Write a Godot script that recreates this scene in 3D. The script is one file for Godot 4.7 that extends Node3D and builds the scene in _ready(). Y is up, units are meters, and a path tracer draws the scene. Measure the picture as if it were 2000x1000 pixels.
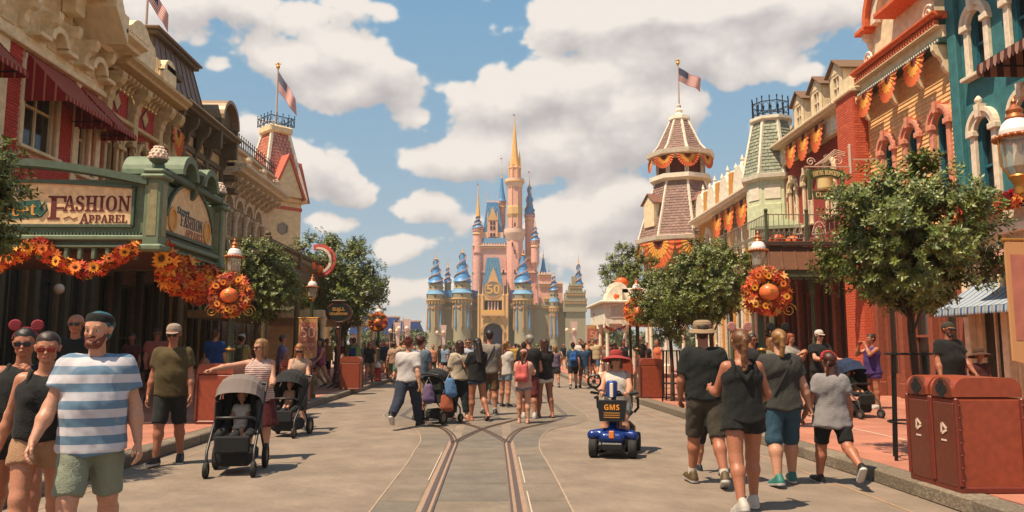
extends Node3D
# A shopping street that leads to a castle, on a sunny day.
func _ready():
	# ---- camera, sky, sun, exposure
	var cam := Camera3D.new()
	cam.name = "camera"
	cam.fov = 36.417
	cam.near = 0.1
	cam.far = 4000.0
	cam.position = Vector3(0, 1.5, 0)
	cam.rotation_degrees = Vector3(6.7536, -1.3848, 0)
	add_child(cam)
	cam.current = true
	var sun := DirectionalLight3D.new()
	sun.name = "sun"
	sun.light_energy = 1.3
	sun.light_color = Color(1.0, 0.92, 0.80)
	sun.light_angular_distance = 0.5
	sun.shadow_enabled = true
	add_child(sun)
	sun.look_at_from_position(Vector3(-0.39, 1.0, 0.27), Vector3.ZERO)
	var env := Environment.new()
	env.background_mode = Environment.BG_SKY
	env.sky = make_sky()
	env.background_energy_multiplier = 0.6
	env.tonemap_mode = Environment.TONE_MAPPER_LINEAR
	env.tonemap_exposure = 1.9
	env.sdfgi_enabled = true; env.ssao_enabled = true; env.ssil_enabled = true
	env.fog_enabled = true
	env.fog_density = 0.00045
	env.fog_light_color = Color(0.93, 0.9, 0.86)
	var we := WorldEnvironment.new()
	we.name = "sky"
	we.environment = env
	add_child(we)
	rng.seed = 7
	# ---- the setting, then the things, then the small things
	build_ground()
	make_kit()
	left_side()
	right_side()
	castle()
	street_things()
	people()
# ---------------------------------------------------------------- mesh builder
class MB:
	var v := PackedVector3Array()
	var n := PackedVector3Array()
	var c := PackedColorArray()
	var t := Transform3D.IDENTITY
	var col := Color.WHITE
	func tri(a: Vector3, b: Vector3, d: Vector3):
		a = t * a; b = t * b; d = t * d
		var k := (d - a).cross(b - a).normalized()
		v.append(a); v.append(b); v.append(d)
		for i in 3:
			n.append(k); c.append(col)
	func trin(a: Vector3, b: Vector3, d: Vector3, na: Vector3, nb: Vector3, nd: Vector3):
		v.append(t * a); v.append(t * b); v.append(t * d)
		n.append((t.basis * na).normalized()); n.append((t.basis * nb).normalized()); n.append((t.basis * nd).normalized())
		for i in 3: c.append(col)
	func quad(a: Vector3, b: Vector3, d: Vector3, e: Vector3):   # a b d e run clockwise seen from the front
		tri(a, b, d); tri(a, d, e)
	func box(p: Vector3, s: Vector3, bev := 0.0):   # p is the centre
		var h := s * 0.5
		if bev <= 0.0:
			_slab(p, h); return
		bev = minf(bev, minf(h.x, minf(h.y, h.z)) * 0.9)
		var i := h - Vector3.ONE * bev
		for ax in 3:
			for sg in [-1.0, 1.0]:
				var u := Vector3.ZERO; var w := Vector3.ZERO; var o := Vector3.ZERO
				o[ax] = sg * h[ax]; u[(ax + 1) % 3] = i[(ax + 1) % 3]; w[(ax + 2) % 3] = i[(ax + 2) % 3]
				if sg > 0: quad(p + o - u - w, p + o - u + w, p + o + u + w, p + o + u - w)
				else: quad(p + o - u - w, p + o + u - w, p + o + u + w, p + o - u + w)
		for ax in 3:
			var b := (ax + 1) % 3; var d := (ax + 2) % 3
			for sb in [-1.0, 1.0]:
				for sd in [-1.0, 1.0]:
					var l := Vector3.ZERO; l[ax] = i[ax]
					var q1 := Vector3.ZERO; q1[b] = sb * h[b]; q1[d] = sd * i[d]
					var q2 := Vector3.ZERO; q2[b] = sb * i[b]; q2[d] = sd * h[d]
					if sb * sd > 0: quad(p + q1 - l, p + q2 - l, p + q2 + l, p + q1 + l)
					else: quad(p + q1 - l, p + q1 + l, p + q2 + l, p + q2 - l)
		for sx in [-1.0, 1.0]:
			for sy in [-1.0, 1.0]:
				for sz in [-1.0, 1.0]:
					var a1 := p + Vector3(sx * h.x, sy * i.y, sz * i.z)
					var a2 := p + Vector3(sx * i.x, sy * h.y, sz * i.z)
					var a3 := p + Vector3(sx * i.x, sy * i.y, sz * h.z)
					if sx * sy * sz > 0: tri(a1, a3, a2)
					else: tri(a1, a2, a3)
	func _slab(p: Vector3, h: Vector3):
		for ax in 3:
			for sg in [-1.0, 1.0]:
				var u := Vector3.ZERO; var w := Vector3.ZERO; var o := Vector3.ZERO
				o[ax] = sg * h[ax]; u[(ax + 1) % 3] = h[(ax + 1) % 3]; w[(ax + 2) % 3] = h[(ax + 2) % 3]
				if sg > 0: quad(p + o - u - w, p + o - u + w, p + o + u + w, p + o + u - w)
				else: quad(p + o - u - w, p + o + u - w, p + o + u + w, p + o - u + w)
	func bar(a: Vector3, b: Vector3, w: float, d: float):   # a square bar between two points
		var y := (b - a); var l := y.length(); y /= l
		var x := y.cross(Vector3.FORWARD)
		if x.length() < 0.1: x = y.cross(Vector3.RIGHT)
		x = x.normalized()
		var keep := t
		t = t * Transform3D(Basis(x, y, x.cross(y)), (a + b) * 0.5)
		box(Vector3.ZERO, Vector3(w, l, d))
		t = keep
	func lathe(p: Vector3, prof: Array, seg := 12, arc := TAU, from := 0.0, flat := false):   # prof: [r, y] from the bottom up
		var m := prof.size()
		for i in m - 1:
			var r0: float = prof[i][0]; var y0: float = prof[i][1]; var r1: float = prof[i + 1][0]; var y1: float = prof[i + 1][1]
			var sl := Vector2(y1 - y0, r0 - r1)
			if sl.length() < 1e-9: continue
			sl = sl.normalized()
			for k in seg:
				var f0 := from + arc * k / seg; var f1 := from + arc * (k + 1) / seg
				var c0 := Vector3(sin(f0), 0, cos(f0)); var c1 := Vector3(sin(f1), 0, cos(f1))
				var a := p + c0 * r0 + Vector3(0, y0, 0); var b := p + c1 * r0 + Vector3(0, y0, 0)
				var d := p + c1 * r1 + Vector3(0, y1, 0); var e := p + c0 * r1 + Vector3(0, y1, 0)
				var n0 := c0 * sl.x + Vector3(0, sl.y, 0); var n1 := c1 * sl.x + Vector3(0, sl.y, 0)
				if flat:
					n0 = (n0 + n1).normalized(); n1 = n0
				if r0 > 1e-6: trin(a, d, b, n0, n1, n1)
				if r1 > 1e-6: trin(a, e, d, n0, n0, n1)
	func ball(p: Vector3, r: Vector3, seg := 10, rows := 6):
		var keep := t
		t = t * Transform3D(Basis.from_scale(r), p)
		var prof := []
		for i in rows + 1: prof.append([maxf(sin(PI * i / rows), 0.0) , -cos(PI * i / rows)])
		prof[0][0] = 0.0; prof[rows][0] = 0.0
		for i in rows:
			for k in seg:
				var f0 := TAU * k / seg; var f1 := TAU * (k + 1) / seg
				var a := Vector3(sin(f0) * prof[i][0], prof[i][1], cos(f0) * prof[i][0]); var b := Vector3(sin(f1) * prof[i][0], prof[i][1], cos(f1) * prof[i][0])
				var d := Vector3(sin(f1) * prof[i + 1][0], prof[i + 1][1], cos(f1) * prof[i + 1][0]); var e := Vector3(sin(f0) * prof[i + 1][0], prof[i + 1][1], cos(f0) * prof[i + 1][0])
				var q := r * r
				if i > 0: trin(a, d, b, a / q * r, d / q * r, b / q * r)
				if i < rows - 1: trin(a, e, d, a / q * r, e / q * r, d / q * r)
		t = keep
	func tube(pts: Array, rad, seg := 8, caps := true):   # rad: a number or one per point
		var m := pts.size()
		var rings := []
		var nr := []
		var side := Vector3.ZERO
		for i in m:
			var dir: Vector3 = (pts[mini(i + 1, m - 1)] - pts[maxi(i - 1, 0)]).normalized()
			if side == Vector3.ZERO:
				side = dir.cross(Vector3.UP)
				if side.length() < 0.2: side = dir.cross(Vector3.RIGHT)
			side = (side - dir * side.dot(dir)).normalized()
			var up := dir.cross(side)
			var ring := []; var rn := []
			var rr: float = rad[i] if rad is Array else rad
			for k in seg:
				var q := side * cos(TAU * k / seg) + up * sin(TAU * k / seg)
				ring.append(pts[i] + q * rr); rn.append(q)
			rings.append(ring); nr.append(rn)
		for i in m - 1:
			for k in seg:
				var j := (k + 1) % seg
				trin(rings[i][k], rings[i + 1][j], rings[i][j], nr[i][k], nr[i + 1][j], nr[i][j])
				trin(rings[i][k], rings[i + 1][k], rings[i + 1][j], nr[i][k], nr[i + 1][k], nr[i + 1][j])
		if caps:
			for k in range(1, seg - 1):
				tri(rings[0][0], rings[0][k], rings[0][k + 1])
				tri(rings[m - 1][0], rings[m - 1][k + 1], rings[m - 1][k])
	func prism(poly: Array, z0: float, z1: float):   # poly of Vector2 (x, y), extruded along z
		var pa := PackedVector2Array(poly)
		if Geometry2D.is_polygon_clockwise(pa): pa.reverse()
		var id := Geometry2D.triangulate_polygon(pa)
		for i in range(0, id.size(), 3):
			var a := pa[id[i]]; var b := pa[id[i + 1]]; var d := pa[id[i + 2]]
			if (b - a).cross(d - a) < 0:
				var k := b; b = d; d = k
			tri(Vector3(a.x, a.y, z1), Vector3(d.x, d.y, z1), Vector3(b.x, b.y, z1))
			tri(Vector3(a.x, a.y, z0), Vector3(b.x, b.y, z0), Vector3(d.x, d.y, z0))
		for i in pa.size():
			var a := pa[i]; var b := pa[(i + 1) % pa.size()]
			quad(Vector3(a.x, a.y, z1), Vector3(b.x, b.y, z1), Vector3(b.x, b.y, z0), Vector3(a.x, a.y, z0))
	func sweep(poly: Array, x0: float, x1: float):   # poly of (z, y) run along x: cornices, sills
		var keep := t
		t = t * Transform3D(Basis(Vector3(0, 0, 1), Vector3(0, 1, 0), Vector3(-1, 0, 0)), Vector3.ZERO)
		prism(poly, -x1, -x0)
		t = keep
	func mesh() -> ArrayMesh:
		var m := ArrayMesh.new()
		if v.size() == 0: return m
		var a := []
		a.resize(Mesh.ARRAY_MAX)
		a[Mesh.ARRAY_VERTEX] = v; a[Mesh.ARRAY_NORMAL] = n; a[Mesh.ARRAY_COLOR] = c
		m.add_surface_from_arrays(Mesh.PRIMITIVE_TRIANGLES, a)
		return m
# ---------------------------------------------------------------- names, things and parts
var counts := {}
var tex := {}
var mats := {}
var rng := RandomNumberGenerator.new()
func numbered(called: String) -> String:
	var k: int = counts.get(called, -1) + 1
	counts[called] = k
	return called if k == 0 else "%s_%03d" % [called, k]
func thing(called: String, label: String, category: String, at := Vector3.ZERO, turn := 0.0, group := "") -> Node3D:
	var o := Node3D.new()
	o.name = numbered(called)
	add_child(o)
	o.position = at
	o.rotation.y = deg_to_rad(turn)
	o.set_meta("label", label); o.set_meta("category", category)
	if group: o.set_meta("group", group)
	return o
func part(called: String, b, m: Material, parent: Node, at := Vector3.ZERO) -> MeshInstance3D:
	var o := MeshInstance3D.new()
	o.name = called
	o.mesh = b.mesh() if b is MB else b
	o.material_override = m
	o.position = at
	parent.add_child(o, true)
	return o
func struct(called: String, b, m: Material) -> MeshInstance3D:
	var o := part(numbered(called), b, m, self)
	o.set_meta("kind", "structure")
	return o
func boxp(called: String, p: Vector3, s: Vector3, m: Material, parent: Node, bev := 0.0) -> MeshInstance3D:
	var b := MB.new()
	b.box(p, s, bev)
	return part(called, b, m, parent)
# ---------------------------------------------------------------- materials
func noise_tex(key: String, lo: float, freq: float, oct: int, seed_: int, size := 512, contrast := 1.0, type := FastNoiseLite.TYPE_SIMPLEX_SMOOTH) -> ImageTexture:
	if tex.has(key): return tex[key]
	var f := FastNoiseLite.new()
	f.seed = seed_; f.frequency = freq; f.fractal_octaves = oct; f.noise_type = type
	var im := f.get_seamless_image(size, size)
	im.convert(Image.FORMAT_L8)
	var d := im.get_data()
	var lut := PackedByteArray()
	for i in 256:
		lut.append(int(255.0 * lerpf(lo, 1.0, clampf((i / 255.0 - 0.5) * contrast + 0.5, 0, 1))))
	for i in d.size(): d[i] = lut[d[i]]
	im = Image.create_from_data(size, size, false, Image.FORMAT_L8, d)
	im.convert(Image.FORMAT_RGB8)
	tex[key] = ImageTexture.create_from_image(im)
	return tex[key]
func bump_tex(key: String, freq: float, oct: int, seed_: int, strength: float) -> ImageTexture:
	if tex.has(key): return tex[key]
	var f := FastNoiseLite.new()
	f.seed = seed_; f.frequency = freq; f.fractal_octaves = oct
	var im := f.get_seamless_image(512, 512)
	im.convert(Image.FORMAT_RGBA8)
	im.bump_map_to_normal_map(strength)
	tex[key] = ImageTexture.create_from_image(im)
	return tex[key]
func grain(kind: String) -> ImageTexture:
	match kind:
		"fine": return noise_tex("fine", 0.88, 0.09, 3, 11, 512, 1.5)
		"worn": return noise_tex("worn", 0.87, 0.012, 6, 21, 512, 1.3)
		"stone": return noise_tex("stone", 0.74, 0.03, 5, 31, 512, 1.4)
		"cloth": return noise_tex("cloth", 0.86, 0.3, 2, 41, 256, 1.4)
		"hairs": return noise_tex("hairs", 0.4, 0.07, 3, 71, 512, 2.2)
		"road": return road_tex()
		"patch": return noise_tex("patch", 0.8, 0.006, 6, 61, 512, 2.0)
	return noise_tex("fine", 0.88, 0.09, 3, 11)
func road_tex() -> ImageTexture:   # trodden concrete: speckle, stains and hair cracks
	if tex.has("road"): return tex["road"]
	var im := []
	for q in [[0.32, 2, FastNoiseLite.FRACTAL_FBM], [0.006, 5, FastNoiseLite.FRACTAL_FBM], [0.006, 4, FastNoiseLite.FRACTAL_RIDGED]]:
		var f := FastNoiseLite.new()
		f.seed = 51 + im.size(); f.frequency = q[0]; f.fractal_octaves = q[1]; f.fractal_type = q[2]
		var g := f.get_seamless_image(1024, 1024)
		g.convert(Image.FORMAT_L8)
		im.append(g.get_data())
	var a: PackedByteArray = im[0]; var b: PackedByteArray = im[1]; var c: PackedByteArray = im[2]
	for i in a.size():
		var v := 0.78 + 0.14 * a[i] / 255.0 + 0.17 * (b[i] / 255.0 - 0.5)
		if c[i] > 243: v *= 0.86
		a[i] = clampi(int(v * 255.0), 0, 255)
	var o := Image.create_from_data(1024, 1024, false, Image.FORMAT_L8, a)
	o.convert(Image.FORMAT_RGB8)
	tex["road"] = ImageTexture.create_from_image(o)
	return tex["road"]
# a plain painted, stone or cloth surface: sRGB colour, roughness, grain of the surface, its size in metres
func mat(key: String, col: Color, rough := 0.7, kind := "fine", size := 1.0, metal := 0.0, bump := 0.0) -> StandardMaterial3D:
	if mats.has(key): return mats[key]
	var m := StandardMaterial3D.new()
	m.albedo_color = Color(minf(col.r * 1.1, 0.93), minf(col.g * 1.1, 0.93), minf(col.b * 1.1, 0.93)) if not key.begins_with("cloth") else col
	m.roughness = rough
	m.metallic = metal
	if kind != "":
		m.albedo_texture = grain(kind)
		m.uv1_triplanar = true
		m.uv1_world_triplanar = true
		m.uv1_scale = Vector3.ONE / size
		if bump > 0.0:
			m.normal_enabled = true
			m.normal_texture = bump_tex("bump", 0.05, 4, 77, 6.0)
			m.normal_scale = bump
	mats[key] = m
	return m
func vmat(key: String, rough := 0.8, kind := "fine", size := 0.5) -> StandardMaterial3D:   # colours of the parts from the vertices
	if mats.has(key): return mats[key]
	var m := mat(key, Color.WHITE, rough, kind, size)
	m.vertex_color_use_as_albedo = true
	return m
func lin(r: float, g: float, b: float) -> Color:
	return Color(r, g, b).srgb_to_linear()
func glass(key: String, col: Color, alpha: float) -> StandardMaterial3D:
	if mats.has(key): return mats[key]
	var m := StandardMaterial3D.new()
	m.albedo_color = Color(col, alpha)
	m.transparency = BaseMaterial3D.TRANSPARENCY_ALPHA
	m.roughness = 0.05
	mats[key] = m
	return m
# ---------------------------------------------------------------- sky
func cam_ray(px: float, py: float) -> Vector3:   # where in the sky a cloud stands
	var b := Basis.from_euler(Vector3(deg_to_rad(6.7536), deg_to_rad(-1.3848), 0))
	return (b * Vector3(px - 1000.0, 500.0 - py, -1520.0)).normalized()
const CLOUDS := [
	# x, y, half width, half height, strength
	[300, 20, 190, 55, .8], [480, 15, 150, 40, .75], [215, 70, 70, 40, .6], [690, 10, 90, 30, .6],
	[520, 105, 80, 42, .75], [640, 95, 70, 38, .7], [690, 120, 90, 70, 1.1], [765, 165, 85, 48, 1.0], [650, 195, 130, 36, .9], [570, 140, 80, 45, .8],
	[300, 85, 40, 22, .8], [425, 125, 25, 12, .7], [470, 255, 60, 36, .8], [520, 300, 90, 50, .9],
	[610, 330, 75, 48, 1.0], [655, 365, 80, 45, 1.1], [640, 445, 55, 24, .9], [690, 395, 40, 26, .7],
	[795, 240, 55, 26, .85], [835, 402, 68, 38, 1.0], [785, 485, 68, 28, .85], [900, 440, 60, 26, .6], [880, 470, 90, 22, .5],
	[930, 215, 80, 60, .9], [1010, 185, 90, 66, 1.1], [1110, 190, 120, 80, 1.15], [1210, 200, 130, 80, 1.1], [870, 315, 110, 36, 1.0], [1010, 300, 160, 55, 1.15], [1160, 290, 130, 60, 1.1], [1260, 250, 90, 70, 1.0], [1330, 215, 60, 46, .9],
	[1090, 40, 80, 46, .9], [1200, 50, 130, 60, 1.0], [1330, 35, 150, 55, 1.1], [1420, 110, 140, 62, 1.1], [1290, 110, 110, 52, 1.0], [1530, 30, 140, 50, .9], [1640, 20, 110, 40, .8], [1370, 10, 300, 30, .9],
	[1180, 385, 100, 42, 1.0], [1120, 430, 130, 46, 1.0], [1230, 440, 110, 52, .9], [1140, 500, 130, 40, .8], [1240, 375, 60, 36, .8],
	[1490, 262, 32, 36, .8], [1580, 135, 46, 22, .65], [975, 55, 34, 20, .3], [700, 440, 30, 20, .4], [740, 560, 130, 30, .45], [1180, 570, 140, 34, .6], [880, 560, 140, 26, .4], [420, 330, 120, 60, .7]]
func make_sky() -> Sky:
	const W := 4096
	const H := 2048
	var lo_w := 1024
	var lo_h := 256   # the half above the horizon
	var dens := PackedFloat32Array()
	dens.resize(lo_w * lo_h)
	var deg := lo_w / 360.0
	var list := []
	for q in CLOUDS:
		var d := cam_ray(q[0], q[1])
		list.append([rad_to_deg(atan2(d.x, -d.z)), rad_to_deg(asin(d.y)), q[2] * 0.0375, q[3] * 0.0375, q[4]])
	var r := RandomNumberGenerator.new()
	r.seed = 5
	for i in 150:   # the sky goes on outside the picture as it is inside
		var az := r.randf_range(38, 322); var el := rad_to_deg(asin(r.randf_range(0.05, 0.85)))
		for j in 4:
			list.append([az + r.randf_range(-6, 6), el + r.randf_range(-1.5, 1.5), r.randf_range(2.5, 5.5) / cos(deg_to_rad(el)), r.randf_range(1.2, 2.6), r.randf_range(.6, 1.1)])
	for i in 14:
		list.append([r.randf_range(-40, 40), r.randf_range(36, 70), r.randf_range(8, 16), r.randf_range(2, 4), r.randf_range(.6, 1.1)])
	for q in list:
		var cx: float = (q[0] + 180.0) * deg; var cy: float = q[1] * deg
		var rx: float = q[2] * deg * 1.35; var ry: float = q[3] * deg * 1.35
		var s: float = q[4]
		for y in range(maxi(0, int(cy - ry)), mini(lo_h, int(cy + ry) + 2)):
			var dy := (y + 0.5 - cy) / ry
			for x in range(int(cx - rx), int(cx + rx) + 2):
				var dx := (x + 0.5 - cx) / rx
				var k := 1.0 - dx * dx - dy * dy
				if k > 0.0:
					var at := y * lo_w + posmod(x, lo_w)
					dens[at] = dens[at] + s * k * k * (1.0 - 0.18 * dens[at])
	var n1 := FastNoiseLite.new()
	n1.seed = 3; n1.frequency = 0.11; n1.fractal_octaves = 6; n1.fractal_gain = 0.55
	var n2 := FastNoiseLite.new()
	n2.seed = 9; n2.frequency = 0.30; n2.noise_type = FastNoiseLite.TYPE_CELLULAR; n2.cellular_return_type = FastNoiseLite.RETURN_DISTANCE; n2.fractal_octaves = 5; n2.fractal_gain = 0.55
	var low := sky_patch(dens, lo_w, lo_h, n1, n2, -180, 180, 0, 90, 1024, 256)
	low.resize(W, H / 2, Image.INTERPOLATE_BILINEAR)
	var near := sky_patch(dens, lo_w, lo_h, n1, n2, -36, 36, 0, 33, 1024, 512)   # finer where the picture looks
	near.resize(int(72.0 / 360.0 * W), 376, Image.INTERPOLATE_BILINEAR)
	low.blit_rect(near, Rect2i(0, 0, near.get_width(), 376), Vector2i(int((180.0 - 36.0) / 360.0 * W), H / 2 - 376))
	var im := Image.create(W, H, false, Image.FORMAT_RGB8)
	im.fill(Color(0.60, 0.56, 0.52))
	# a panorama starts at the street's direction
	im.blit_rect(low, Rect2i(W / 2, 0, W / 2, H / 2), Vector2i(0, 0))
	im.blit_rect(low, Rect2i(0, 0, W / 2, H / 2), Vector2i(W / 2, 0))
	var pm := PanoramaSkyMaterial.new()
	pm.panorama = ImageTexture.create_from_image(im)
	var s := Sky.new()
	s.sky_material = pm
	return s
func sky_patch(dens: PackedFloat32Array, lw: int, lh: int, n1: FastNoiseLite, n2: FastNoiseLite, a0: float, a1: float, e0: float, e1: float, w: int, h: int) -> Image:
	var out := PackedByteArray()
	out.resize(w * h * 3)
	var deg := lw / 360.0
	for y in h:
		var el := lerpf(e1, e0, (y + 0.5) / h)
		var ce := cos(deg_to_rad(el))
		var t := pow(clampf(el / 42.0, 0, 1), 0.62)
		var sr := lerpf(0.74, 0.33, t); var sg := lerpf(0.765, 0.56, t); var sb := lerpf(0.77, 0.735, t)
		for x in w:
			var az := lerpf(a0, a1, (x + 0.5) / w)
			var ca := az * 0.0174533
			var px := sin(ca) * 57.3 * ce; var pz := cos(ca) * 57.3 * ce
			var q1 := n1.get_noise_3d(px, el * 1.25, pz)
			var q2 := -0.45 - n2.get_noise_3d(px + q1 * 1.2, el * 1.3, pz)
			var wx := (az + 180.0 + q1 * 0.8) * deg - 0.5
			var wy := (el + q1 * 0.9) * deg - 0.5
			var d := 0.0; var dl := 0.0
			for pass_ in 2:
				var sx := wx - pass_ * 1.6; var sy := wy + pass_ * 3.4
				var ix := int(floor(sx)); var iy := clampi(int(floor(sy)), 0, lh - 2)
				var fx := sx - ix; var fy := clampf(sy - iy, 0, 1)
				var i0 := posmod(ix, lw); var i1 := posmod(ix + 1, lw)
				var r0 := iy * lw; var r1 := r0 + lw
				var val := (dens[r0 + i0] * (1 - fx) + dens[r0 + i1] * fx) * (1 - fy) + (dens[r1 + i0] * (1 - fx) + dens[r1 + i1] * fx) * fy
				if pass_ == 0: d = val
				else: dl = val
			var m := d * 1.15 + q1 * 0.35 + q2 * 1.5 - 0.30 - 0.14 * (1.0 - clampf(d * 5.0, 0.0, 1.0))
			var a := clampf(m / 0.26, 0.0, 1.0)
			a = a * a * (3.0 - 2.0 * a)
			# tops towards the sun are bright, the thick undersides grey
			var lit := clampf(0.70 + (d - dl) * 0.8 + q1 * 0.25 + q2 * 1.5 - 0.12 * d, 0.0, 1.0)
			var cr := lerpf(0.71, 0.925, lit); var cg := lerpf(0.685, 0.885, lit); var cb := lerpf(0.685, 0.85, lit)
			a *= 0.96
			var o := (y * w + x) * 3
			out[o] = int(255.0 * lerpf(sr, cr, a)); out[o + 1] = int(255.0 * lerpf(sg, cg, a)); out[o + 2] = int(255.0 * lerpf(sb, cb, a))
	return Image.create_from_data(w, h, false, Image.FORMAT_RGB8, out)
# ---------------------------------------------------------------- ground, road, rails, kerbs, pavements
func kerb_r(d: float) -> float:   # the right kerb comes in a little down the street
	return 4.3 if d < 9.0 else lerpf(4.3, 3.62, clampf((d - 9.0) / 23.0, 0, 1))
func ribbon(b: MB, pts: Array, w: float, y: float, y0 := 1e9):   # a flat strip of width w along ground points (x, depth)
	for i in pts.size() - 1:
		var a: Vector2 = pts[i]; var c: Vector2 = pts[i + 1]
		var s0: Vector2 = (c - pts[maxi(i - 1, 0)]).normalized().orthogonal() * w * 0.5
		var s1: Vector2 = (pts[mini(i + 2, pts.size() - 1)] - a).normalized().orthogonal() * w * 0.5
		var q := [a - s0, a + s0, c + s1, c - s1]
		var p := []
		for k in q: p.append(Vector3(k.x, y, -k.y))
		if (p[2] - p[0]).cross(p[1] - p[0]).y > 0: b.quad(p[0], p[1], p[2], p[3])
		else: b.quad(p[3], p[2], p[1], p[0])
		if y0 < 1e8:   # and its two sides
			for e in [[0, 3], [1, 2]]:
				var m0: Vector3 = p[e[0]]; var m1: Vector3 = p[e[1]]
				b.quad(m0, m1, Vector3(m1.x, y0, m1.z), Vector3(m0.x, y0, m0.z))
func smooth_pts(p: Array, n := 6) -> Array:
	var out := []
	for i in p.size() - 1:
		for k in n:
			out.append((p[i] as Vector2).cubic_interpolate(p[i + 1], p[maxi(i - 1, 0)], p[mini(i + 2, p.size() - 1)], float(k) / n))
	out.append(p[-1])
	return out
func build_ground():
	var b := MB.new()
	b.quad(Vector3(-900, -0.03, 60), Vector3(-900, -0.03, -1500), Vector3(900, -0.03, -1500), Vector3(900, -0.03, 60))
	struct("ground", b, mat("ground", Color(0.50, 0.45, 0.36), 0.95, "patch", 12.0))
	b = MB.new()
	b.quad(Vector3(-5.2, 0, 12), Vector3(-5.2, 0, -62), Vector3(5.0, 0, -62), Vector3(5.0, 0, 12))
	struct("road", b, mat("road", Color(0.52, 0.455, 0.395), 0.9, "road", 5.6, 0, 0.25))
	b = MB.new()
	b.quad(Vector3(-70, -0.01, -58), Vector3(-70, -0.01, -150), Vector3(70, -0.01, -150), Vector3(70, -0.01, -58))
	struct("plaza", b, mat("plaza", Color(0.60, 0.50, 0.43), 0.9, "patch", 4.0))
	# the track bed: slabs of other concrete round the rails, each a hand's breadth from the next
	var bed := Node3D.new()
	bed.name = "track_bed"; bed.set_meta("kind", "structure")
	add_child(bed)
	var tones := [mat("bed0", Color(0.45, 0.405, 0.36), 0.9, "road", 4.4, 0, 0.25), mat("bed1", Color(0.475, 0.42, 0.365), 0.9, "road", 5.2, 0, 0.25), mat("bed2", Color(0.43, 0.395, 0.355), 0.9, "road", 3.6, 0, 0.25), mat("bed3", Color(0.495, 0.44, 0.38), 0.92, "road", 4.8, 0, 0.25)]
	var left_edge := [Vector2(-1.13, -4), Vector2(-1.13, 7.4), Vector2(-1.12, 10.3), Vector2(-1.15, 11.7), Vector2(-1.18, 13.05), Vector2(-1.41, 14.6), Vector2(-1.9, 16.0), Vector2(-2.38, 17.4), Vector2(-2.5, 19), Vector2(-2.5, 24), Vector2(-2.5, 60)]
	var right_edge := [Vector2(0.74, -4), Vector2(0.74, 7.4), Vector2(0.72, 10.3), Vector2(0.70, 11.7), Vector2(0.78, 13.05), Vector2(1.05, 14.6), Vector2(1.6, 15.6), Vector2(2.05, 17.0), Vector2(2.12, 19), Vector2(2.09, 24), Vector2(2.09, 60)]
	var le := smooth_pts(left_edge); var re := smooth_pts(right_edge)
	var at := func(e: Array, d: float) -> float:
		for i in e.size() - 1:
			if e[i + 1].y >= d: return lerpf(e[i].x, e[i + 1].x, clampf((d - e[i].y) / maxf(e[i + 1].y - e[i].y, 1e-4), 0, 1))
		return e[-1].x
	var cuts := [-3.9, 1.2, 5.0, 7.9, 8.9, 9.85, 11.3, 12.1, 14.0, 15.5, 17.0, 20.0, 24.0, 29.0, 36.0, 46.0, 58.0]
	for i in cuts.size() - 1:
		for side in 3:
			var m := MB.new()
			var d: float = cuts[i] + 0.004
			while d < cuts[i + 1] - 0.01:
				var d2 := minf(d + 0.5, cuts[i + 1] - 0.004)
				var q := []
				for dd in [d, d2]:
					var l: float = at.call(le, dd); var r: float = at.call(re, dd)
					var m0 := -0.63; var m1 := 0.25
					if side == 0: q.append(Vector2(l, m0 - 0.09))
					elif side == 1: q.append(Vector2(m0 + 0.09, m1 - 0.09))
					else: q.append(Vector2(m1 + 0.09, r))
				b = m
				var y := 0.004
				if d < 12.6 or side != 1 or true:
					b.quad(Vector3(q[0].x, y, -d), Vector3(q[1].x, y, -d2), Vector3(q[1].y, y, -d2), Vector3(q[0].y, y, -d))
				d = d2
			part("slab", m, tones[rng.randi() % 4], bed)
	var seam := mat("bed_edge", Color(0.60, 0.52, 0.44), 0.9, "worn", 0.8)
	for e in [le, re]:
		var m := MB.new()
		ribbon(m, e, 0.016, 0.0085)
		part("seam", m, seam, bed)
	for x in [-0.63, 0.25]:   # concrete fill along the straight rails
		var m := MB.new()
		ribbon(m, [Vector2(x, -4), Vector2(x, 12.9)], 0.15, 0.0055)
		part("rail_fill", m, mat("rail_fill", Color(0.55, 0.45, 0.375), 0.9, "worn", 0.5), bed)
	# the rails: steel heads beside an open groove
	var paths := [
		[[-0.63, -4], [-0.63, 6], [-0.63, 12.2], [-0.60, 12.9], [-0.20, 14.85], [0.36, 16.4], [0.72, 17.6], [0.76, 19], [0.76, 26], [0.76, 60]],
		[[0.25, -4], [0.25, 6], [0.25, 12.2], [0.22, 12.9], [-0.20, 14.85], [-0.75, 16.4], [-1.10, 17.6], [-1.15, 19], [-1.15, 26], [-1.15, 60]],
		[[-0.64, 12.6], [-0.72, 13.6], [-0.93, 14.75], [-1.24, 15.6], [-1.98, 17.5], [-2.05, 18.4], [-2.05, 24], [-2.05, 60]],
		[[0.26, 12.6], [0.36, 13.7], [0.60, 14.9], [1.12, 15.9], [1.60, 17.3], [1.66, 18.2], [1.64, 24], [1.64, 60]]]
	for k in 4:
		var p := []
		for q in paths[k]: p.append(Vector2(q[0], q[1]))
		p = smooth_pts(p)
		var s := -1.0 if k in [0, 2] else 1.0
		var tr := thing("rail", ["tramway rail crossing the junction towards the white porch side", "tramway rail crossing the junction towards the oval sign side", "outer rail of the siding that curves off towards the oval sign", "outer rail of the siding that curves off towards the white porch"][k], "rail", Vector3.ZERO, 0, "tramway rails")
		var head := MB.new()
		ribbon(head, p, 0.05, 0.013, 0.0)
		part("rail_head", head, mat("rail", Color(0.40, 0.32, 0.28), 0.4, "worn", 0.4, 0.55), tr)
		var gr := MB.new()
		var off := []
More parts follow.
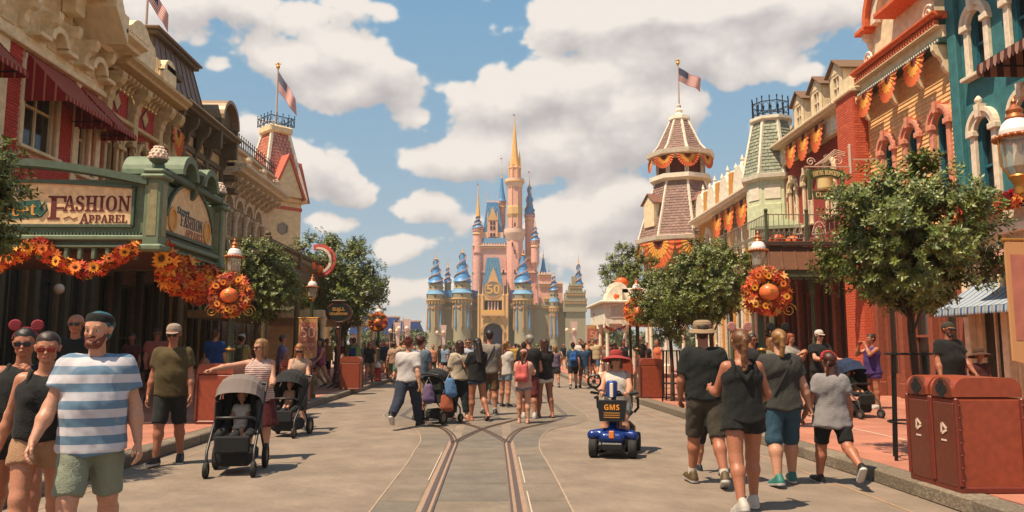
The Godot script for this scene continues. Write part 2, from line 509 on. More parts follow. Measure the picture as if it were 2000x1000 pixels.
		for q in p: off.append(q + Vector2(-s * 0.07, 0))   # the check strip that keeps the flangeway open
		ribbon(gr, off, 0.022, 0.013, 0.0)
		part("check_strip", gr, mat("rail", Color(0.5, 0.41, 0.36)), tr)
	for e in [[-0.73, 9.1, 11.5], [0.36, 8.9, 11.0], [0.36, 5.5, 8.4]]:   # chalky seams beside the rails
		var m := MB.new()
		ribbon(m, [Vector2(e[0], e[1]), Vector2(e[0], e[2])], 0.014, 0.0105)
		part("seam", m, mat("chalk", Color(0.68, 0.62, 0.55), 0.9, "worn", 0.3), bed)
	for x in [-4.25, 3.72]:   # a faded line along each gutter
		var m := MB.new()
		var pl := []
		for i in 20: pl.append(Vector2(x if x < 0 else kerb_r(i * 2.6) - 0.42, -4 + i * 2.6 + 2))
		ribbon(m, pl, 0.02, 0.0045)
		struct("gutter_line", m, mat("gutter_line", Color(0.66, 0.52, 0.40), 0.9, "worn", 0.5))
	# pavements in slabs, kerbs in stones
	var pm := [mat("pave0", Color(0.68, 0.44, 0.355), 0.9, "road", 6.8, 0, 0.25), mat("pave1", Color(0.70, 0.46, 0.37), 0.9, "road", 6.0, 0, 0.25), mat("pave2", Color(0.66, 0.425, 0.345), 0.9, "road", 7.6, 0, 0.25)]
	var km := [mat("kerb0", Color(0.45, 0.40, 0.34), 0.92, "stone", 0.9, 0, 0.4), mat("kerb1", Color(0.50, 0.445, 0.38), 0.92, "stone", 1.1, 0, 0.4), mat("kerb2", Color(0.43, 0.385, 0.33), 0.92, "stone", 0.8, 0, 0.4)]
	for side in [-1.0, 1.0]:
		var pv := Node3D.new()
		pv.name = "pavement_left" if side < 0 else "pavement_right"
		pv.set_meta("kind", "structure")
		add_child(pv)
		var base := MB.new()
		base.box(Vector3(side * 8.6, 0.062, -25), Vector3(7.2, 0.124, 74), 0)
		part("bedding", base, mat("joint", Color(0.45, 0.33, 0.28), 0.95, "fine", 1.0), pv)
		var j := 0
		for iz in 21:
			var d := -4.0 + iz * 3.0
			for ix in 3:
				var k0 := 4.9 if side < 0 else kerb_r(d) + 0.31
				var k1 := 4.9 if side < 0 else kerb_r(d + 3.0) + 0.31
				var f0 := float(ix) / 3; var f1 := float(ix + 1) / 3
				var xs := [lerpf(k0, 12.2, f0) + 0.006, lerpf(k0, 12.2, f1) - 0.006, lerpf(k1, 12.2, f1) - 0.006, lerpf(k1, 12.2, f0) + 0.006]
				var m := MB.new()
				var p0 := Vector3(side * xs[0], 0.15, -d - 0.006); var p1 := Vector3(side * xs[1], 0.15, -d - 0.006)
				var p2 := Vector3(side * xs[2], 0.15, -d - 2.994); var p3 := Vector3(side * xs[3], 0.15, -d - 2.994)
				if side < 0: m.quad(p0, p1, p2, p3)
				else: m.quad(p3, p2, p1, p0)
				var dn := Vector3(0, -0.05, 0)
				m.quad(p0, p0 + dn, p1 + dn, p1); m.quad(p1, p1 + dn, p2 + dn, p2); m.quad(p2, p2 + dn, p3 + dn, p3); m.quad(p3, p3 + dn, p0 + dn, p0)
				part("paving_slab", m, pm[j * 5 % 3], pv)
				j += 1
		var kb := Node3D.new()
		kb.name = "kerb_left" if side < 0 else "kerb_right"
		kb.set_meta("kind", "structure")
		add_child(kb)
		var d := -3.0
		while d < 56.0:
			var l := 0.92 if d < 30 else 1.84
			var x0 := 4.6 if side < 0 else kerb_r(d); var x1 := 4.6 if side < 0 else kerb_r(d + l)
			var m := MB.new()
			m.t = Transform3D(Basis(Vector3.UP, -side * atan2(x1 - x0, l)), Vector3(side * ((x0 + x1) / 2 + 0.15), 0.074 + rng.randf_range(-0.003, 0.003), -d - l / 2))
			m.box(Vector3.ZERO, Vector3(0.29, 0.16, l - 0.012), 0.018)
			part("kerb_stone", m, km[rng.randi() % 3], kb)
			d += l
	# painted guide line on the right pavement
	var gl := MB.new()
	ribbon(gl, [Vector2(6.1, 3), Vector2(6.1, 30)], 0.03, 0.154)
	struct("pavement_line", gl, mat("pline", Color(0.78, 0.70, 0.64), 0.9, "worn", 0.4))
# ---------------------------------------------------------------- bodies: smooth union of tapered bones, meshed as surface nets
var fold := FastNoiseLite.new()
# bones: [a, b, ra, rb, cut] with cut 1 = flat at a, 2 = flat at b
func net(bones: Array, cell: float, k: float, out: MB, amp := 0.0, paint = null, floor_y := -1e9):
	var lo := Vector3.ONE * 1e9; var hi := -lo
	for q in bones:
		var r: float = maxf(q[2], q[3])
		lo = lo.min(q[0] - Vector3.ONE * r).min(q[1] - Vector3.ONE * r); hi = hi.max(q[0] + Vector3.ONE * r).max(q[1] + Vector3.ONE * r)
	var pad := cell * 3.0 + k * 0.3
	lo -= Vector3.ONE * pad; hi += Vector3.ONE * pad
	var nx := int((hi.x - lo.x) / cell) + 2; var ny := int((hi.y - lo.y) / cell) + 2; var nz := int((hi.z - lo.z) / cell) + 2
	var sy := nx; var sz := nx * ny
	var f := PackedFloat32Array(); f.resize(sz * nz); f.fill(9.0)
	var mark := PackedByteArray(); mark.resize(sz * nz)
	var todo := PackedInt32Array()
	var thr := cell * 1.8 + k * 0.3
	var reach := cell * 2.2 + k * 0.6
	var ik := 1.0 / k
	for q in bones:
		var a: Vector3 = q[0]; var b: Vector3 = q[1]; var ra: float = q[2]; var rb: float = q[3]; var cut: int = q[4] if q.size() > 4 else 0
		var ba := b - a
		var l2 := maxf(ba.length_squared(), 1e-12)
		var il := 1.0 / sqrt(l2); var len_ := sqrt(l2)
		var r := maxf(ra, rb) + reach
		var lyz := maxf(ba.y * ba.y + ba.z * ba.z, 1e-12)
		var i0 := ((a.min(b) - Vector3.ONE * r - lo) / cell).floor(); var i1 := ((a.max(b) + Vector3.ONE * r - lo) / cell).ceil()
		var x0 := maxi(0, int(i0.x)); var x1 := mini(nx - 1, int(i1.x)); var y0 := maxi(0, int(i0.y)); var y1 := mini(ny - 1, int(i1.y)); var z0 := maxi(0, int(i0.z)); var z1 := mini(nz - 1, int(i1.z))
		for z in range(z0, z1 + 1):
			var pz := lo.z + z * cell - a.z
			for y in range(y0, y1 + 1):
				var py := lo.y + y * cell - a.y
				var part_ := py * ba.y + pz * ba.z
				var t2 := clampf(part_ / lyz, 0.0, 1.0)   # rows out of the bone's reach are passed over
				var dy := py - ba.y * t2; var dz := pz - ba.z * t2
				var left := r * r - dy * dy - dz * dz
				if left < 0.0: continue
				left = sqrt(left)
				var xa := maxi(x0, int((minf(a.x, b.x) - left - lo.x) / cell)); var xb := mini(x1, int((maxf(a.x, b.x) + left - lo.x) / cell) + 1)
				var at := z * sz + y * sy + xa
				for x in range(xa, xb + 1):
					var px := lo.x + x * cell - a.x
					var t := clampf((px * ba.x + part_) / l2, 0.0, 1.0)
					var ex := px - ba.x * t; var ey := py - ba.y * t; var ez := pz - ba.z * t
					var d := sqrt(ex * ex + ey * ey + ez * ez) - ra - (rb - ra) * t
					if cut > 0:
						var s := (px * ba.x + part_) * il
						if cut & 1: d = maxf(d, -s)
						if cut & 2: d = maxf(d, s - len_)
					if d < reach:
						var o := f[at]
						var h := k - absf(o - d)
						var v := minf(o, d)
						if h > 0.0: v -= h * h * ik * 0.25
						f[at] = v
						if mark[at] == 0 and absf(v) < thr:
							mark[at] = 1; todo.append(at)
					at += 1
	var vert := PackedVector3Array(); var norm := PackedVector3Array()
	var id := PackedInt32Array(); id.resize(sz * nz); id.fill(-1)
	var off := [0, 1, sy, sy + 1, sz, sz + 1, sz + sy, sz + sy + 1]
	var edges := [[0, 1], [2, 3], [4, 5], [6, 7], [0, 2], [1, 3], [4, 6], [5, 7], [0, 4], [1, 5], [2, 6], [3, 7]]
	var corner := [Vector3(0, 0, 0), Vector3(1, 0, 0), Vector3(0, 1, 0), Vector3(1, 1, 0), Vector3(0, 0, 1), Vector3(1, 0, 1), Vector3(0, 1, 1), Vector3(1, 1, 1)]
	var w := PackedFloat32Array(); w.resize(8)
	for at in todo:
		var neg := 0
		if at + sz + sy + 1 >= f.size(): continue
		for i in 8:
			w[i] = f[at + off[i]]
			if w[i] < 0.0: neg += 1
		if neg == 0 or neg == 8: continue
		var s := Vector3.ZERO; var c := 0
		for e in edges:
			var va := w[e[0]]; var vb := w[e[1]]
			if (va < 0.0) != (vb < 0.0):
				s += (corner[e[0]] as Vector3).lerp(corner[e[1]], va / (va - vb)); c += 1
		var g := Vector3(w[1] + w[3] + w[5] + w[7] - w[0] - w[2] - w[4] - w[6], w[2] + w[3] + w[6] + w[7] - w[0] - w[1] - w[4] - w[5], w[4] + w[5] + w[6] + w[7] - w[0] - w[1] - w[2] - w[3]).normalized()
		var p := lo + (Vector3(at % sy, (at % sz) / sy, at / sz) + s / c) * cell
		if amp > 0.0: p += g * amp * (fold.get_noise_3d(p.x * 95.0 + p.y * 35.0, p.y * 26.0 - p.x * 20.0, p.z * 95.0) * 1.2 + fold.get_noise_3d(p.x * 30.0, p.y * 80.0 + p.x * 45.0, p.z * 30.0) * 0.9)
		if p.y < floor_y: p.y = floor_y
		id[at] = vert.size()
		vert.append(p); norm.append(g)
	if amp > 0.0: norm = _normals(vert, norm, todo, id, f, sy, sz)
	var cols := PackedColorArray()
	for i in vert.size(): cols.append(paint.call(vert[i]) if paint != null else out.col)
	for at in todo:
		var v0 := f[at] < 0.0
		for ax in 3:
			var st := 1 if ax == 0 else (sy if ax == 1 else sz)
			if at + st >= f.size() or (f[at + st] < 0.0) == v0: continue
			var u := sy if ax == 0 else (sz if ax == 1 else 1)
			var q := sz if ax == 0 else (1 if ax == 1 else sy)
			if at - u - q < 0: continue
			var a := id[at]; var b := id[at - u]; var c := id[at - u - q]; var d := id[at - q]
			if a < 0 or b < 0 or c < 0 or d < 0: continue
			var o := [a, b, c, a, c, d] if not v0 else [a, c, b, a, d, c]
			for j in o:
				out.v.append(out.t * vert[j]); out.n.append(out.t.basis * norm[j]); out.c.append(cols[j])
func _normals(vert: PackedVector3Array, norm: PackedVector3Array, todo: PackedInt32Array, id: PackedInt32Array, f: PackedFloat32Array, sy: int, sz: int) -> PackedVector3Array:
	var acc := PackedVector3Array(); acc.resize(vert.size())
	for at in todo:
		for ax in 3:
			var st := 1 if ax == 0 else (sy if ax == 1 else sz)
			if at + st >= f.size() or (f[at + st] < 0.0) == (f[at] < 0.0): continue
			var u := sy if ax == 0 else (sz if ax == 1 else 1)
			var q := sz if ax == 0 else (1 if ax == 1 else sy)
			if at - u - q < 0: continue
			var a := id[at]; var b := id[at - u]; var c := id[at - u - q]; var d := id[at - q]
			if a < 0 or b < 0 or c < 0 or d < 0: continue
			var g := (vert[c] - vert[a]).cross(vert[d] - vert[b])
			if g.dot(norm[a]) < 0: g = -g
			for j in [a, b, c, d]: acc[j] += g
	for i in acc.size(): acc[i] = acc[i].normalized() if acc[i].length() > 1e-9 else norm[i]
	return acc
var kit := {}   # heads, hands and feet, made once and set on every body
func add_kit(out: MB, key: String, x: Transform3D, skin: Color):
	var m: MB = kit[key]
	out.v.append_array(x * m.v)
	out.n.append_array(Transform3D(x.basis.orthonormalized(), Vector3.ZERO) * m.n)
	var cc := m.c.duplicate()
	for i in cc.size():
		if cc[i].a < 0.5: cc[i] = Color(cc[i].r, cc[i].g, cc[i].b, 1.0)
		else: cc[i] = skin * cc[i]
	out.c.append_array(cc)
func make_kit():
	fold.seed = 4; fold.frequency = 0.12; fold.fractal_octaves = 3
	var face := func(p: Vector3) -> Color:
		if p.z > 0.072 and absf(p.y + 0.056 - 0.15 * absf(p.x)) < 0.009 and absf(p.x) < 0.024: return Color(0.92, 0.62, 0.60)
		if p.z > 0.06 and absf(p.y - 0.031) < 0.005 and absf(absf(p.x) - 0.034) < 0.016: return Color(0.35, 0.28, 0.24)
		if p.z > 0.03 and absf(p.x) > 0.02 and p.y < 0.0 and p.y > -0.04: return Color(1.0, 0.9, 0.88)
		return Color(1, 1, 1)
	for lod in [["near", 0.0055], ["mid", 0.0095], ["far", 0.017]]:
		var b := MB.new()
		var bones := [[Vector3(0, 0.042, -0.03), Vector3(0, 0.04, 0.012), 0.079, 0.077], [Vector3(0, 0.0, 0.026), Vector3(0, -0.078, 0.046), 0.059, 0.033], [Vector3(-0.03, -0.05, 0.012), Vector3(0.03, -0.05, 0.012), 0.036, 0.036],
			[Vector3(0, 0.014, 0.084), Vector3(0, -0.024, 0.100), 0.008, 0.0135], [Vector3(-0.034, 0.028, 0.07), Vector3(0.034, 0.028, 0.07), 0.017, 0.017], [Vector3(-0.036, -0.018, 0.052), Vector3(-0.034, -0.02, 0.05), 0.029, 0.028], [Vector3(0.036, -0.018, 0.052), Vector3(0.034, -0.02, 0.05), 0.029, 0.028],
			[Vector3(-0.016, -0.055, 0.079), Vector3(0.016, -0.055, 0.079), 0.0085, 0.0085],
			[Vector3(-0.078, -0.012, -0.008), Vector3(-0.084, 0.022, -0.016), 0.009, 0.014], [Vector3(0.078, -0.012, -0.008), Vector3(0.084, 0.022, -0.016), 0.009, 0.014]]
		net(bones, lod[1], 0.016 if lod[0] != "far" else 0.03, b, 0, face)
		if lod[0] != "far":
			for s in [-1.0, 1.0]:
				b.col = Color(0.62, 0.58, 0.55, 0.0)
				b.ball(Vector3(s * 0.032, 0.006, 0.0765), Vector3(0.0145, 0.0085, 0.0105), 8, 5)
				b.col = Color(0.03, 0.02, 0.015, 0.0)
				b.ball(Vector3(s * 0.032, 0.0055, 0.0845), Vector3(0.0065, 0.007, 0.004), 6, 4)
		kit["head_" + lod[0]] = b
	for kind in ["relaxed", "grip", "point"]:
		for s in [1.0, -1.0]:   # 1: right hand, palm towards +x
			for lod in [["near", 0.0048], ["mid", 0.008]]:
				var bones := []
				var zs := [0.029, 0.0095, -0.0105, -0.029]; var ln := [0.072, 0.08, 0.074, 0.058]
				for i in 4:
					var z: float = zs[i]
					bones.append([Vector3(0, -0.008, z * 0.55), Vector3(0, -0.088, z), 0.014, 0.0115])
					var p := Vector3(0, -0.088, z * 1.05); var ang := 0.12
					var curl: float = {"relaxed": 0.34 + 0.06 * i, "grip": 1.25, "point": 0.08 if i == 0 else 1.45}[kind]
					for j in 3:
						ang += curl * [0.8, 1.0, 0.7][j]
						var q: Vector3 = p + Vector3(s * sin(ang), -cos(ang), z * 0.8) * (ln[i] * [0.45, 0.31, 0.24][j])
						bones.append([p, q, 0.0098 - 0.0009 * j, 0.0092 - 0.0011 * j])
						p = q
				var th := [Vector3(0, -0.018, 0.022), Vector3(s * 0.014, -0.05, 0.046), Vector3(s * 0.024, -0.078, 0.050), Vector3(s * 0.032, -0.098, 0.046)]
				if kind != "relaxed": th = [th[0], Vector3(s * 0.024, -0.052, 0.036), Vector3(s * 0.042, -0.074, 0.024), Vector3(s * 0.047, -0.085, 0.004)]
				for j in 3: bones.append([th[j], th[j + 1], 0.014 - 0.002 * j, 0.012 - 0.0018 * j])
				bones.append([Vector3(0, 0.02, 0), Vector3(0, -0.02, 0), 0.021, 0.022])
				var b := MB.new()
				net(bones, lod[1], 0.007, b)
				kit["hand_%s_%s_%s" % [kind, "r" if s > 0 else "l", lod[0]]] = b
	for lod in [["near", 0.0085], ["far", 0.02]]:
		var sh := MB.new()
		var rim := func(p: Vector3) -> Color: return Color(0.75, 0.72, 0.68, 0.0) if p.y < 0.024 else Color(1, 1, 1)
		net([[Vector3(0, 0.05, -0.045), Vector3(0, 0.04, 0.09), 0.046, 0.04], [Vector3(0, 0.036, 0.09), Vector3(0, 0.028, 0.17), 0.046, 0.033], [Vector3(0, 0.09, -0.028), Vector3(0, 0.055, 0.02), 0.043, 0.045], [Vector3(0, 0.02, -0.05), Vector3(0, 0.016, 0.165), 0.046, 0.046]], lod[1], 0.02, sh, 0, rim, 0.0)
		kit["shoe_" + lod[0]] = sh
		var ft := MB.new()
		var sole := func(p: Vector3) -> Color: return Color(0.06, 0.045, 0.04, 0.0) if p.y < 0.014 else Color(1, 1, 1)
		net([[Vector3(0, 0.04, -0.04), Vector3(0, 0.03, 0.09), 0.034, 0.03], [Vector3(-0.014, 0.024, 0.08), Vector3(-0.018, 0.018, 0.17), 0.026, 0.014], [Vector3(0.014, 0.024, 0.08), Vector3(0.02, 0.018, 0.155), 0.026, 0.014], [Vector3(0, 0.085, -0.02), Vector3(0, 0.045, 0.02), 0.034, 0.038], [Vector3(0, 0.006, -0.05), Vector3(0, 0.006, 0.15), 0.038, 0.038]], lod[1], 0.016, ft, 0, sole, 0.0)
		kit["foot_" + lod[0]] = ft
func down(b: Basis) -> Vector3: return -b.y
const SKIN := [Color(0.78, 0.53, 0.41), Color(0.71, 0.45, 0.335), Color(0.62, 0.38, 0.28), Color(0.47, 0.29, 0.21), Color(0.82, 0.59, 0.48)]
# o: x, d, y, h, face, girth, top, bottom, hair, pose ... ; see the calls
func person(o: Dictionary) -> Node3D:
	var h: float = o.get("h", 1.72)
	var root := thing(o.get("name", "person"), o.label, "person", Vector3(o.x, o.get("y", 0.0), -o.d), o.get("face", 0.0), o.get("group", ""))
	var lod: String = o.get("lod", "mid")
	var cell: float = {"near": 0.0165, "mid": 0.0245, "far": 0.036}[lod] * (h / 1.72 if h < 1.2 else 1.0)
	var skin: Color = (SKIN[o.get("skin", 0)] as Color).srgb_to_linear()
	var g: float = o.get("girth", 1.0)
	var fem: bool = o.get("fem", false)
	var pose: Dictionary = o.get("pose", {})
	var kid := h < 1.35
	var hs := h * (0.133 if not kid else lerpf(0.2, 0.145, clampf((h - 0.75) / 0.6, 0, 1))) / 0.234   # head scale
	var headh := hs * 0.234
	var u := (h - headh) / 0.867   # body unit
	# joints, hips at the origin for now
	var lean := deg_to_rad(pose.get("lean", 0.0))
	var tb := Basis(Vector3.RIGHT, lean) * Basis(Vector3.UP, deg_to_rad(pose.get("twist", 0.0))) * Basis(Vector3.BACK, deg_to_rad(pose.get("tilt", 0.0)))
	var up := tb.y
	var sw := (0.091 if fem else 0.1) * u * lerpf(1.0, g, 0.5)
	var hw := (0.054 if fem else 0.05) * u * lerpf(1.0, g, 0.6)
	var leg := {}
	var low := 0.0
	for s in ["l", "r"]:
		var sg := 1.0 if s == "l" else -1.0
		var q: Array = pose.get("l" + s, [0, 0, 0])
		var b0 := Basis(Vector3.BACK, sg * deg_to_rad(q[3] if q.size() > 3 else 2.0)) * Basis(Vector3.RIGHT, -deg_to_rad(q[0]))
		var hip := Vector3(sg * hw, 0, 0)
		var knee := hip + down(b0) * 0.245 * u
		var b1 := b0 * Basis(Vector3.RIGHT, deg_to_rad(q[1]))
		var ank := knee + down(b1) * 0.232 * u
		var fp: float = q[2]
		var fb := Basis(Vector3.UP, sg * deg_to_rad(9.0)) * Basis(Vector3.RIGHT, deg_to_rad(fp))
		var sole := ank + fb * Vector3(0, -0.05 * u, 0)
		var toe := ank + fb * Vector3(0, -0.05 * u, 0.1 * u)
		low = minf(low, minf(sole.y, toe.y))
		leg[s] = {"hip": hip, "knee": knee, "ank": ank, "fb": fb, "sole": sole}
	var base := Vector3(0, -low if not o.has("seat") else o.seat, 0)
	for s in leg:
		for kk in ["hip", "knee", "ank", "sole"]: leg[s][kk] += base
	var J := func(x: float, y: float, z: float) -> Vector3: return base + tb * (Vector3(x, y, z) * u)
	var arm := {}
	for s in ["l", "r"]:
		var sg := 1.0 if s == "l" else -1.0
		var q: Array = pose.get("a" + s, [4, 7, 12, 0])
		var b0 := tb * Basis(Vector3.BACK, sg * deg_to_rad(q[1])) * Basis(Vector3.RIGHT, -deg_to_rad(q[0])) * Basis(Vector3.UP, -sg * deg_to_rad(q[3] if q.size() > 3 else 0.0))
		var sh := base + tb * Vector3(sg * sw, 0.27 * u, -0.005 * u)
		var el := sh + down(b0) * 0.168 * u
		var b1 := b0 * Basis(Vector3.RIGHT, -deg_to_rad(q[2]))
		var wr := el + down(b1) * 0.145 * u
		arm[s] = {"sh": sh, "el": el, "wr": wr, "b": b1, "hand": q[4] if q.size() > 4 else "relaxed"}
	# the body
	var gt := lerpf(1.0, g, 0.9)
	var dep := 0.058 * u * gt
	var body := MB.new()
	body.col = skin
	var tx := 0.042 * u * gt
	var torso := []
	for s in [-1.0, 1.0]:
		torso.append([J.call(s * tx * 0.95 / u, 0.0, -0.004), J.call(s * (tx * (0.72 if fem else 0.95)) / u, 0.11, 0.004), dep * (1.12 if fem else 1.0), dep * (0.9 if fem else 0.99)])
		torso.append([J.call(s * (tx * (0.72 if fem else 0.95)) / u, 0.11, 0.004), J.call(s * tx * 1.12 / u, 0.225, 0.0), dep * (0.9 if fem else 0.99), dep * 1.02])
		torso.append([J.call(s * tx * 1.12 / u, 0.225, 0.0), J.call(s * sw * 0.82 / u, 0.266, -0.006), dep * 0.96, 0.032 * u])
		if fem: torso.append([J.call(s * 0.036, 0.205, 0.044), J.call(s * 0.038, 0.195, 0.05), 0.035 * u, 0.034 * u])
	torso.append([J.call(0, 0.0, 0.0), J.call(0, 0.225, 0.004), dep * (1.1 if fem else 1.04), dep * (0.96 if fem else 1.04)])
	var neck := [J.call(0, 0.275, -0.008), J.call(0, 0.365, 0.012), 0.033 * u * lerpf(1, g, .4), 0.029 * u * lerpf(1, g, .4)]
	var bones := []
	for q in torso:   # clothes hide the trunk, so it keeps clear of them
		bones.append([q[0], q[1], q[2] * 0.9, q[3] * (0.9 if q[3] > 0.035 * u else 1.0)] if o.has("top") else q)
	bones.append([J.call(-0.045, 0.266, -0.008), J.call(0.045, 0.266, -0.008), 0.035 * u, 0.035 * u])
	bones.append(neck)
	for s in ["l", "r"]:
		var a: Dictionary = arm[s]; var l: Dictionary = leg[s]
		var ga := lerpf(1.0, g, 0.7) * (0.9 if fem else 1.0) * (1.12 if kid else 1.0)
		bones.append([a.sh, a.el, 0.031 * u * ga, 0.0245 * u * ga])
		bones.append([a.el, (a.el as Vector3).lerp(a.wr, 0.35), 0.0245 * u * ga, 0.0255 * u * ga])
		bones.append([(a.el as Vector3).lerp(a.wr, 0.35), a.wr, 0.0255 * u * ga, 0.0165 * u * ga])
		var gl := lerpf(1.0, g, 0.75) * (1.05 if fem else 1.0)
		bones.append([l.hip, l.knee, 0.056 * u * gl, 0.034 * u * gl])
		var calf: Vector3 = (l.knee as Vector3).lerp(l.ank, 0.3) + l.fb * Vector3(0, 0, -0.006 * u)
		bones.append([l.knee, calf, 0.033 * u * gl, 0.034 * u * gl])
		bones.append([calf, l.ank, 0.034 * u * gl, 0.0205 * u * gl])
	net(bones, cell, 0.022 * u, body)
	# head and hands
	var hb := tb * Basis(Vector3.UP, deg_to_rad(pose.get("head", 0.0))) * Basis(Vector3.RIGHT, deg_to_rad(pose.get("nod", 0.0)))
	var hx := Transform3D(hb.scaled_local(Vector3.ONE * hs), base + tb * Vector3(0, 0.339 * u + 0.111 * hs, 0.012 * u))
	add_kit(body, "head_" + lod, hx, skin)
	if lod != "far":
		for s in ["l", "r"]:
			var a: Dictionary = arm[s]
			var hsz := u / 1.72 * (1.0 if not fem else 0.9)
			add_kit(body, "hand_%s_%s_%s" % [a.hand, s, lod], Transform3D((a.b as Basis).scaled_local(Vector3.ONE * hsz), a.wr), skin)
	else:
		for s in ["l", "r"]:
			var a: Dictionary = arm[s]
			body.ball(a.wr + down(a.b) * 0.05 * u, Vector3(0.02, 0.05, 0.028) * u, 6, 5)
	var slod := "far" if lod == "far" else "near"
	var shoe: Color = lin_c(o.get("shoe", Color(0.15, 0.14, 0.14)))
	var bare: bool = o.get("sandal", false)
	for s in ["l", "r"]:
		var l: Dictionary = leg[s]
		var fx := Transform3D((l.fb as Basis).scaled_local(Vector3.ONE * u / 1.75), l.sole)
		if bare: add_kit(body, "foot_" + slod, fx, skin)
		else:
			var sm := MB.new()
			add_kit(sm, "shoe_" + slod, fx, shoe)
			part("shoe", sm, vmat("leather", 0.6, "cloth", 0.2), root)
			if o.has("sock"):
				var sk := MB.new()
				sk.tube([l.ank - Vector3(0, 0.01, 0), (l.ank as Vector3).lerp(l.knee, 0.16)], [0.026 * u, 0.027 * u], 10)
				part("sock", sk, cloth_mat(o.sock), root)
	part("body", body, vmat("skin", 0.5, "worn", 0.14), root)
	# clothes
	var cl := 0.012 * u
	if o.has("top"):
		var t: Dictionary = o.top
		var m := MB.new()
		var hem: float = t.get("hem", -0.035)
		var loose: float = t.get("loose", 1.0)
		var tb2 := []
		for s in [-1.0, 1.0]:
			var wx := tx * (0.8 if fem else 0.97)
			tb2.append([J.call(s * tx * 0.97 / u, hem, 0.0), J.call(s * wx / u, 0.11, 0.006 + 0.06 * maxf(g - 1.0, 0.0)), dep * (1.13 if fem else 1.03) + cl * 1.2 * loose + maxf(-hem - 0.02, 0.0) * 0.2 * u, dep * 1.0 + cl * (1.0 if not fem else 0.6) * loose, 1])
			tb2.append([J.call(s * wx / u, 0.11, 0.006 + 0.06 * maxf(g - 1.0, 0.0)), J.call(s * tx * 1.12 / u, 0.225 if t.kind != "tank" else 0.21, 0.002), dep + cl * (1.0 if not fem else 0.6) * loose, dep * 1.02 + cl * 0.8])
			if fem: tb2.append([J.call(s * 0.036, 0.205, 0.046), J.call(s * 0.038, 0.19, 0.054), 0.038 * u + cl * 0.4, 0.037 * u + cl * 0.4])
			if t.kind != "tank": tb2.append([J.call(s * tx * 1.12 / u, 0.225, 0.0), J.call(s * sw * 0.82 / u, 0.267, -0.006), dep * 0.97 + cl * 0.8, 0.032 * u + cl * 0.7])
		tb2.append([J.call(0, hem, 0.002), J.call(0, 0.12, 0.008 + 0.06 * maxf(g - 1.0, 0.0)), dep * (1.13 if fem else 1.06) + cl * 1.2 * loose, dep * 1.04 + cl * loose, 1])
		tb2.append([J.call(0, 0.12, 0.008 + 0.06 * maxf(g - 1.0, 0.0)), J.call(0, 0.225 if t.kind != "tank" else 0.21, 0.003), dep * 1.04 + cl * loose, dep * 1.04 + cl * 0.8])
		if t.kind != "tank": tb2.append([J.call(-0.05, 0.266, -0.006), J.call(0.05, 0.266, -0.006), 0.035 * u + cl * 0.7, 0.035 * u + cl * 0.7])
		if t.kind == "tank":
			for s in [-1.0, 1.0]: tb2.append([J.call(s * 0.04, 0.22, 0.0), J.call(s * 0.044, 0.247, 0.0), dep * 0.97, dep * 0.80])
		else:
			for s in ["l", "r"]:
				var a: Dictionary = arm[s]
				var sl: float = t.get("sleeve", 0.6)
				tb2.append([a.sh, (a.sh as Vector3).lerp(a.el, minf(sl, 1.0)), 0.031 * u * lerpf(1, g, .6) + cl * 0.6, 0.0315 * u * lerpf(1, g, .6) + cl * 1.1 * loose, 2 if sl <= 1.0 else 0])
				if sl > 1.0: tb2.append([a.el, (a.el as Vector3).lerp(a.wr, sl - 1.0), 0.028 * u + cl, 0.024 * u + cl, 2])
		net(tb2, cell, 0.032 * u, m, 0.0042 * u * t.get("fold", 1.0) if lod != "far" else 0.0)
		var name_: String = t.get("name", "tank_top" if t.kind == "tank" else "shirt")
		if t.kind == "tank" and lod != "far":   # straps over the shoulders
			for s in [-1.0, 1.0]:
				var pts := []
				for i in 9:
					var f := lerpf(-0.35, PI + 0.35, i / 8.0)
					pts.append(J.call(s * (0.056 + 0.006 * absf(cos(f))), 0.24 + 0.066 * sin(f), 0.058 * cos(f) - 0.004))
				m.tube(pts, (0.0095 if t.get("racer", false) == false else 0.012) * u, 6)
			if t.get("racer", false): m.tube([J.call(-0.045, 0.25, -0.055), J.call(0, 0.19, -0.066), J.call(0.045, 0.25, -0.055)], [0.014 * u, 0.034 * u, 0.014 * u], 8)
		part(name_, m, t.mat if t.has("mat") else cloth_mat(t.col), root)
	if o.has("bottom"):
		var t: Dictionary = o.bottom
		var m := MB.new()
		var bb := []
		var loose: float = t.get("loose", 1.0)
		for s in [-1.0, 1.0]:
			bb.append([J.call(s * tx * 0.95 / u, -0.03, -0.004), J.call(s * tx * 0.9 / u, t.get("rise", 0.035), 0), dep * (1.06 if fem else 0.97) + cl * 0.4, dep * (0.98 if fem else 0.96) + cl * 0.3, 2])
		if t.kind == "skirt":
			for s in ["l", "r"]:
				var l: Dictionary = leg[s]
				var en := (l.hip as Vector3).lerp(l.knee, t.len)
				en.x = en.x * 0.9;
				bb.append([l.hip, en, 0.062 * u * g, 0.075 * u * g * loose, 2])
			bb.append([base, base + Vector3(0, -0.245 * u * t.len, ((leg.l.knee + leg.r.knee) * 0.5 - base).z * 0.5), 0.07 * u * g, 0.085 * u * g * loose, 2])
		else:
			for s in ["l", "r"]:
				var l: Dictionary = leg[s]
				var ln: float = t.len
				var gl := lerpf(1.0, g, 0.75) * (1.05 if fem else 1.0)
				bb.append([l.hip, (l.hip as Vector3).lerp(l.knee, minf(ln, 1.0)), 0.055 * u * gl + cl * 0.5, lerpf(0.056, 0.034, minf(ln, 1.0)) * u * gl + cl * (0.9 + 0.7 * (loose - 1.0) * 3.0), 2 if ln <= 1.0 else 0])
				if ln > 1.0: bb.append([l.knee, (l.knee as Vector3).lerp(l.ank, ln - 1.0), 0.036 * u * gl + cl * loose, 0.03 * u + cl * loose, 2])
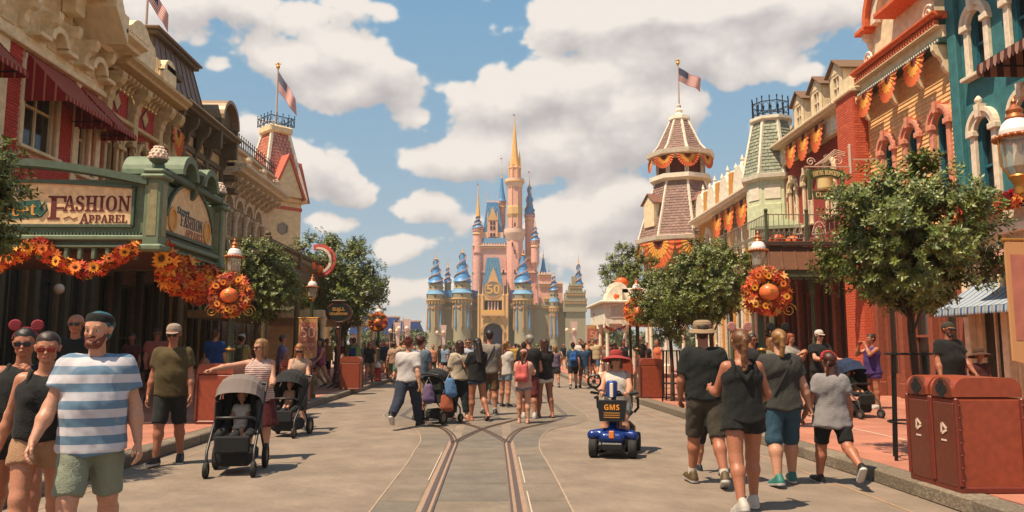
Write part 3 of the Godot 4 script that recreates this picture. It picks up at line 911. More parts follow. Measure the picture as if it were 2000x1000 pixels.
		net(bb, cell, 0.016 * u, m, 0.004 * u * t.get("fold", 1.0) if lod != "far" else 0.0)
		part(t.get("name", {"shorts": "shorts", "pants": "trousers", "skirt": "skirt"}[t.kind]), m, t.mat if t.has("mat") else cloth_mat(t.col), root)
		if t.has("belt"):
			var bm := MB.new()
			bm.t = Transform3D(tb.scaled_local(Vector3((tx + dep) * 1.12 + cl * 0.6, 1, dep * 1.14 + cl * 0.7)), base)
			bm.lathe(Vector3(0, 0.014 * u, 0), [[0.97, 0], [1.0, 0.002], [1.0, 0.026], [0.97, 0.028]], 20)
			part("belt", bm, mat("belt", Color(0.08, 0.075, 0.07), 0.5, "cloth", 0.2), root)
	if o.has("hair"): add_hair(root, o.hair, hx, lod, tb, J)
	if o.has("hat"): add_hat(root, o.hat, hx)
	if o.has("beard"):
		var bd := MB.new(); bd.t = hx
		net([[Vector3(-0.05, -0.035, 0.03), Vector3(-0.028, -0.085, 0.05), 0.023, 0.027], [Vector3(0.05, -0.035, 0.03), Vector3(0.028, -0.085, 0.05), 0.023, 0.027], [Vector3(-0.024, -0.09, 0.06), Vector3(0.024, -0.09, 0.06), 0.03, 0.03], [Vector3(-0.02, -0.04, 0.082), Vector3(0.02, -0.04, 0.082), 0.0095, 0.0095]], 0.007, 0.012, bd, 0.003)
		part("beard", bd, hair_mat(o.beard), root)
	if o.get("glasses", false):
		var gm := MB.new(); gm.t = hx
		for s in [-1.0, 1.0]:
			gm.box(Vector3(s * 0.034, 0.002, 0.099), Vector3(0.05, 0.036, 0.008), 0.003)
			gm.bar(Vector3(s * 0.06, 0.01, 0.097), Vector3(s * 0.086, 0.016, -0.01), 0.005, 0.008)
		gm.box(Vector3(0, 0.01, 0.101), Vector3(0.022, 0.007, 0.007))
		part("sunglasses", gm, mat("lens" if not o.has("lens") else "lens_red", o.get("lens", Color(0.03, 0.03, 0.035)), 0.12, ""), root)
	if o.has("bag"): add_bag(root, o.bag, J, u, dep)
	root.set_meta("_j", [base, u, arm.l.wr, arm.r.wr])
	root.remove_meta("_j")
	return root
func lin_c(c: Color) -> Color: return c.srgb_to_linear()
func cloth_mat(c: Color) -> StandardMaterial3D:
	var m := mat("cloth_" + c.to_html(false), c, 0.92, "cloth", 0.45, 0.0, 0.9)
	m.rim_enabled = true; m.rim = 0.15
	return m
func hair_mat(c: Color) -> StandardMaterial3D:
	var m := mat("hair_" + c.to_html(false), c, 0.5, "hairs", 1.0, 0.0, 0.6)
	m.uv1_world_triplanar = false; m.uv1_scale = Vector3(9, 0.9, 9)
	return m
func add_hair(root: Node3D, hr: Dictionary, hx: Transform3D, lod: String, tb: Basis, J: Callable):
	var b := MB.new(); b.t = hx
	var c: float = {"near": 0.008, "mid": 0.012, "far": 0.02}[lod]
	var bones := [[Vector3(0, 0.055, -0.044), Vector3(0, 0.058, -0.002), 0.085, 0.083], [Vector3(0, 0.0, -0.055), Vector3(0, 0.04, -0.05), 0.066, 0.078]]
	match hr.kind:
		"short": pass
		"bald": bones = [[Vector3(0, -0.005, -0.05), Vector3(0, 0.02, -0.05), 0.066, 0.07]]
		"long":
			for s in [-1.0, 1.0]:
				bones.append([Vector3(s * 0.055, 0.03, -0.035), Vector3(s * 0.068, -0.13, -0.04), 0.04, 0.036])
				bones.append([Vector3(s * 0.068, -0.13, -0.04), Vector3(s * 0.05, -hr.get("len", 0.28), -0.07), 0.036, 0.022])
			bones.append([Vector3(0, 0.0, -0.08), Vector3(0, -hr.get("len", 0.28), -0.095), 0.06, 0.035])
		"bob":
			for s in [-1.0, 1.0]: bones.append([Vector3(s * 0.055, 0.03, -0.025), Vector3(s * 0.072, -0.11, -0.015), 0.042, 0.03])
			bones.append([Vector3(0, 0.0, -0.075), Vector3(0, -0.11, -0.075), 0.065, 0.05])
		"pony", "braid":
			var p := [Vector3(0, 0.06, -0.12), Vector3(0, 0.03, -0.155), Vector3(0, -0.06, -0.15), Vector3(0.01, -0.17, -0.135), Vector3(0.015, -hr.get("len", 0.3), -0.12)]
			for i in 4: bones.append([p[i], p[i + 1], [0.032, 0.03, 0.032, 0.026][i], [0.03, 0.032, 0.026, 0.012][i]])
			if hr.kind == "braid":
				for i in 9: bones.append([Vector3((0.014 if i % 2 else -0.012), 0.03 - i * 0.035, -0.155 + i * 0.002), Vector3((-0.01 if i % 2 else 0.012), 0.012 - i * 0.035, -0.157 + i * 0.002), 0.024 - i * 0.001, 0.022 - i * 0.001])
		"braids":
			for s in [-1.0, 1.0]:
				for i in 8: bones.append([Vector3(s * (0.05 + 0.004 * i) + (0.006 if i % 2 else -0.006), -0.01 - i * 0.036, -0.1 + 0.002 * i), Vector3(s * (0.052 + 0.004 * i), -0.035 - i * 0.036, -0.1), 0.021 - i * 0.001, 0.018 - i * 0.001])
		"bun": bones.append([Vector3(0, 0.11, -0.09), Vector3(0, 0.12, -0.1), 0.042, 0.042])
		"curly":
			for i in 26:
				var f := i * 2.4; var z := 1.0 - i / 26.0 * 1.5
				var q := Vector3(cos(f) * sqrt(1 - minf(z * z, 1)), z, sin(f) * sqrt(1 - minf(z * z, 1))) * 0.085 + Vector3(0, 0.05, -0.035)
				bones.append([q, q + Vector3(0, 0.005, 0), 0.028, 0.028])
	net(bones, c, 0.012, b, 0.004 if lod != "far" else 0.0)
	part("hair", b, hair_mat(hr.col), root)
	if hr.has("band"):
		var m := MB.new(); m.t = hx * Transform3D(Basis(Vector3.RIGHT, -0.3), Vector3(0, 0.045, -0.03))
		m.lathe(Vector3(0, -0.005, 0), [[0.094, -0.022], [0.0975, 0], [0.094, 0.022]], 22)
		part("headband", m, cloth_mat(hr.band), root)
	if hr.has("ears"):   # a headband with two round felt ears
		var m := MB.new(); m.t = hx
		var pts := []
		for i in 11: pts.append(Vector3(-cos(PI * i / 10.0) * 0.094, 0.045 + sin(PI * i / 10.0) * 0.1, -0.01))
		m.tube(pts, 0.008, 6)
		for s in [-1.0, 1.0]:
			m.t = hx * Transform3D(Basis(Vector3.BACK, -s * 0.5) * Basis(Vector3.RIGHT, PI / 2), Vector3(s * 0.082, 0.165, -0.012))
			m.lathe(Vector3.ZERO, [[0, -0.012], [0.04, -0.011], [0.05, 0], [0.04, 0.011], [0, 0.012]], 16)
		part("ear_headband", m, cloth_mat(hr.ears), root)
	if hr.has("flowers"):
		var m := MB.new(); m.t = hx
		for i in 13:
			var f := PI * i / 12.0
			m.ball(Vector3(-cos(f) * 0.098, 0.045 + sin(f) * 0.1, -0.005 + 0.012 * sin(i * 5.0)), Vector3(0.024, 0.022, 0.024), 7, 5)
		part("flower_crown", m, cloth_mat(hr.flowers), root)
func add_hat(root: Node3D, ht: Dictionary, hx: Transform3D):
	var m := MB.new()
	match ht.kind:
		"cap":
			m.t = hx * Transform3D(Basis(Vector3.RIGHT, -0.12) * Basis.from_scale(Vector3(0.93, 1, 1.08)), Vector3(0, 0.048, -0.016))
			m.lathe(Vector3.ZERO, [[0.097, 0], [0.098, 0.03], [0.088, 0.065], [0.06, 0.092], [0.02, 0.102], [0, 0.102]], 20)
			m.t = hx * Transform3D(Basis(Vector3.UP, PI if ht.get("back", false) else 0.0) * Basis(Vector3.RIGHT, 0.16), Vector3(0, 0.05, 0.0))
			var pl := []
			for i in 13:
				var f := lerpf(-1.15, 1.15, i / 12.0)
				pl.append(Vector2(sin(f) * 0.082, 0.03 + cos(f) * 0.135))
			for i in 12: m.t = m.t; m.quad(Vector3(pl[i].x, 0.004, pl[i].y), Vector3(pl[i].x * 0.95, 0.006, 0.06), Vector3(pl[i + 1].x * 0.95, 0.006, 0.06), Vector3(pl[i + 1].x, 0.004, pl[i + 1].y))
		"bucket":
			m.t = hx * Transform3D(Basis(Vector3.RIGHT, -0.1), Vector3(0, 0.04, -0.014))
			m.lathe(Vector3.ZERO, [[0.15, -0.035], [0.152, -0.031], [0.126, 0.0], [0.104, 0.012], [0.101, 0.06], [0.09, 0.088], [0.06, 0.1], [0, 0.103]], 24)
			m.lathe(Vector3.ZERO, [[0.1, 0.0], [0.15, -0.035]], 24)
		"sun":
			m.t = hx * Transform3D(Basis(Vector3.RIGHT, -0.2), Vector3(0, 0.045, -0.012))
			m.lathe(Vector3.ZERO, [[0.225, -0.06], [0.228, -0.055], [0.19, -0.02], [0.13, 0.0], [0.105, 0.012], [0.103, 0.07], [0.09, 0.1], [0.05, 0.112], [0, 0.113]], 28)
			m.lathe(Vector3.ZERO, [[0.1, 0.005], [0.19, -0.026], [0.225, -0.06]], 28)
		"scarf":
			m.t = hx * Transform3D(Basis(Vector3.RIGHT, -0.22) * Basis.from_scale(Vector3(0.92, 1, 1.1)), Vector3(0, 0.045, -0.016))
			m.lathe(Vector3.ZERO, [[0.094, 0.0], [0.0975, 0.02], [0.097, 0.045], [0.09, 0.062]], 22)
	var o := part({"cap": "cap", "bucket": "bucket_hat", "sun": "sun_hat", "scarf": "head_scarf"}[ht.kind], m, cloth_mat(ht.col), root)
	if ht.kind == "bucket" or ht.kind == "sun":
		var bnd := MB.new(); bnd.t = m.t
		bnd.lathe(Vector3.ZERO, [[0.107, 0.012], [0.109, 0.016], [0.107, 0.034], [0.104, 0.036]], 24)
		part("hat_band", bnd, cloth_mat(ht.get("band", ht.col.darkened(0.25))), o)
func add_bag(root: Node3D, bg: Dictionary, J: Callable, u: float, dep: float):
	match bg.kind:
		"backpack":
			var m := MB.new()
			m.t = Transform3D(Basis.IDENTITY, J.call(0, 0.17, -0.04) - Vector3(0, 0, dep + 0.02))
			net([[Vector3(-0.07, -0.12, 0), Vector3(-0.06, 0.1, 0.02), 0.075, 0.065], [Vector3(0.07, -0.12, 0), Vector3(0.06, 0.1, 0.02), 0.075, 0.065], [Vector3(-0.05, -0.1, -0.05), Vector3(0.05, -0.1, -0.05), 0.06, 0.06]], 0.022, 0.03, m, 0.006)
			var o := part("backpack", m, cloth_mat(bg.col), root)
			var st := MB.new()
			for s in [-1.0, 1.0]:
				var pts := []
				for i in 9:
					var f := lerpf(-0.9, PI + 0.9, i / 8.0)
					pts.append(J.call(s * 0.06, 0.245 + 0.078 * sin(f), 0.075 * cos(f) - 0.004))
				st.tube(pts, 0.013, 6)
			part("strap", st, cloth_mat(bg.get("strap", bg.col.darkened(0.3))), o)
		"cross":   # a strap across the body and a small bag at the hip
			var st := MB.new()
			var s: float = bg.get("side", 1.0)
			for z in [-1.0, 1.0]:
				st.tube([J.call(-s * 0.06, 0.318, 0.0), J.call(-s * 0.05, 0.27, z * 0.072), J.call(0.0, 0.17, z * 0.083), J.call(s * 0.065, 0.05, z * 0.075), J.call(s * 0.1, 0.0, z * 0.03)], 0.013, 6)
			var o := part("bag_strap", st, cloth_mat(bg.col), root)
			var m := MB.new()
			m.box(J.call(s * 0.118, -0.02, 0.0), Vector3(0.07, 0.15, 0.2), 0.025)
			part("bag", m, cloth_mat(bg.col), o)
# ---------------------------------------------------------------- facades: x along the street, y up, z out of the wall
func arc(cx: float, cy: float, r: float, a0: float, a1: float, n: int) -> Array:
	var p := []
	for i in n + 1: p.append(Vector2(cx + cos(lerpf(a0, a1, float(i) / n)) * r, cy + sin(lerpf(a0, a1, float(i) / n)) * r))
	return p
# a wall with real openings; holes are [centre x, bottom, width, height, arched]
func wall(b: MB, x0: float, x1: float, y0: float, y1: float, holes: Array, thick := 0.3):
	var xs := [x0, x1]; var ys := [y0, y1]
	for q in holes:
		xs.append_array([q[0] - q[2] / 2, q[0] + q[2] / 2]); ys.append_array([q[1], q[1] + q[3]])
	xs.sort(); ys.sort()
	for i in xs.size() - 1:
		for j in ys.size() - 1:
			if xs[i + 1] - xs[i] < 1e-4 or ys[j + 1] - ys[j] < 1e-4: continue
			var cx: float = (xs[i] + xs[i + 1]) / 2; var cy: float = (ys[j] + ys[j + 1]) / 2
			var open := false
			for q in holes:
				if absf(cx - q[0]) < q[2] / 2 and cy > q[1] and cy < q[1] + q[3]: open = true
			if not open: b.quad(Vector3(xs[i], ys[j], 0), Vector3(xs[i], ys[j + 1], 0), Vector3(xs[i + 1], ys[j + 1], 0), Vector3(xs[i + 1], ys[j], 0))
	for q in holes:
		var l: float = q[0] - q[2] / 2; var r: float = q[0] + q[2] / 2; var bt: float = q[1]; var tp: float = q[1] + q[3]
		for e in [[l, bt, l, tp], [l, tp, r, tp], [r, tp, r, bt], [r, bt, l, bt]]:
			b.quad(Vector3(e[0], e[1], 0), Vector3(e[0], e[1], -thick), Vector3(e[2], e[3], -thick), Vector3(e[2], e[3], 0))
		if q.size() > 4 and q[4]:
			var w: float = q[2] / 2
			for s in [-1.0, 1.0]:
				var pl := [Vector2(q[0] + s * w, tp), Vector2(q[0] + s * w, tp - w)]
				for k in range(1, 7): pl.append(Vector2(q[0] + s * w * cos(PI / 2 * k / 6.0), tp - w + w * sin(PI / 2 * k / 6.0)))
				b.prism(pl, -thick, 0.0)
# a sash window: frame, pane, trim and sill
func window(p: Node, x: float, y: float, w: float, h: float, o: Dictionary) -> Node3D:
	var fr: Material = o.frame
	var m := MB.new()
	var z := -0.12
	var t: float = o.get("bar", 0.06)
	var arch: bool = o.get("arch", false)
	var top := y + h - (w / 2 if arch else 0.0)
	for s in [-1.0, 1.0]: m.box(Vector3(x + s * (w / 2 - t / 2), (y + top) / 2, z), Vector3(t, top - y, 0.1))
	m.box(Vector3(x, y + t / 2, z), Vector3(w - 2 * t, t, 0.1))
	if arch:
		m.prism(arc(x, top, w / 2, 0, PI, 10) + arc(x, top, w / 2 - t, PI, 0, 10), z - 0.05, z + 0.05)
	else: m.box(Vector3(x, top - t / 2, z), Vector3(w - 2 * t, t, 0.1))
	if o.get("rail", true): m.box(Vector3(x, y + h * 0.5, z - 0.01), Vector3(w - 2 * t, t * 0.8, 0.07))
	for k in o.get("mull", 0): m.box(Vector3(x - w / 2 + w * (k + 1) / (o.mull + 1), (y + top) / 2, z - 0.012), Vector3(t * 0.7, top - y - 2 * t, 0.06))
	var f := part("window", m, fr, p)
	var g := MB.new()
	if arch: g.prism([Vector2(x - w / 2 + t, y + t)] + arc(x, top, w / 2 - t, PI, 0, 10) + [Vector2(x + w / 2 - t, y + t)], z - 0.045, z - 0.03)
	else: g.box(Vector3(x, y + h / 2, z - 0.04), Vector3(w - 2 * t, h - 2 * t, 0.012))
	part("pane", g, o.get("glass", pane_mat()), f)
	var bk := MB.new()
	bk.box(Vector3(x, y + h / 2, z - 0.28), Vector3(w + 0.1, h + 0.1, 0.02))
	part("room_behind", bk, mat("room", Color(0.70, 0.62, 0.52), 0.9, "fine", 1.0), f)
	if o.has("curtain"):
		var c := MB.new()
		for s in [-1.0, 1.0]:
			var pts := []
			for k in 9: pts.append(Vector2(x + s * (w / 2 - t - k * w * 0.035), z - 0.14 + 0.02 * (k % 2)))
			for k in 8:
				var a: Vector2 = pts[k]; var bb: Vector2 = pts[k + 1]
				m = c
				c.quad(Vector3(a.x, y + t, a.y), Vector3(a.x, y + h * 0.97 - (w * 0.1 if arch else 0.0), a.y), Vector3(bb.x, y + h * 0.97 - (w * 0.06 if arch else 0.0), bb.y), Vector3(bb.x, y + t, bb.y))
		part("curtain", c, o.curtain, f)
	if o.has("trim"):
		var tw: float = o.get("tw", 0.14); var td: float = o.get("td", 0.09)
		var tm := MB.new()
		for s in [-1.0, 1.0]: tm.box(Vector3(x + s * (w / 2 + tw / 2 - 0.01), (y + top) / 2, td / 2 - 0.01), Vector3(tw, top - y, td), 0.012)
		if arch:
			tm.prism(arc(x, top, w / 2 + tw, 0, PI, 14) + arc(x, top, w / 2 - 0.01, PI, 0, 14), -0.01, td)
			tm.prism(arc(x, top, w / 2 + tw + 0.05, 0, PI, 14) + arc(x, top, w / 2 + tw * 0.7, PI, 0, 14), 0.0, td + 0.05)
			for s in [-1.0, 1.0]: tm.box(Vector3(x + s * (w / 2 + tw / 2 + 0.01), top - 0.02, td * 0.7), Vector3(tw + 0.1, 0.14, td * 1.4 + 0.03), 0.015)
			tm.prism([Vector2(x - 0.06, top + w / 2 - 0.02), Vector2(x - 0.09, top + w / 2 + tw + 0.12), Vector2(x + 0.09, top + w / 2 + tw + 0.12), Vector2(x + 0.06, top + w / 2 - 0.02)], 0, td + 0.1)
		else:
			tm.box(Vector3(x, top + tw / 2, td / 2), Vector3(w + 2 * tw - 0.02, tw, td + 0.012), 0.012)
			if o.get("hood", false): tm.box(Vector3(x, top + tw + 0.04, td), Vector3(w + 2 * tw + 0.14, 0.08, td * 2), 0.02)
		part("trim", tm, o.trim, f)
		var sm := MB.new()
		sm.box(Vector3(x, y - 0.05, td), Vector3(w + 2 * tw + 0.1, 0.09, td * 2 + 0.02), 0.015)
		part("sill", sm, o.trim, f)
	return f
func pane_mat() -> StandardMaterial3D:
	if mats.has("pane"): return mats["pane"]
	var m := StandardMaterial3D.new()
	m.albedo_color = Color(0.16, 0.17, 0.17, 0.55)
	m.transparency = BaseMaterial3D.TRANSPARENCY_ALPHA
	m.roughness = 0.04
	mats["pane"] = m
	return m
# courses of bricks in a rectangle of wall; pieces is how many stay bricks of their own
func bricks(p: Node3D, x0: float, x1: float, y0: float, y1: float, holes: Array, tones: Array, near_x: float, pieces: int, bl := 0.215, bh := 0.062, mortar := 0.014, z := 0.0):
	var list := []
	var row := 0
	var y := y0 + mortar / 2
	while y + bh * 0.5 < y1:
		var x := x0 - (bl * 0.5 if row % 2 else 0.0)
		while x < x1:
			var a := maxf(x, x0); var c := minf(x + bl, x1)
			if c - a > 0.04:
				var ok := true
				for q in holes:
					var l: float = q[0] - q[2] / 2; var r: float = q[0] + q[2] / 2
					if y + bh > q[1] and y < q[1] + q[3] and c > l and a < r:
						if a < l and l - a > 0.03: c = l
						elif c > r and c - r > 0.03: a = r
						else: ok = false
				if ok: list.append([a, c, y, absf((a + c) / 2 - near_x)])
			x += bl + mortar
		y += bh + mortar
		row += 1
	list.sort_custom(func(s, t): return s[3] < t[3])
	var shared := {}
	var rest := MB.new()
	for i in list.size():
		var q: Array = list[i]
		var w: float = q[1] - q[0]
		var at := Vector3((q[0] + q[1]) / 2, q[2] + bh / 2, z + 0.002 + rng.randf() * 0.004)
		if i < pieces:
			var k := int(round(w * 200))
			if not shared.has(k):
				var m := MB.new()
				m.box(Vector3.ZERO, Vector3(w, bh, 0.03), 0.004)
				shared[k] = m.mesh()
			part("brick", shared[k], tones[rng.randi() % tones.size()], p, at)
		else: rest.box(at, Vector3(w, bh, 0.03), 0.0)
	if rest.v.size() > 0:
		var o := part("brickwork", rest, tones[0], p)
		o.set_meta("kind", "stuff")
# a bracket under a cornice: an S of two lobes, seen from the side
func bracket(b: MB, x: float, top: float, h: float, d: float, w := 0.12):
	var pl := [Vector2(0, top), Vector2(d, top), Vector2(d, top - h * 0.18), Vector2(d * 0.86, top - h * 0.34), Vector2(d * 0.62, top - h * 0.42), Vector2(d * 0.48, top - h * 0.56), Vector2(d * 0.46, top - h * 0.72), Vector2(d * 0.3, top - h * 0.9), Vector2(0.0, top - h)]
	b.sweep(pl, x - w / 2, x + w / 2)
func cornice(b: MB, x0: float, x1: float, y: float, h: float, d: float):   # y is the underside
	b.sweep([Vector2(0, y), Vector2(d * 0.35, y), Vector2(d * 0.42, y + h * 0.25), Vector2(d * 0.8, y + h * 0.35), Vector2(d * 0.84, y + h * 0.55), Vector2(d, y + h * 0.75), Vector2(d, y + h), Vector2(0, y + h)], x0, x1)
# a bunting: half a pleated disc of cloth with dyed rings
func bunting(label: String, at: Vector3, turn: float, w: float, drop: float, group := "orange and yellow buntings"):
	var t := thing("bunting", label, "bunting", at, turn, group)
	var m := MB.new()
	var ring := [[0.0, 0.30, lin(0.46, 0.16, 0.13)], [0.30, 0.66, lin(0.93, 0.64, 0.26)], [0.66, 1.0, lin(0.87, 0.41, 0.20)]]
	var n := 28
	for i in n:
		for q in ring:
			m.col = q[2]
			var v := []
			for e in [[i, q[0]], [i, q[1]], [i + 1, q[1]], [i + 1, q[0]]]:
				var f: float = PI * e[0] / n
				var wob: float = 1.0 + (0.10 * sin(f * 5.0 + e[0]) if q[0] < 0.5 else 0.0) * (1.0 if e[1] > 0.1 and e[1] < 0.9 else 0.3)
				var r: float = e[1] * wob
				v.append(Vector3(-cos(f) * r * w / 2, -sin(f) * r * drop, 0.05 + (0.035 if int(e[0]) % 2 else -0.02) * e[1] + 0.05 * sin(f) * e[1]))
			m.quad(v[0], v[1], v[2], v[3])
	part("cloth", m, vmat("bunting_cloth", 0.85, "cloth", 0.15), t)
	var rod := MB.new()
	rod.box(Vector3(0, 0.012, 0.03), Vector3(w, 0.03, 0.04), 0.006)
	part("heading", rod, mat("heading", Color(0.45, 0.14, 0.1), 0.8, "cloth", 0.2), t)
# a shop awning: striped sheet of cloth strips, side cheeks and a scalloped valance
func awning(p: Node3D, x0: float, x1: float, y: float, d: float, drop: float, cols: Array, strip: float, cheeks := true, val := 0.16, scallop := true):
	var n := maxi(int((x1 - x0) / strip), 2)
	var m := MB.new()
	for i in n:
		var a := lerpf(x0, x1, float(i) / n); var c := lerpf(x0, x1, float(i + 1) / n)
		m.col = lin_c(cols[i % cols.size()])
		var prev := Vector2(0, y)
		for k in 4:
			var f := (k + 1) / 4.0
			var q := Vector2(d * f, y - drop * f - sin(f * PI) * 0.05)
			m.quad(Vector3(a, prev.y, prev.x), Vector3(c, prev.y, prev.x), Vector3(c, q.y, q.x), Vector3(a, q.y, q.x))
			prev = q
		for k in 4:
			var a2 := lerpf(a, c, k / 4.0); var c2 := lerpf(a, c, (k + 1) / 4.0)
			m.quad(Vector3(a2, y - drop, d), Vector3(c2, y - drop, d), Vector3(c2, y - drop - val * (0.6 + 0.4 * sin(PI * (k + 1) / 4.0) if scallop else 1.0), d + 0.012), Vector3(a2, y - drop - val * (0.6 + 0.4 * sin(PI * k / 4.0) if scallop else 1.0), d + 0.012))
	if cheeks:
		for sx in [x0, x1]:
			for i in 24:   # pale piping every few hand's breadths
				m.col = lin_c(cols[2] if cols.size() == 3 and i % 6 == 5 else cols[0 if cols.size() != 2 else (i / 3) % 2])
				var z0 := d * i / 24.0; var z1 := d * (i + 1) / 24.0
				m.quad(Vector3(sx, y - drop - val, z0), Vector3(sx, y - drop * i / 24.0 - 0.02, z0), Vector3(sx, y - drop * (i + 1) / 24.0 - 0.02, z1), Vector3(sx, y - drop - val, z1))
	var aw := part("awning", m, vmat("awning_cloth", 0.9, "cloth", 0.3), p)
	var fr := MB.new()
	fr.bar(Vector3(x0, y - drop, d - 0.02), Vector3(x1, y - drop, d - 0.02), 0.025, 0.025)
	for sx in [x0 + 0.02, x1 - 0.02]: fr.bar(Vector3(sx, y - drop, 0.0), Vector3(sx, y - drop, d - 0.02), 0.025, 0.025)
	part("awning_frame", fr, mat("iron", Color(0.09, 0.085, 0.08), 0.5, "fine", 0.4, 0.3), aw)
# a flag on a pole
func flag(label: String, at: Vector3, h: float, fw: float, droop: float, turn: float):
	var t := thing("flagpole", label, "flag", at, turn, "flags on roof poles")
	var m := MB.new()
	m.lathe(Vector3.ZERO, [[0.12, 0], [0.12, 0.1], [0.055, 0.2], [0.04, h], [0.02, h + 0.02]], 10)
	part("pole", m, mat("pole", Color(0.70, 0.62, 0.58), 0.5, "fine", 0.5), t)
	m = MB.new()
	m.ball(Vector3(0, h + 0.12, 0), Vector3(0.11, 0.12, 0.11), 10, 6)
	m.box(Vector3(0, h + 0.27, 0), Vector3(0.32, 0.05, 0.05), 0.01); m.ball(Vector3(0, h + 0.32, 0), Vector3(0.06, 0.09, 0.06), 8, 5)
	part("finial", m, mat("gilt", Color(0.80, 0.58, 0.25), 0.35, "fine", 0.4, 0.7), t)
	var fh := fw * 0.55
	var red := MB.new(); var blue := MB.new()
	var nx := 16
	for j in 13:
		for i in nx:
			var q := []
			for e in [[i, j], [i + 1, j], [i + 1, j + 1], [i, j + 1]]:
				var u: float = float(e[0]) / nx; var v: float = float(e[1]) / 13.0
				q.append(Vector3(0.05 + u * fw * cos(droop), h - 0.15 - v * fh - u * fw * sin(droop) * (1.0 - 0.12 * v), sin(u * 9.0 + v * 1.5) * 0.10 * u * fw))
			if i < 7 and j < 7: blue.col = lin(0.20, 0.25, 0.45); blue.quad(q[0], q[1], q[2], q[3])
			else:
				red.col = lin(0.80, 0.25, 0.23) if j % 2 == 0 else lin(0.92, 0.89, 0.86)
				red.quad(q[0], q[1], q[2], q[3])
	var f := part("flag_cloth", red, vmat("flag_cloth", 0.85, "cloth", 0.2), t)
	part("canton", blue, vmat("flag_cloth"), f)
	var st := MB.new()
	st.col = lin(0.85, 0.82, 0.8)
	for j in 5:
		for i in 6:
			var u := (i + 0.6 + 0.4 * (j % 2)) / nx; var v := (j + 1.0) / 13.0 * 1.15
			for s in [-1.0, 1.0]: st.ball(Vector3(0.05 + u * fw * cos(droop), h - 0.15 - v * fh - u * fw * sin(droop), sin(u * 9.0 + v * 1.5) * 0.10 * u * fw + s * 0.006), Vector3(0.02, 0.02, 0.006) * fw * 0.55, 5, 4)
	part("stars", st, vmat("flag_cloth"), f)
# shingles: rows of tabs on one sloping face between two edges (bottom left, bottom right, top right, top left)
func shingles(b: MB, a: Vector3, c: Vector3, d: Vector3, e: Vector3, row: float, tab: float, tones: Array, pointed := false):
	var up := (e - a).length()
	var n := maxi(int(up / row), 2)
	var nrm := (c - a).cross(e - a).normalized()
	for i in n:
		var f0 := float(i) / n; var f1 := float(i + 1) / n + 0.25 / n
		var l0 := a.lerp(e, f0); var r0 := c.lerp(d, f0); var l1 := a.lerp(e, minf(f1, 1)); var r1 := c.lerp(d, minf(f1, 1))
		var k := maxi(int((r0 - l0).length() / tab), 1)
		for j in k:
			var s := (0.5 / k if i % 2 else 0.0)
			var g0 := clampf((j + 0.04) / k - s, 0, 1); var g1 := clampf((j + 0.96) / k - s, 0, 1)
			b.col = tones[rng.randi() % tones.size()]
			var lift := nrm * (0.025 + rng.randf() * 0.012)
			var p0 := l0.lerp(r0, g0) + lift; var p1 := l0.lerp(r0, g1) + lift; var p2 := l1.lerp(r1, g1); var p3 := l1.lerp(r1, g0)
			if pointed:
				var mid := (p0 + p1) / 2
				b.quad(p0 + (p3 - p0) * 0.4, p3, p2, p1 + (p2 - p1) * 0.4); b.tri(mid, p0 + (p3 - p0) * 0.4, p1 + (p2 - p1) * 0.4)
			else:
				b.quad(p0, p3, p2, p1)
				b.quad(p0 - lift, p0, p1, p1 - lift)
# iron cresting along a line
func cresting(p: Node3D, pts: Array, h: float, step: float, m: Material):
	var b := MB.new()
	for i in pts.size() - 1:
		var a: Vector3 = pts[i]; var c: Vector3 = pts[i + 1]
		b.bar(a + Vector3(0, h * 0.12, 0), c + Vector3(0, h * 0.12, 0), 0.03, 0.03); b.bar(a + Vector3(0, h * 0.75, 0), c + Vector3(0, h * 0.75, 0), 0.03, 0.03)
		var n := maxi(int((c - a).length() / step), 1)
		var dir := (c - a).normalized()
		for k in n + 1:
			var q := a.lerp(c, float(k) / n)
			b.bar(q, q + Vector3(0, h, 0), 0.026, 0.026)
			b.ball(q + Vector3(0, h, 0), Vector3(0.03, 0.06, 0.03), 6, 4)
			if k < n:
				var o := a.lerp(c, (k + 0.5) / n) + Vector3(0, h * 0.44, 0)
				var ring := []
				for z in 13: ring.append(o + dir * cos(TAU * z / 12) * step * 0.42 + Vector3(0, sin(TAU * z / 12) * h * 0.27, 0))
				b.tube(ring, 0.012, 4, false)
	part("iron_cresting", b, m, p)
func text(p: Node, s: String, size: float, at: Vector3, m: Material, font := "Droid Serif", depth := 0.015, bold := true, wide := 1.0) -> MeshInstance3D:
	var f := SystemFont.new()
	f.font_names = PackedStringArray([font])
	if bold: f.font_weight = 700
	var t := TextMesh.new()
	t.text = s; t.font = f; t.font_size = 48; t.pixel_size = size / 48.0; t.depth = depth
	t.horizontal_alignment = HORIZONTAL_ALIGNMENT_CENTER
	var o := part("lettering", t, m, p, at)
	o.scale.x = wide
	return o
# ---------------------------------------------------------------- the left side of the street
func boards(p: Node3D, x0: float, x1: float, y0: float, y1: float, holes: Array, course: float, tones: Array):   # overlapping weatherboards, each a piece
	var y := y0
	while y < y1 - 0.02:
		var cuts := [[x0, x1]]
		for q in holes:
			var l: float = q[0] - q[2] / 2; var r: float = q[0] + q[2] / 2
			if y + course > q[1] and y < q[1] + q[3]:
				var nx := []
				for c in cuts:
					if r <= c[0] or l >= c[1]: nx.append(c); continue
					if l - c[0] > 0.03: nx.append([c[0], l])
					if c[1] - r > 0.03: nx.append([r, c[1]])
				cuts = nx
		for c in cuts:
			var m := MB.new()
			var h := minf(course, y1 - y)
			m.sweep([Vector2(0, y), Vector2(0.03, y), Vector2(0.03, y + 0.012), Vector2(0.008, y + h + 0.012), Vector2(0, y + h + 0.012)], c[0], c[1])
			part("weatherboard", m, tones[rng.randi() % tones.size()], p)
		y += course
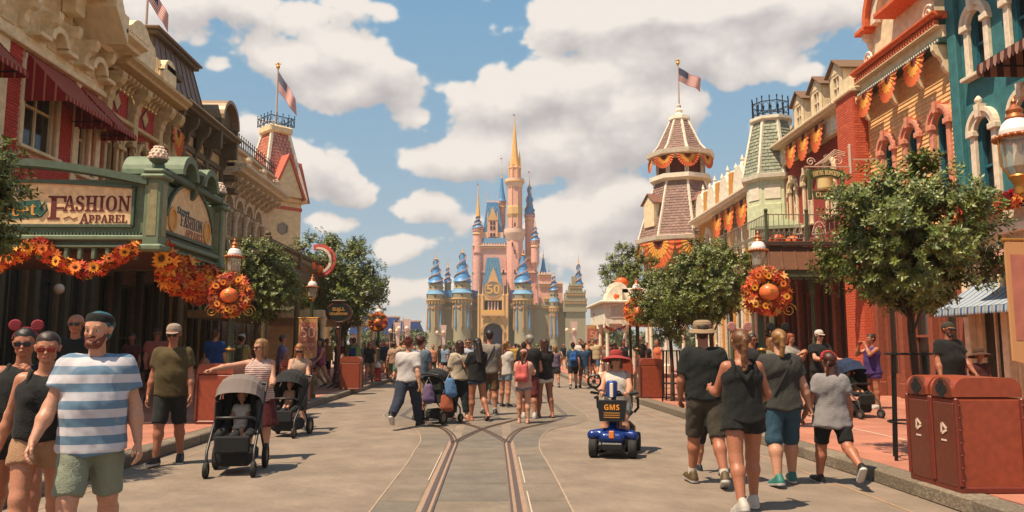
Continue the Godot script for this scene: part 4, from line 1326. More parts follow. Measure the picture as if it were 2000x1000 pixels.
func shop_front(p: Node3D, x0: float, x1: float, h: float, bays: int, post: Material, panel: Material, y0 := 0.15):
	var bw := (x1 - x0) / bays
	var body := MB.new()
	var holes := []
	for i in bays: holes.append([x0 + bw * (i + 0.5), y0 + (0.55 if i % 3 != 1 else 0.02), bw * 0.72, h - y0 - (1.1 if i % 3 != 1 else 0.75)])
	wall(body, x0, x1, y0, h, holes, 0.25)
	part("shop_wall", body, panel, p)
	for i in bays:
		var q: Array = holes[i]
		var f := window(p, q[0], q[1], q[2], q[3], {"frame": post, "mull": 1 if i % 3 != 1 else 0, "rail": i % 3 == 1, "bar": 0.08})
		f.name = "shop_window" if i % 3 != 1 else "shop_door"
		# a display on a low stand behind the glass
		if i % 3 != 1:
			var d := MB.new()
			d.box(Vector3(q[0] - q[2] * 0.2, q[1] + 0.25, -0.3), Vector3(0.3, 0.5, 0.1), 0.02); d.box(Vector3(q[0] + q[2] * 0.22, q[1] + 0.4, -0.3), Vector3(0.26, 0.8, 0.1), 0.02)
			part("display", d, mat("display%d" % (i % 2), [Color(0.45, 0.28, 0.2), Color(0.5, 0.42, 0.32)][i % 2], 0.8, "stone", 0.6), f)
	for i in bays + 1:
		var m := MB.new()
		var x := clampf(x0 + bw * i, x0 + 0.1, x1 - 0.1)
		m.box(Vector3(x, (y0 + h) / 2, 0.09), Vector3(0.2, h - y0, 0.18), 0.015)
		m.box(Vector3(x, y0 + 0.2, 0.11), Vector3(0.27, 0.4, 0.22), 0.02); m.box(Vector3(x, h - 0.3, 0.11), Vector3(0.27, 0.12, 0.23), 0.02)
		part("pilaster", m, post, p)
func block(p: Node3D, w: float, y1: float, depth: float, m: Material, y0 := 0.0, z := -0.32):   # the body of the house behind its front
	var b := MB.new()
	b.box(Vector3(w / 2, (y0 + y1) / 2, z - depth / 2), Vector3(w, y1 - y0, depth))
	part("house_body", b, m, p)
func left_side():
	var cream := mat("cream", Color(0.85, 0.76, 0.60), 0.75, "worn", 2.2)
	var cream2 := mat("cream2", Color(0.80, 0.70, 0.53), 0.8, "worn", 1.6)
	var mortar := mat("mortar_red", Color(0.78, 0.58, 0.52), 0.9, "fine", 0.6)
	var red := [mat("redbrick0", Color(0.68, 0.19, 0.15), 0.8, "worn", 0.7), mat("redbrick1", Color(0.64, 0.17, 0.14), 0.8, "worn", 0.5), mat("redbrick2", Color(0.71, 0.215, 0.17), 0.8, "worn", 0.6)]
	var dark := mat("dark_green", Color(0.24, 0.23, 0.16), 0.7, "worn", 1.2)
	# ---- A: the red brick shop
	var p := thing("brick_shop", "red painted brick house with cream cornice and red striped window awnings", "building", Vector3(-11.5, 0, -14), 90)
	var holes := [[5.45, 6.42, 1.45, 2.15], [7.52, 6.3, 0.56, 2.0], [2.0, 6.42, 1.45, 2.15], [7.52, 4.5, 0.56, 1.2]]
	var m := MB.new()
	wall(m, 0, 8.42, 4.4, 9.0, holes, 0.3)
	part("mortar_wall", m, mortar, p)
	bricks(p, 3.98, 6.93, 4.75, 8.76, [[5.45, 6.25, 1.75, 2.6]], red, 4.3, 230)
	bricks(p, 7.2, 8.08, 4.75, 8.76, [[7.52, 6.15, 0.7, 2.3]], red, 7.2, 60)
	bricks(p, 0.2, 3.4, 4.75, 8.76, [[2.0, 6.25, 1.75, 2.6]], red, 3.4, 0)
	for q in [[3.72, 0.5], [7.06, 0.26], [8.25, 0.26]]: boxp("corner_board", Vector3(q[0], 6.6, 0.03), Vector3(q[1], 4.4, 0.09), cream, p, 0.01)
	for q in [[5.45, 6.42, 1.45, 2.15, 1], [2.0, 6.42, 1.45, 2.15, 1], [7.52, 6.3, 0.56, 2.0, 0]]:
		window(p, q[0], q[1], q[2], q[3], {"frame": cream, "mull": q[4], "trim": cream, "tw": 0.13, "td": 0.07, "bar": 0.08})
	for q in [[4.67, 6.94], [7.14, 8.36], [0.9, 3.05]]:
		awning(p, q[0], q[1], 8.78, 1.1, 1.15, [Color(0.58, 0.08, 0.09), Color(0.58, 0.08, 0.09), Color(0.78, 0.5, 0.36)], 0.052, true, 0.14, true)
	# entablature with panels, brackets and a cornice that breaks up into a pediment
	boxp("frieze", Vector3(4.21, 9.45, 0.02), Vector3(8.42, 1.36, 0.14), cream, p, 0.01)
	boxp("architrave", Vector3(4.21, 8.84, 0.07), Vector3(8.44, 0.16, 0.24), cream, p, 0.02)
	for i in 9:
		var b := MB.new()
		bracket(b, 0.5 + i * 0.93, 9.95, 0.85, 0.55, 0.2)
		part("bracket", b, cream, p)
		if i < 8: boxp("panel", Vector3(0.96 + i * 0.93, 9.36, 0.10), Vector3(0.5, 0.5, 0.05), cream2, p, 0.02)
	for i in 3:   # little arched hoods over the windows
		var b := MB.new()
		var x: float = [2.0, 5.45, 7.5][i]
		b.prism(arc(x, 9.25, 0.42, 0, PI, 12) + arc(x, 9.25, 0.27, PI, 0, 12), 0.0, 0.42)
		b.box(Vector3(x - 0.62, 9.19, 0.2), Vector3(0.5, 0.12, 0.44), 0.02); b.box(Vector3(x + 0.62, 9.19, 0.2), Vector3(0.5, 0.12, 0.44), 0.02)
		part("arched_hood", b, cream, p)
	m = MB.new()
	cornice(m, 7.1, 8.5, 9.95, 0.42, 1.25)
	cornice(m, -1.0, 6.55, 10.72, 0.42, 1.25)
	part("cornice", m, cream, p)
	m = MB.new()
	m.prism([Vector2(6.45, 10.72), Vector2(7.2, 9.95), Vector2(7.2, 10.37), Vector2(6.7, 11.14), Vector2(6.45, 11.14)], 0.0, 1.25)
	part("raking_cornice", m, cream, p)
	boxp("pediment", Vector3(2.8, 10.4, 0.0), Vector3(7.4, 0.72, 0.16), cream2, p)
	m = MB.new()   # beads along the cornice edge
	for i in 60: m.ball(Vector3(-0.9 + i * 0.125, 11.17, 1.22), Vector3(0.04, 0.035, 0.04), 6, 4)
	for i in 11: m.ball(Vector3(7.2 + i * 0.125, 10.40, 1.22), Vector3(0.04, 0.035, 0.04), 6, 4)
	part("beading", m, mat("bead", Color(0.5, 0.36, 0.22), 0.6, "fine", 0.4), p)
	boxp("parapet", Vector3(4.2, 11.1, -0.2), Vector3(8.4, 1.0, 0.3), cream, p, 0.02)
	for x in [6.1, 8.1]:
		m = MB.new()
		m.box(Vector3(x, 11.05, 0.3), Vector3(0.42, 1.5, 0.42), 0.03); m.box(Vector3(x, 11.84, 0.3), Vector3(0.54, 0.1, 0.54), 0.02)
		m.lathe(Vector3(x, 11.88, 0.3), [[0.16, 0], [0.1, 0.08], [0.07, 0.16], [0.13, 0.2], [0.2, 0.3], [0.21, 0.38], [0.17, 0.5], [0.08, 0.57], [0, 0.58]], 14)
		part("ball_finial", m, cream, p)
	block(p, 8.4, 10.9, 7.0, cream2)
	shop_front(p, 0.0, 8.4, 4.4, 6, dark, mat("shop_brown", Color(0.42, 0.33, 0.24), 0.8, "worn", 1.0))
	for x in [3.3, 6.1]:   # globe lamps on the shop front, unlit by day
		m = MB.new()
		m.ball(Vector3(x, 3.0, 0.42), Vector3(0.13, 0.14, 0.13), 12, 8)
		var gl := part("globe_lamp", m, mat("globe", Color(0.75, 0.66, 0.58), 0.3, ""), p)
		m = MB.new(); m.bar(Vector3(x, 3.2, 0.1), Vector3(x, 3.12, 0.42), 0.03, 0.03)
		part("lamp_arm", m, dark, gl)
	# ---- A2: brick with diamond panels and arched windows
	p = thing("diamond_panel_house", "narrow brick house with diamond panels above tan arched windows", "building", Vector3(-11.5, 0, -22.42), 90)
	var tan := mat("tan", Color(0.72, 0.61, 0.43), 0.8, "worn", 1.4)
	holes = []
	for x in [0.62, 1.64, 2.66, 3.68]: holes.append([x, 5.3, 0.58, 2.6, true])
	m = MB.new()
	wall(m, 0, 4.48, 4.2, 9.6, holes, 0.3)
	part("mortar_wall", m, mat("mortar_dark", Color(0.42, 0.2, 0.17), 0.9, "fine", 0.5), p)
	bricks(p, 0.05, 4.43, 4.6, 8.4, [[0.62, 5.2, 0.9, 2.9], [1.64, 5.2, 0.9, 2.9], [2.66, 5.2, 0.9, 2.9], [3.68, 5.2, 0.9, 2.9]], red, 0, 60)
	for q in holes: window(p, q[0], q[1], q[2], q[3], {"frame": tan, "arch": true, "trim": tan, "tw": 0.15, "td": 0.1})
	for x in [0.8, 2.72]:
		boxp("panel", Vector3(x, 8.95, 0.02), Vector3(1.34, 0.86, 0.05), red[1], p, 0.01)
		for s in [[0.36, "diamond_border", mat("border", Color(0.22, 0.16, 0.14), 0.8, "fine", 0.5), 0.06], [0.27, "diamond", tan, 0.075]]:
			m = MB.new()
			var k: float = s[0]
			m.prism([Vector2(x - k * 0.8, 8.95), Vector2(x, 8.95 + k), Vector2(x + k * 0.8, 8.95), Vector2(x, 8.95 - k)], 0.0, s[3])
			part(s[1], m, s[2], p)
		m = MB.new()
		for i in 8: m.bar(Vector3(x - 0.66 + i * 0.15, 8.54, 0.045), Vector3(x - 0.5 + i * 0.15, 9.36, 0.045), 0.012, 0.02)
		part("panel_ribs", m, red[2], p)
	for x in [0.06, 1.76, 3.6, 4.4]:
		m = MB.new()
		m.box(Vector3(x, 8.6, 0.12), Vector3(0.26, 1.7, 0.24), 0.02); bracket(m, x, 9.6, 1.0, 0.62, 0.3)
		part("pilaster", m, tan, p)
	boxp("belt_course", Vector3(2.24, 8.42, 0.1), Vector3(4.5, 0.14, 0.24), tan, p, 0.03)
	for i in 18:
		m = MB.new(); bracket(m, 0.16 + i * 0.25, 9.7, 0.42, 0.5, 0.12)
		part("bracket", m, tan, p)
	m = MB.new(); cornice(m, -0.05, 4.55, 9.7, 0.42, 0.85)
	part("cornice", m, tan, p)
	m = MB.new()
	m.box(Vector3(2.24, 10.4, 0.02), Vector3(4.4, 0.6, 0.3)); m.prism([Vector2(0.6, 10.6), Vector2(0.6, 11.2), Vector2(0.8, 11.35)] + arc(1.7, 11.1, 0.75, PI * 0.8, 0.2 * PI, 8) + [Vector2(2.7, 11.35), Vector2(2.8, 11.2), Vector2(2.8, 10.6)], -0.3, 0.25)
	m.prism([Vector2(0.05, 10.2), Vector2(0.1, 11.3), Vector2(0.0, 11.5), Vector2(0.55, 11.5), Vector2(0.5, 10.2)], -0.2, 0.4)
	m.prism([Vector2(3.4, 10.2), Vector2(3.4, 10.95)] + arc(3.9, 10.9, 0.5, PI, 0.1, 8) + [Vector2(4.45, 10.2)], -0.4, 0.3)
	part("parapet", m, cream, p)
	m = MB.new()
	for i in 10: m.box(Vector3(2.95 + i * 0.12, 11.0, 0.1), Vector3(0.05, 0.5, 0.08), 0.01)
	part("balusters", m, cream2, p)
	block(p, 4.4, 10.2, 7.0, cream2)
	shop_front(p, 0.0, 4.4, 4.2, 3, dark, mat("shop_brown", Color(0.2, 0.15, 0.11)))
	# ---- B: the dark timbered house with the mansard tower
	p = thing("timbered_house", "olive brown timbered house with a metal mansard tower and barrel dormer", "building", Vector3(-11.5, 0, -26.9), 90)
	var olive := mat("olive", Color(0.34, 0.28, 0.19), 0.75, "worn", 1.2)
	var seam := mat("seam_metal", Color(0.40, 0.30, 0.24), 0.5, "worn", 1.0, 0.2)
	m = MB.new()
	holes = [[0.9, 7.4, 0.5, 0.8], [2.0, 7.2, 0.7, 1.4], [3.1, 7.2, 0.7, 1.4], [4.4, 7.2, 0.9, 1.5]]
	wall(m, 0, 5.6, 4.2, 10.0, holes, 0.3)
	part("panel_wall", m, mat("panel_tan", Color(0.74, 0.63, 0.45), 0.8, "worn", 1.1), p)
	for q in holes: window(p, q[0], q[1], q[2], q[3], {"frame": olive, "trim": olive, "tw": 0.1, "td": 0.08})
	for q in [[0.1, 7, 0.2, 5.6], [1.4, 7, 0.24, 5.6], [2.55, 7, 0.16, 5.6], [3.7, 7, 0.26, 5.6], [5.45, 7, 0.24, 5.6]]: boxp("timber_post", Vector3(q[0], q[1], 0.05), Vector3(q[2], q[3], 0.16), olive, p, 0.01)
	for y in [5.6, 6.7, 8.95, 9.6]: boxp("timber_rail", Vector3(2.8, y, 0.04), Vector3(5.55, 0.22, 0.13), olive, p, 0.01)
	for x in [0.1, 1.4, 2.55, 3.7, 5.45]:
		m = MB.new(); bracket(m, x, 9.95, 1.1, 0.6, 0.16)
		part("bracket", m, olive, p)
	m = MB.new(); cornice(m, -0.1, 5.7, 9.95, 0.3, 0.8)
	part("cornice", m, olive, p)
	m = MB.new()
	for i in 42: m.ball(Vector3(0.0 + i * 0.135, 10.22, 0.81), Vector3(0.028, 0.028, 0.028), 5, 4)
	part("cornice_bulbs", m, cream, p)
	# tower: a four-sided mansard in standing-seam sheets
	var tw := [[-0.9, 3.75, -2.6, 0.15, 10.25], [-0.75, 3.5, -2.4, -0.1, 11.0], [-0.45, 3.05, -2.1, -0.4, 12.4]]
	m = MB.new(); var ribs := MB.new()
	for i in 2:
		var a: Array = tw[i]; var b: Array = tw[i + 1]
		var lo := [Vector3(a[0], a[4], a[3]), Vector3(a[1], a[4], a[3]), Vector3(a[1], a[4], a[2]), Vector3(a[0], a[4], a[2])]
		var hi := [Vector3(b[0], b[4], b[3]), Vector3(b[1], b[4], b[3]), Vector3(b[1], b[4], b[2]), Vector3(b[0], b[4], b[2])]
		for k in 4:
			var k2 := (k + 1) % 4
			m.quad(lo[k], hi[k], hi[k2], lo[k2])
			for j in 9: ribs.bar((lo[k] as Vector3).lerp(lo[k2], j / 8.0), (hi[k] as Vector3).lerp(hi[k2], j / 8.0), 0.035, 0.05)
	var roof := part("mansard_roof", m, seam, p)
	part("seam_rib", ribs, seam, roof)
	boxp("tower_cornice", Vector3(1.3, 12.47, -1.25), Vector3(3.9, 0.14, 2.1), olive, p, 0.03)
	boxp("tower_cap", Vector3(1.3, 12.6, -1.25), Vector3(4.1, 0.12, 2.3), seam, p, 0.04)
	boxp("tower_skirt", Vector3(-0.2, 11.1, -0.2), Vector3(1.4, 0.25, 1.0), olive, p, 0.03)
	m = MB.new()   # barrel dormer
	m.prism(arc(4.5, 10.6, 1.0, 0, PI, 16) + arc(4.5, 10.6, 0.86, PI, 0, 16), -1.6, 0.75)
	part("barrel_roof", m, mat("barrel", Color(0.52, 0.42, 0.32), 0.5, "worn", 1.0, 0.2), p)
	m = MB.new(); m.prism(arc(4.5, 10.6, 0.88, 0, PI, 16), -1.4, 0.45)
	part("dormer_face", m, olive, p)
	for s in [-1.0, 1.0]: boxp("dormer_cheek", Vector3(4.5 + s * 0.92, 10.0, 0.3), Vector3(0.2, 1.25, 0.8), olive, p, 0.02)
	for i in 3: boxp("corner_step", Vector3(5.75 + i * 0.05, 9.2 - i * 0.55, 0.25), Vector3(0.5, 0.2, 0.7), olive, p, 0.02)
	block(p, 5.6, 10.2, 7.0, olive)
	shop_front(p, 0.0, 5.6, 4.2, 4, olive, mat("panel_tan", Color(0.64, 0.53, 0.36)))
	bunting("orange bunting on the olive timbered house", Vector3(-11.2, 9.15, -27.1), 90, 1.0, 0.95)
	flag("striped flag on the pole above the metal mansard tower", Vector3(-13.0, 12.6, -28.2), 2.75, 1.4, 1.05, 20)
	# ---- C: the pale arcade house
	p = thing("arcade_house", "pale stone house with an upper arcade and iron roof cresting", "building", Vector3(-11.5, 0, -32.5), 90)
	var pale := mat("pale_stone", Color(0.78, 0.69, 0.58), 0.85, "stone", 2.0)
	holes = []
	for x in [0.95, 2.35, 3.75, 5.15]: holes.append([x, 5.5, 1.0, 2.6, true])
	m = MB.new(); wall(m, 0, 6.8, 4.2, 9.0, holes, 0.5)
	part("arcade_wall", m, pale, p)
	boxp("loggia_back", Vector3(3.4, 6.6, -1.3), Vector3(6.8, 5.0, 0.2), pale, p)
	for x in [0.3, 1.65, 3.05, 4.45, 5.85]:
		m = MB.new()
		m.lathe(Vector3(x, 5.5, 0.12), [[0.17, 0], [0.17, 0.1], [0.12, 0.14], [0.105, 1.5], [0.13, 1.55], [0.12, 1.6], [0.21, 1.85], [0.21, 1.95]], 12)
		part("column", m, pale, p)
	for q in holes:
		m = MB.new(); m.prism(arc(q[0], q[1] + 2.1, 0.66, 0, PI, 14) + arc(q[0], q[1] + 2.1, 0.5, PI, 0, 14), 0.0, 0.1)
		part("arch_moulding", m, pale, p)
	m = MB.new(); cornice(m, -0.1, 6.9, 8.75, 0.5, 1.1)
	part("cornice", m, pale, p)
	for i in 9:
		m = MB.new(); bracket(m, 0.4 + i * 0.76, 8.75, 0.5, 0.8, 0.16)
		part("bracket", m, pale, p)
	for i in 3:
		m = MB.new(); m.lathe(Vector3(1.0 + i * 2.2, 9.25, 0.8), [[0.2, 0], [0.22, 0.15], [0.14, 0.2], [0.2, 0.34], [0.16, 0.46], [0, 0.52]], 12)
		part("urn", m, pale, p)
	boxp("attic", Vector3(3.6, 9.6, -0.6), Vector3(5.8, 1.0, 1.8), mat("attic", Color(0.70, 0.60, 0.46), 0.8, "worn", 1.5), p, 0.03)
	boxp("attic_cornice", Vector3(3.6, 10.08, -0.55), Vector3(6.1, 0.12, 2.1), pale, p, 0.03)
	var iron := mat("iron", Color(0.09, 0.085, 0.08), 0.5, "fine", 0.4, 0.3)
	cresting(p, [Vector3(0.6, 10.14, -1.5), Vector3(0.6, 10.14, 0.4), Vector3(6.5, 10.14, 0.4)], 0.62, 0.3, iron)
	block(p, 6.8, 9.2, 6.0, pale, 0.0, -1.4)
	shop_front(p, 0.0, 6.8, 4.2, 4, pale, pale)
	# ---- D: the tower with the salmon shingle roof
	p = thing("shingle_tower", "cream tower with a steep salmon shingle roof beside the arcade house", "building", Vector3(-11.75, 0, -41.2), 45)
	var ivory := mat("ivory", Color(0.84, 0.74, 0.58), 0.75, "worn", 2.0)
	var sal := [lin(0.80, 0.47, 0.38), lin(0.85, 0.53, 0.43), lin(0.77, 0.44, 0.36), lin(0.83, 0.5, 0.41)]
	boxp("shaft", Vector3(0, 4.7, 0), Vector3(2.15, 9.0, 2.15), ivory, p, 0.05)
	boxp("eaves", Vector3(0, 9.25, 0), Vector3(2.6, 0.22, 2.6), ivory, p, 0.05)
	boxp("string_course", Vector3(0, 6.0, 0), Vector3(2.4, 0.24, 2.4), ivory, p, 0.05)
	boxp("red_band", Vector3(0, 8.8, 0), Vector3(2.19, 0.18, 2.19), mat("salmon", Color(0.72, 0.36, 0.28), 0.8), p)
	m = MB.new(); var hips := MB.new()
	for k in 4:
		var r := Basis(Vector3.UP, k * PI / 2)
		var a := r * Vector3(-1.22, 9.36, 1.22); var c := r * Vector3(1.22, 9.36, 1.22); var d := r * Vector3(0.5, 12.9, 0.5); var e := r * Vector3(-0.5, 12.9, 0.5)
		m.quad(a, e, d, c)
		shingles(m, a, c, d, e, 0.19, 0.2, sal, true)
		hips.bar(a, e, 0.14, 0.14)
	part("shingle_roof", m, vmat("shingle", 0.8, "worn", 0.8), p)
	part("hip_trim", hips, mat("white", Color(0.86, 0.80, 0.72), 0.7, "worn", 1.5), p)
	boxp("roof_cap", Vector3(0, 13.1, 0), Vector3(1.35, 0.4, 1.35), ivory, p, 0.08)
	cresting(p, [Vector3(-0.7, 13.3, 0.7), Vector3(0.7, 13.3, 0.7), Vector3(0.7, 13.3, -0.7), Vector3(-0.7, 13.3, -0.7), Vector3(-0.7, 13.3, 0.7)], 0.62, 0.28, iron)
	for k in 2:   # a gabled dormer on each street face
		var r := Basis(Vector3.UP, k * PI / 2)
		m = MB.new(); m.t = Transform3D(r, Vector3.ZERO)
		m.prism([Vector2(-0.85, 9.36), Vector2(0, 11.4), Vector2(0.85, 9.36)], 0.6, 1.5)
		part("gable", m, ivory, p)
		m = MB.new(); m.t = Transform3D(r, Vector3.ZERO)
		for s in [-1.0, 1.0]: m.bar(Vector3(s * 0.98, 9.25, 1.2), Vector3(0, 11.58, 1.2), 0.12, 0.8)
		part("gable_roof", m, mat("salmon", Color(0.72, 0.36, 0.28)), p)
		m = MB.new(); m.t = Transform3D(r * Basis(Vector3.RIGHT, PI / 2), r * Vector3(0, 7.7, 1.08))
		m.lathe(Vector3.ZERO, [[0, -0.05], [0.34, -0.05], [0.34, 0.05], [0.26, 0.05], [0.24, 0.0], [0, 0.0]], 6, TAU, 0.0, true)
		part("hexagon_window", m, mat("hexw", Color(0.55, 0.52, 0.47), 0.5, "worn", 0.5), p)
	flag("striped flag on the pole above the salmon shingle tower", Vector3(-11.75, 13.3, -41.2), 3.3, 1.9, 1.0, -8)
	# lower salmon roof and yellow house beyond
	p = thing("yellow_house", "low yellow house between the tower and the castle square", "building", Vector3(-11.5, 0, -43), 90)
	boxp("wall", Vector3(6, 3, -3), Vector3(12, 6, 6), mat("yellow_wall", Color(0.78, 0.62, 0.36), 0.8, "worn", 1.6), p)
	m = MB.new(); cornice(m, 0, 12, 6.0, 0.4, 0.6)
	part("cornice", m, ivory, p)
	shop_front(p, 0.0, 12.0, 3.6, 6, ivory, mat("yellow_wall", Color(0.78, 0.62, 0.36)))
	left_porch(); marquee()
func left_porch():
	var p := thing("porch", "olive porch with a baluster railing beside the clipped tree", "porch", Vector3(-11.5, 0, -22.4))
	var ol := mat("porch_olive", Color(0.34, 0.28, 0.17), 0.7, "worn", 1.2)
	boxp("deck", Vector3(2.55, 4.1, -3.6), Vector3(4.9, 0.2, 7.2), ol, p, 0.02)
	boxp("fascia", Vector3(2.5, 3.85, 0.02), Vector3(5.0, 0.35, 0.12), ol, p, 0.02)
	boxp("fascia", Vector3(5.02, 3.85, -3.6), Vector3(0.12, 0.35, 7.2), ol, p, 0.02)
	for e in [[Vector3(0.1, 0, 0), Vector3(5.0, 0, 0)], [Vector3(5.0, 0, 0), Vector3(5.0, 0, -7.2)]]:
		var b := MB.new()
		b.bar(e[0] + Vector3(0, 4.64, 0), e[1] + Vector3(0, 4.64, 0), 0.09, 0.07); b.bar(e[0] + Vector3(0, 4.26, 0), e[1] + Vector3(0, 4.26, 0), 0.07, 0.06)
		part("rail", b, ol, p)
		var n := int((e[1] - e[0]).length() / 0.14)
		var sh := MB.new(); sh.lathe(Vector3.ZERO, [[0.022, 0], [0.036, 0.07], [0.03, 0.14], [0.018, 0.22], [0.026, 0.36]], 7)
		var sm := sh.mesh()
		for i in n: part("baluster", sm, ol, p, (e[0] as Vector3).lerp(e[1], (i + 0.5) / n) + Vector3(0, 4.27, 0))
	for q in [Vector3(5.0, 0, 0), Vector3(5.0, 0, -3.6), Vector3(5.0, 0, -7.2), Vector3(2.6, 0, 0)]:
		var b := MB.new()
		b.lathe(q, [[0.15, 0.15], [0.15, 0.5], [0.1, 0.6], [0.085, 3.3], [0.13, 3.4], [0.13, 3.7]], 10)
		b.box(q + Vector3(0, 4.42, 0), Vector3(0.2, 0.6, 0.2), 0.02); b.ball(q + Vector3(0, 4.78, 0), Vector3(0.09, 0.09, 0.09), 8, 5)
		part("post", b, ol, p)
	# pumpkins and the rosy arched ornament on the porch edge
	for q in [[-6.7, -28.1, 0.30, "large"], [-6.55, -28.9, 0.24, "middle-sized"], [-6.5, -29.4, 0.18, "small"]]:
		pumpkin("%s orange pumpkin on the edge of the olive porch" % q[3], Vector3(q[0], 4.2, q[1]), q[2], false)
	var o := thing("arch_ornament", "rosy half-ring ornament standing among pumpkins on the porch", "ornament", Vector3(-6.5, 4.2, -29.1))
	var b := MB.new()
	b.prism(arc(0, 0.55, 0.62, -0.5 * PI, 0.62 * PI, 16) + arc(-0.06, 0.55, 0.42, 0.62 * PI, -0.5 * PI, 16), -0.09, 0.09)
	part("ring", b, mat("rosy", Color(0.80, 0.34, 0.30), 0.5, "worn", 0.5), o)
	b = MB.new()
	b.prism(arc(-0.02, 0.55, 0.50, -0.45 * PI, 0.55 * PI, 16) + arc(-0.05, 0.55, 0.43, 0.55 * PI, -0.45 * PI, 16), -0.1, 0.1)
	part("inlay", b, mat("white", Color(0.86, 0.80, 0.72)), o)
func pumpkin(label: String, at: Vector3, r: float, face: bool, group := "pumpkins"):
	var o := thing("pumpkin", label, "pumpkin", at, rng.randf_range(-40, 40), group)
	var b := MB.new()
	pumpkin_shape(b, Vector3(0, r * 0.82, 0), r)
	part("fruit", b, mat("pumpkin", Color(0.84, 0.36, 0.12), 0.5, "worn", 0.5), o)
	b = MB.new()
	b.tube([Vector3(0, r * 1.5, 0), Vector3(0.02, r * 1.8, 0.01), Vector3(r * 0.16, r * 1.98, 0)], [r * 0.12, r * 0.09, r * 0.1], 6)
	part("stalk", b, mat("stalk", Color(0.35, 0.32, 0.16), 0.8), o)
	if face:
		b = MB.new()
		for s in [-1.0, 1.0]: b.prism([Vector2(s * r * 0.2, r * 1.0), Vector2(s * r * 0.36, r * 1.25), Vector2(s * r * 0.5, r * 1.0)], r * 0.82, r * 0.93)
		b.prism([Vector2(-r * 0.5, r * 0.75), Vector2(-r * 0.2, r * 0.6), Vector2(r * 0.2, r * 0.6), Vector2(r * 0.5, r * 0.75), Vector2(r * 0.2, r * 0.45), Vector2(-r * 0.2, r * 0.45)], r * 0.82, r * 0.95)
		part("carved_face", b, mat("carved", Color(0.3, 0.12, 0.05), 0.8), o)
func pumpkin_shape(b: MB, at: Vector3, r: float):
	var n := 36; var rows := 9
	var g := []
	for i in rows + 1:
		var ring := []
		for k in n:
			var f := TAU * k / n; var t := PI * i / rows
			var rr := r * (0.86 + 0.14 * absf(cos(f * 4.5))) * sin(t)
			ring.append(at + Vector3(sin(f) * rr, -cos(t) * r * 0.8 + (0.1 * r if i == rows else 0.0) * -1.5, cos(f) * rr))
		g.append(ring)
	for i in rows:
		for k in n:
			var k2 := (k + 1) % n
			var c := at
			var na: Vector3 = g[i][k] - c; var nb: Vector3 = g[i][k2] - c; var nc: Vector3 = g[i + 1][k2] - c; var nd: Vector3 = g[i + 1][k] - c
			b.trin(g[i][k], g[i + 1][k2], g[i][k2], na, nc, nb); b.trin(g[i][k], g[i + 1][k], g[i + 1][k2], na, nd, nc)
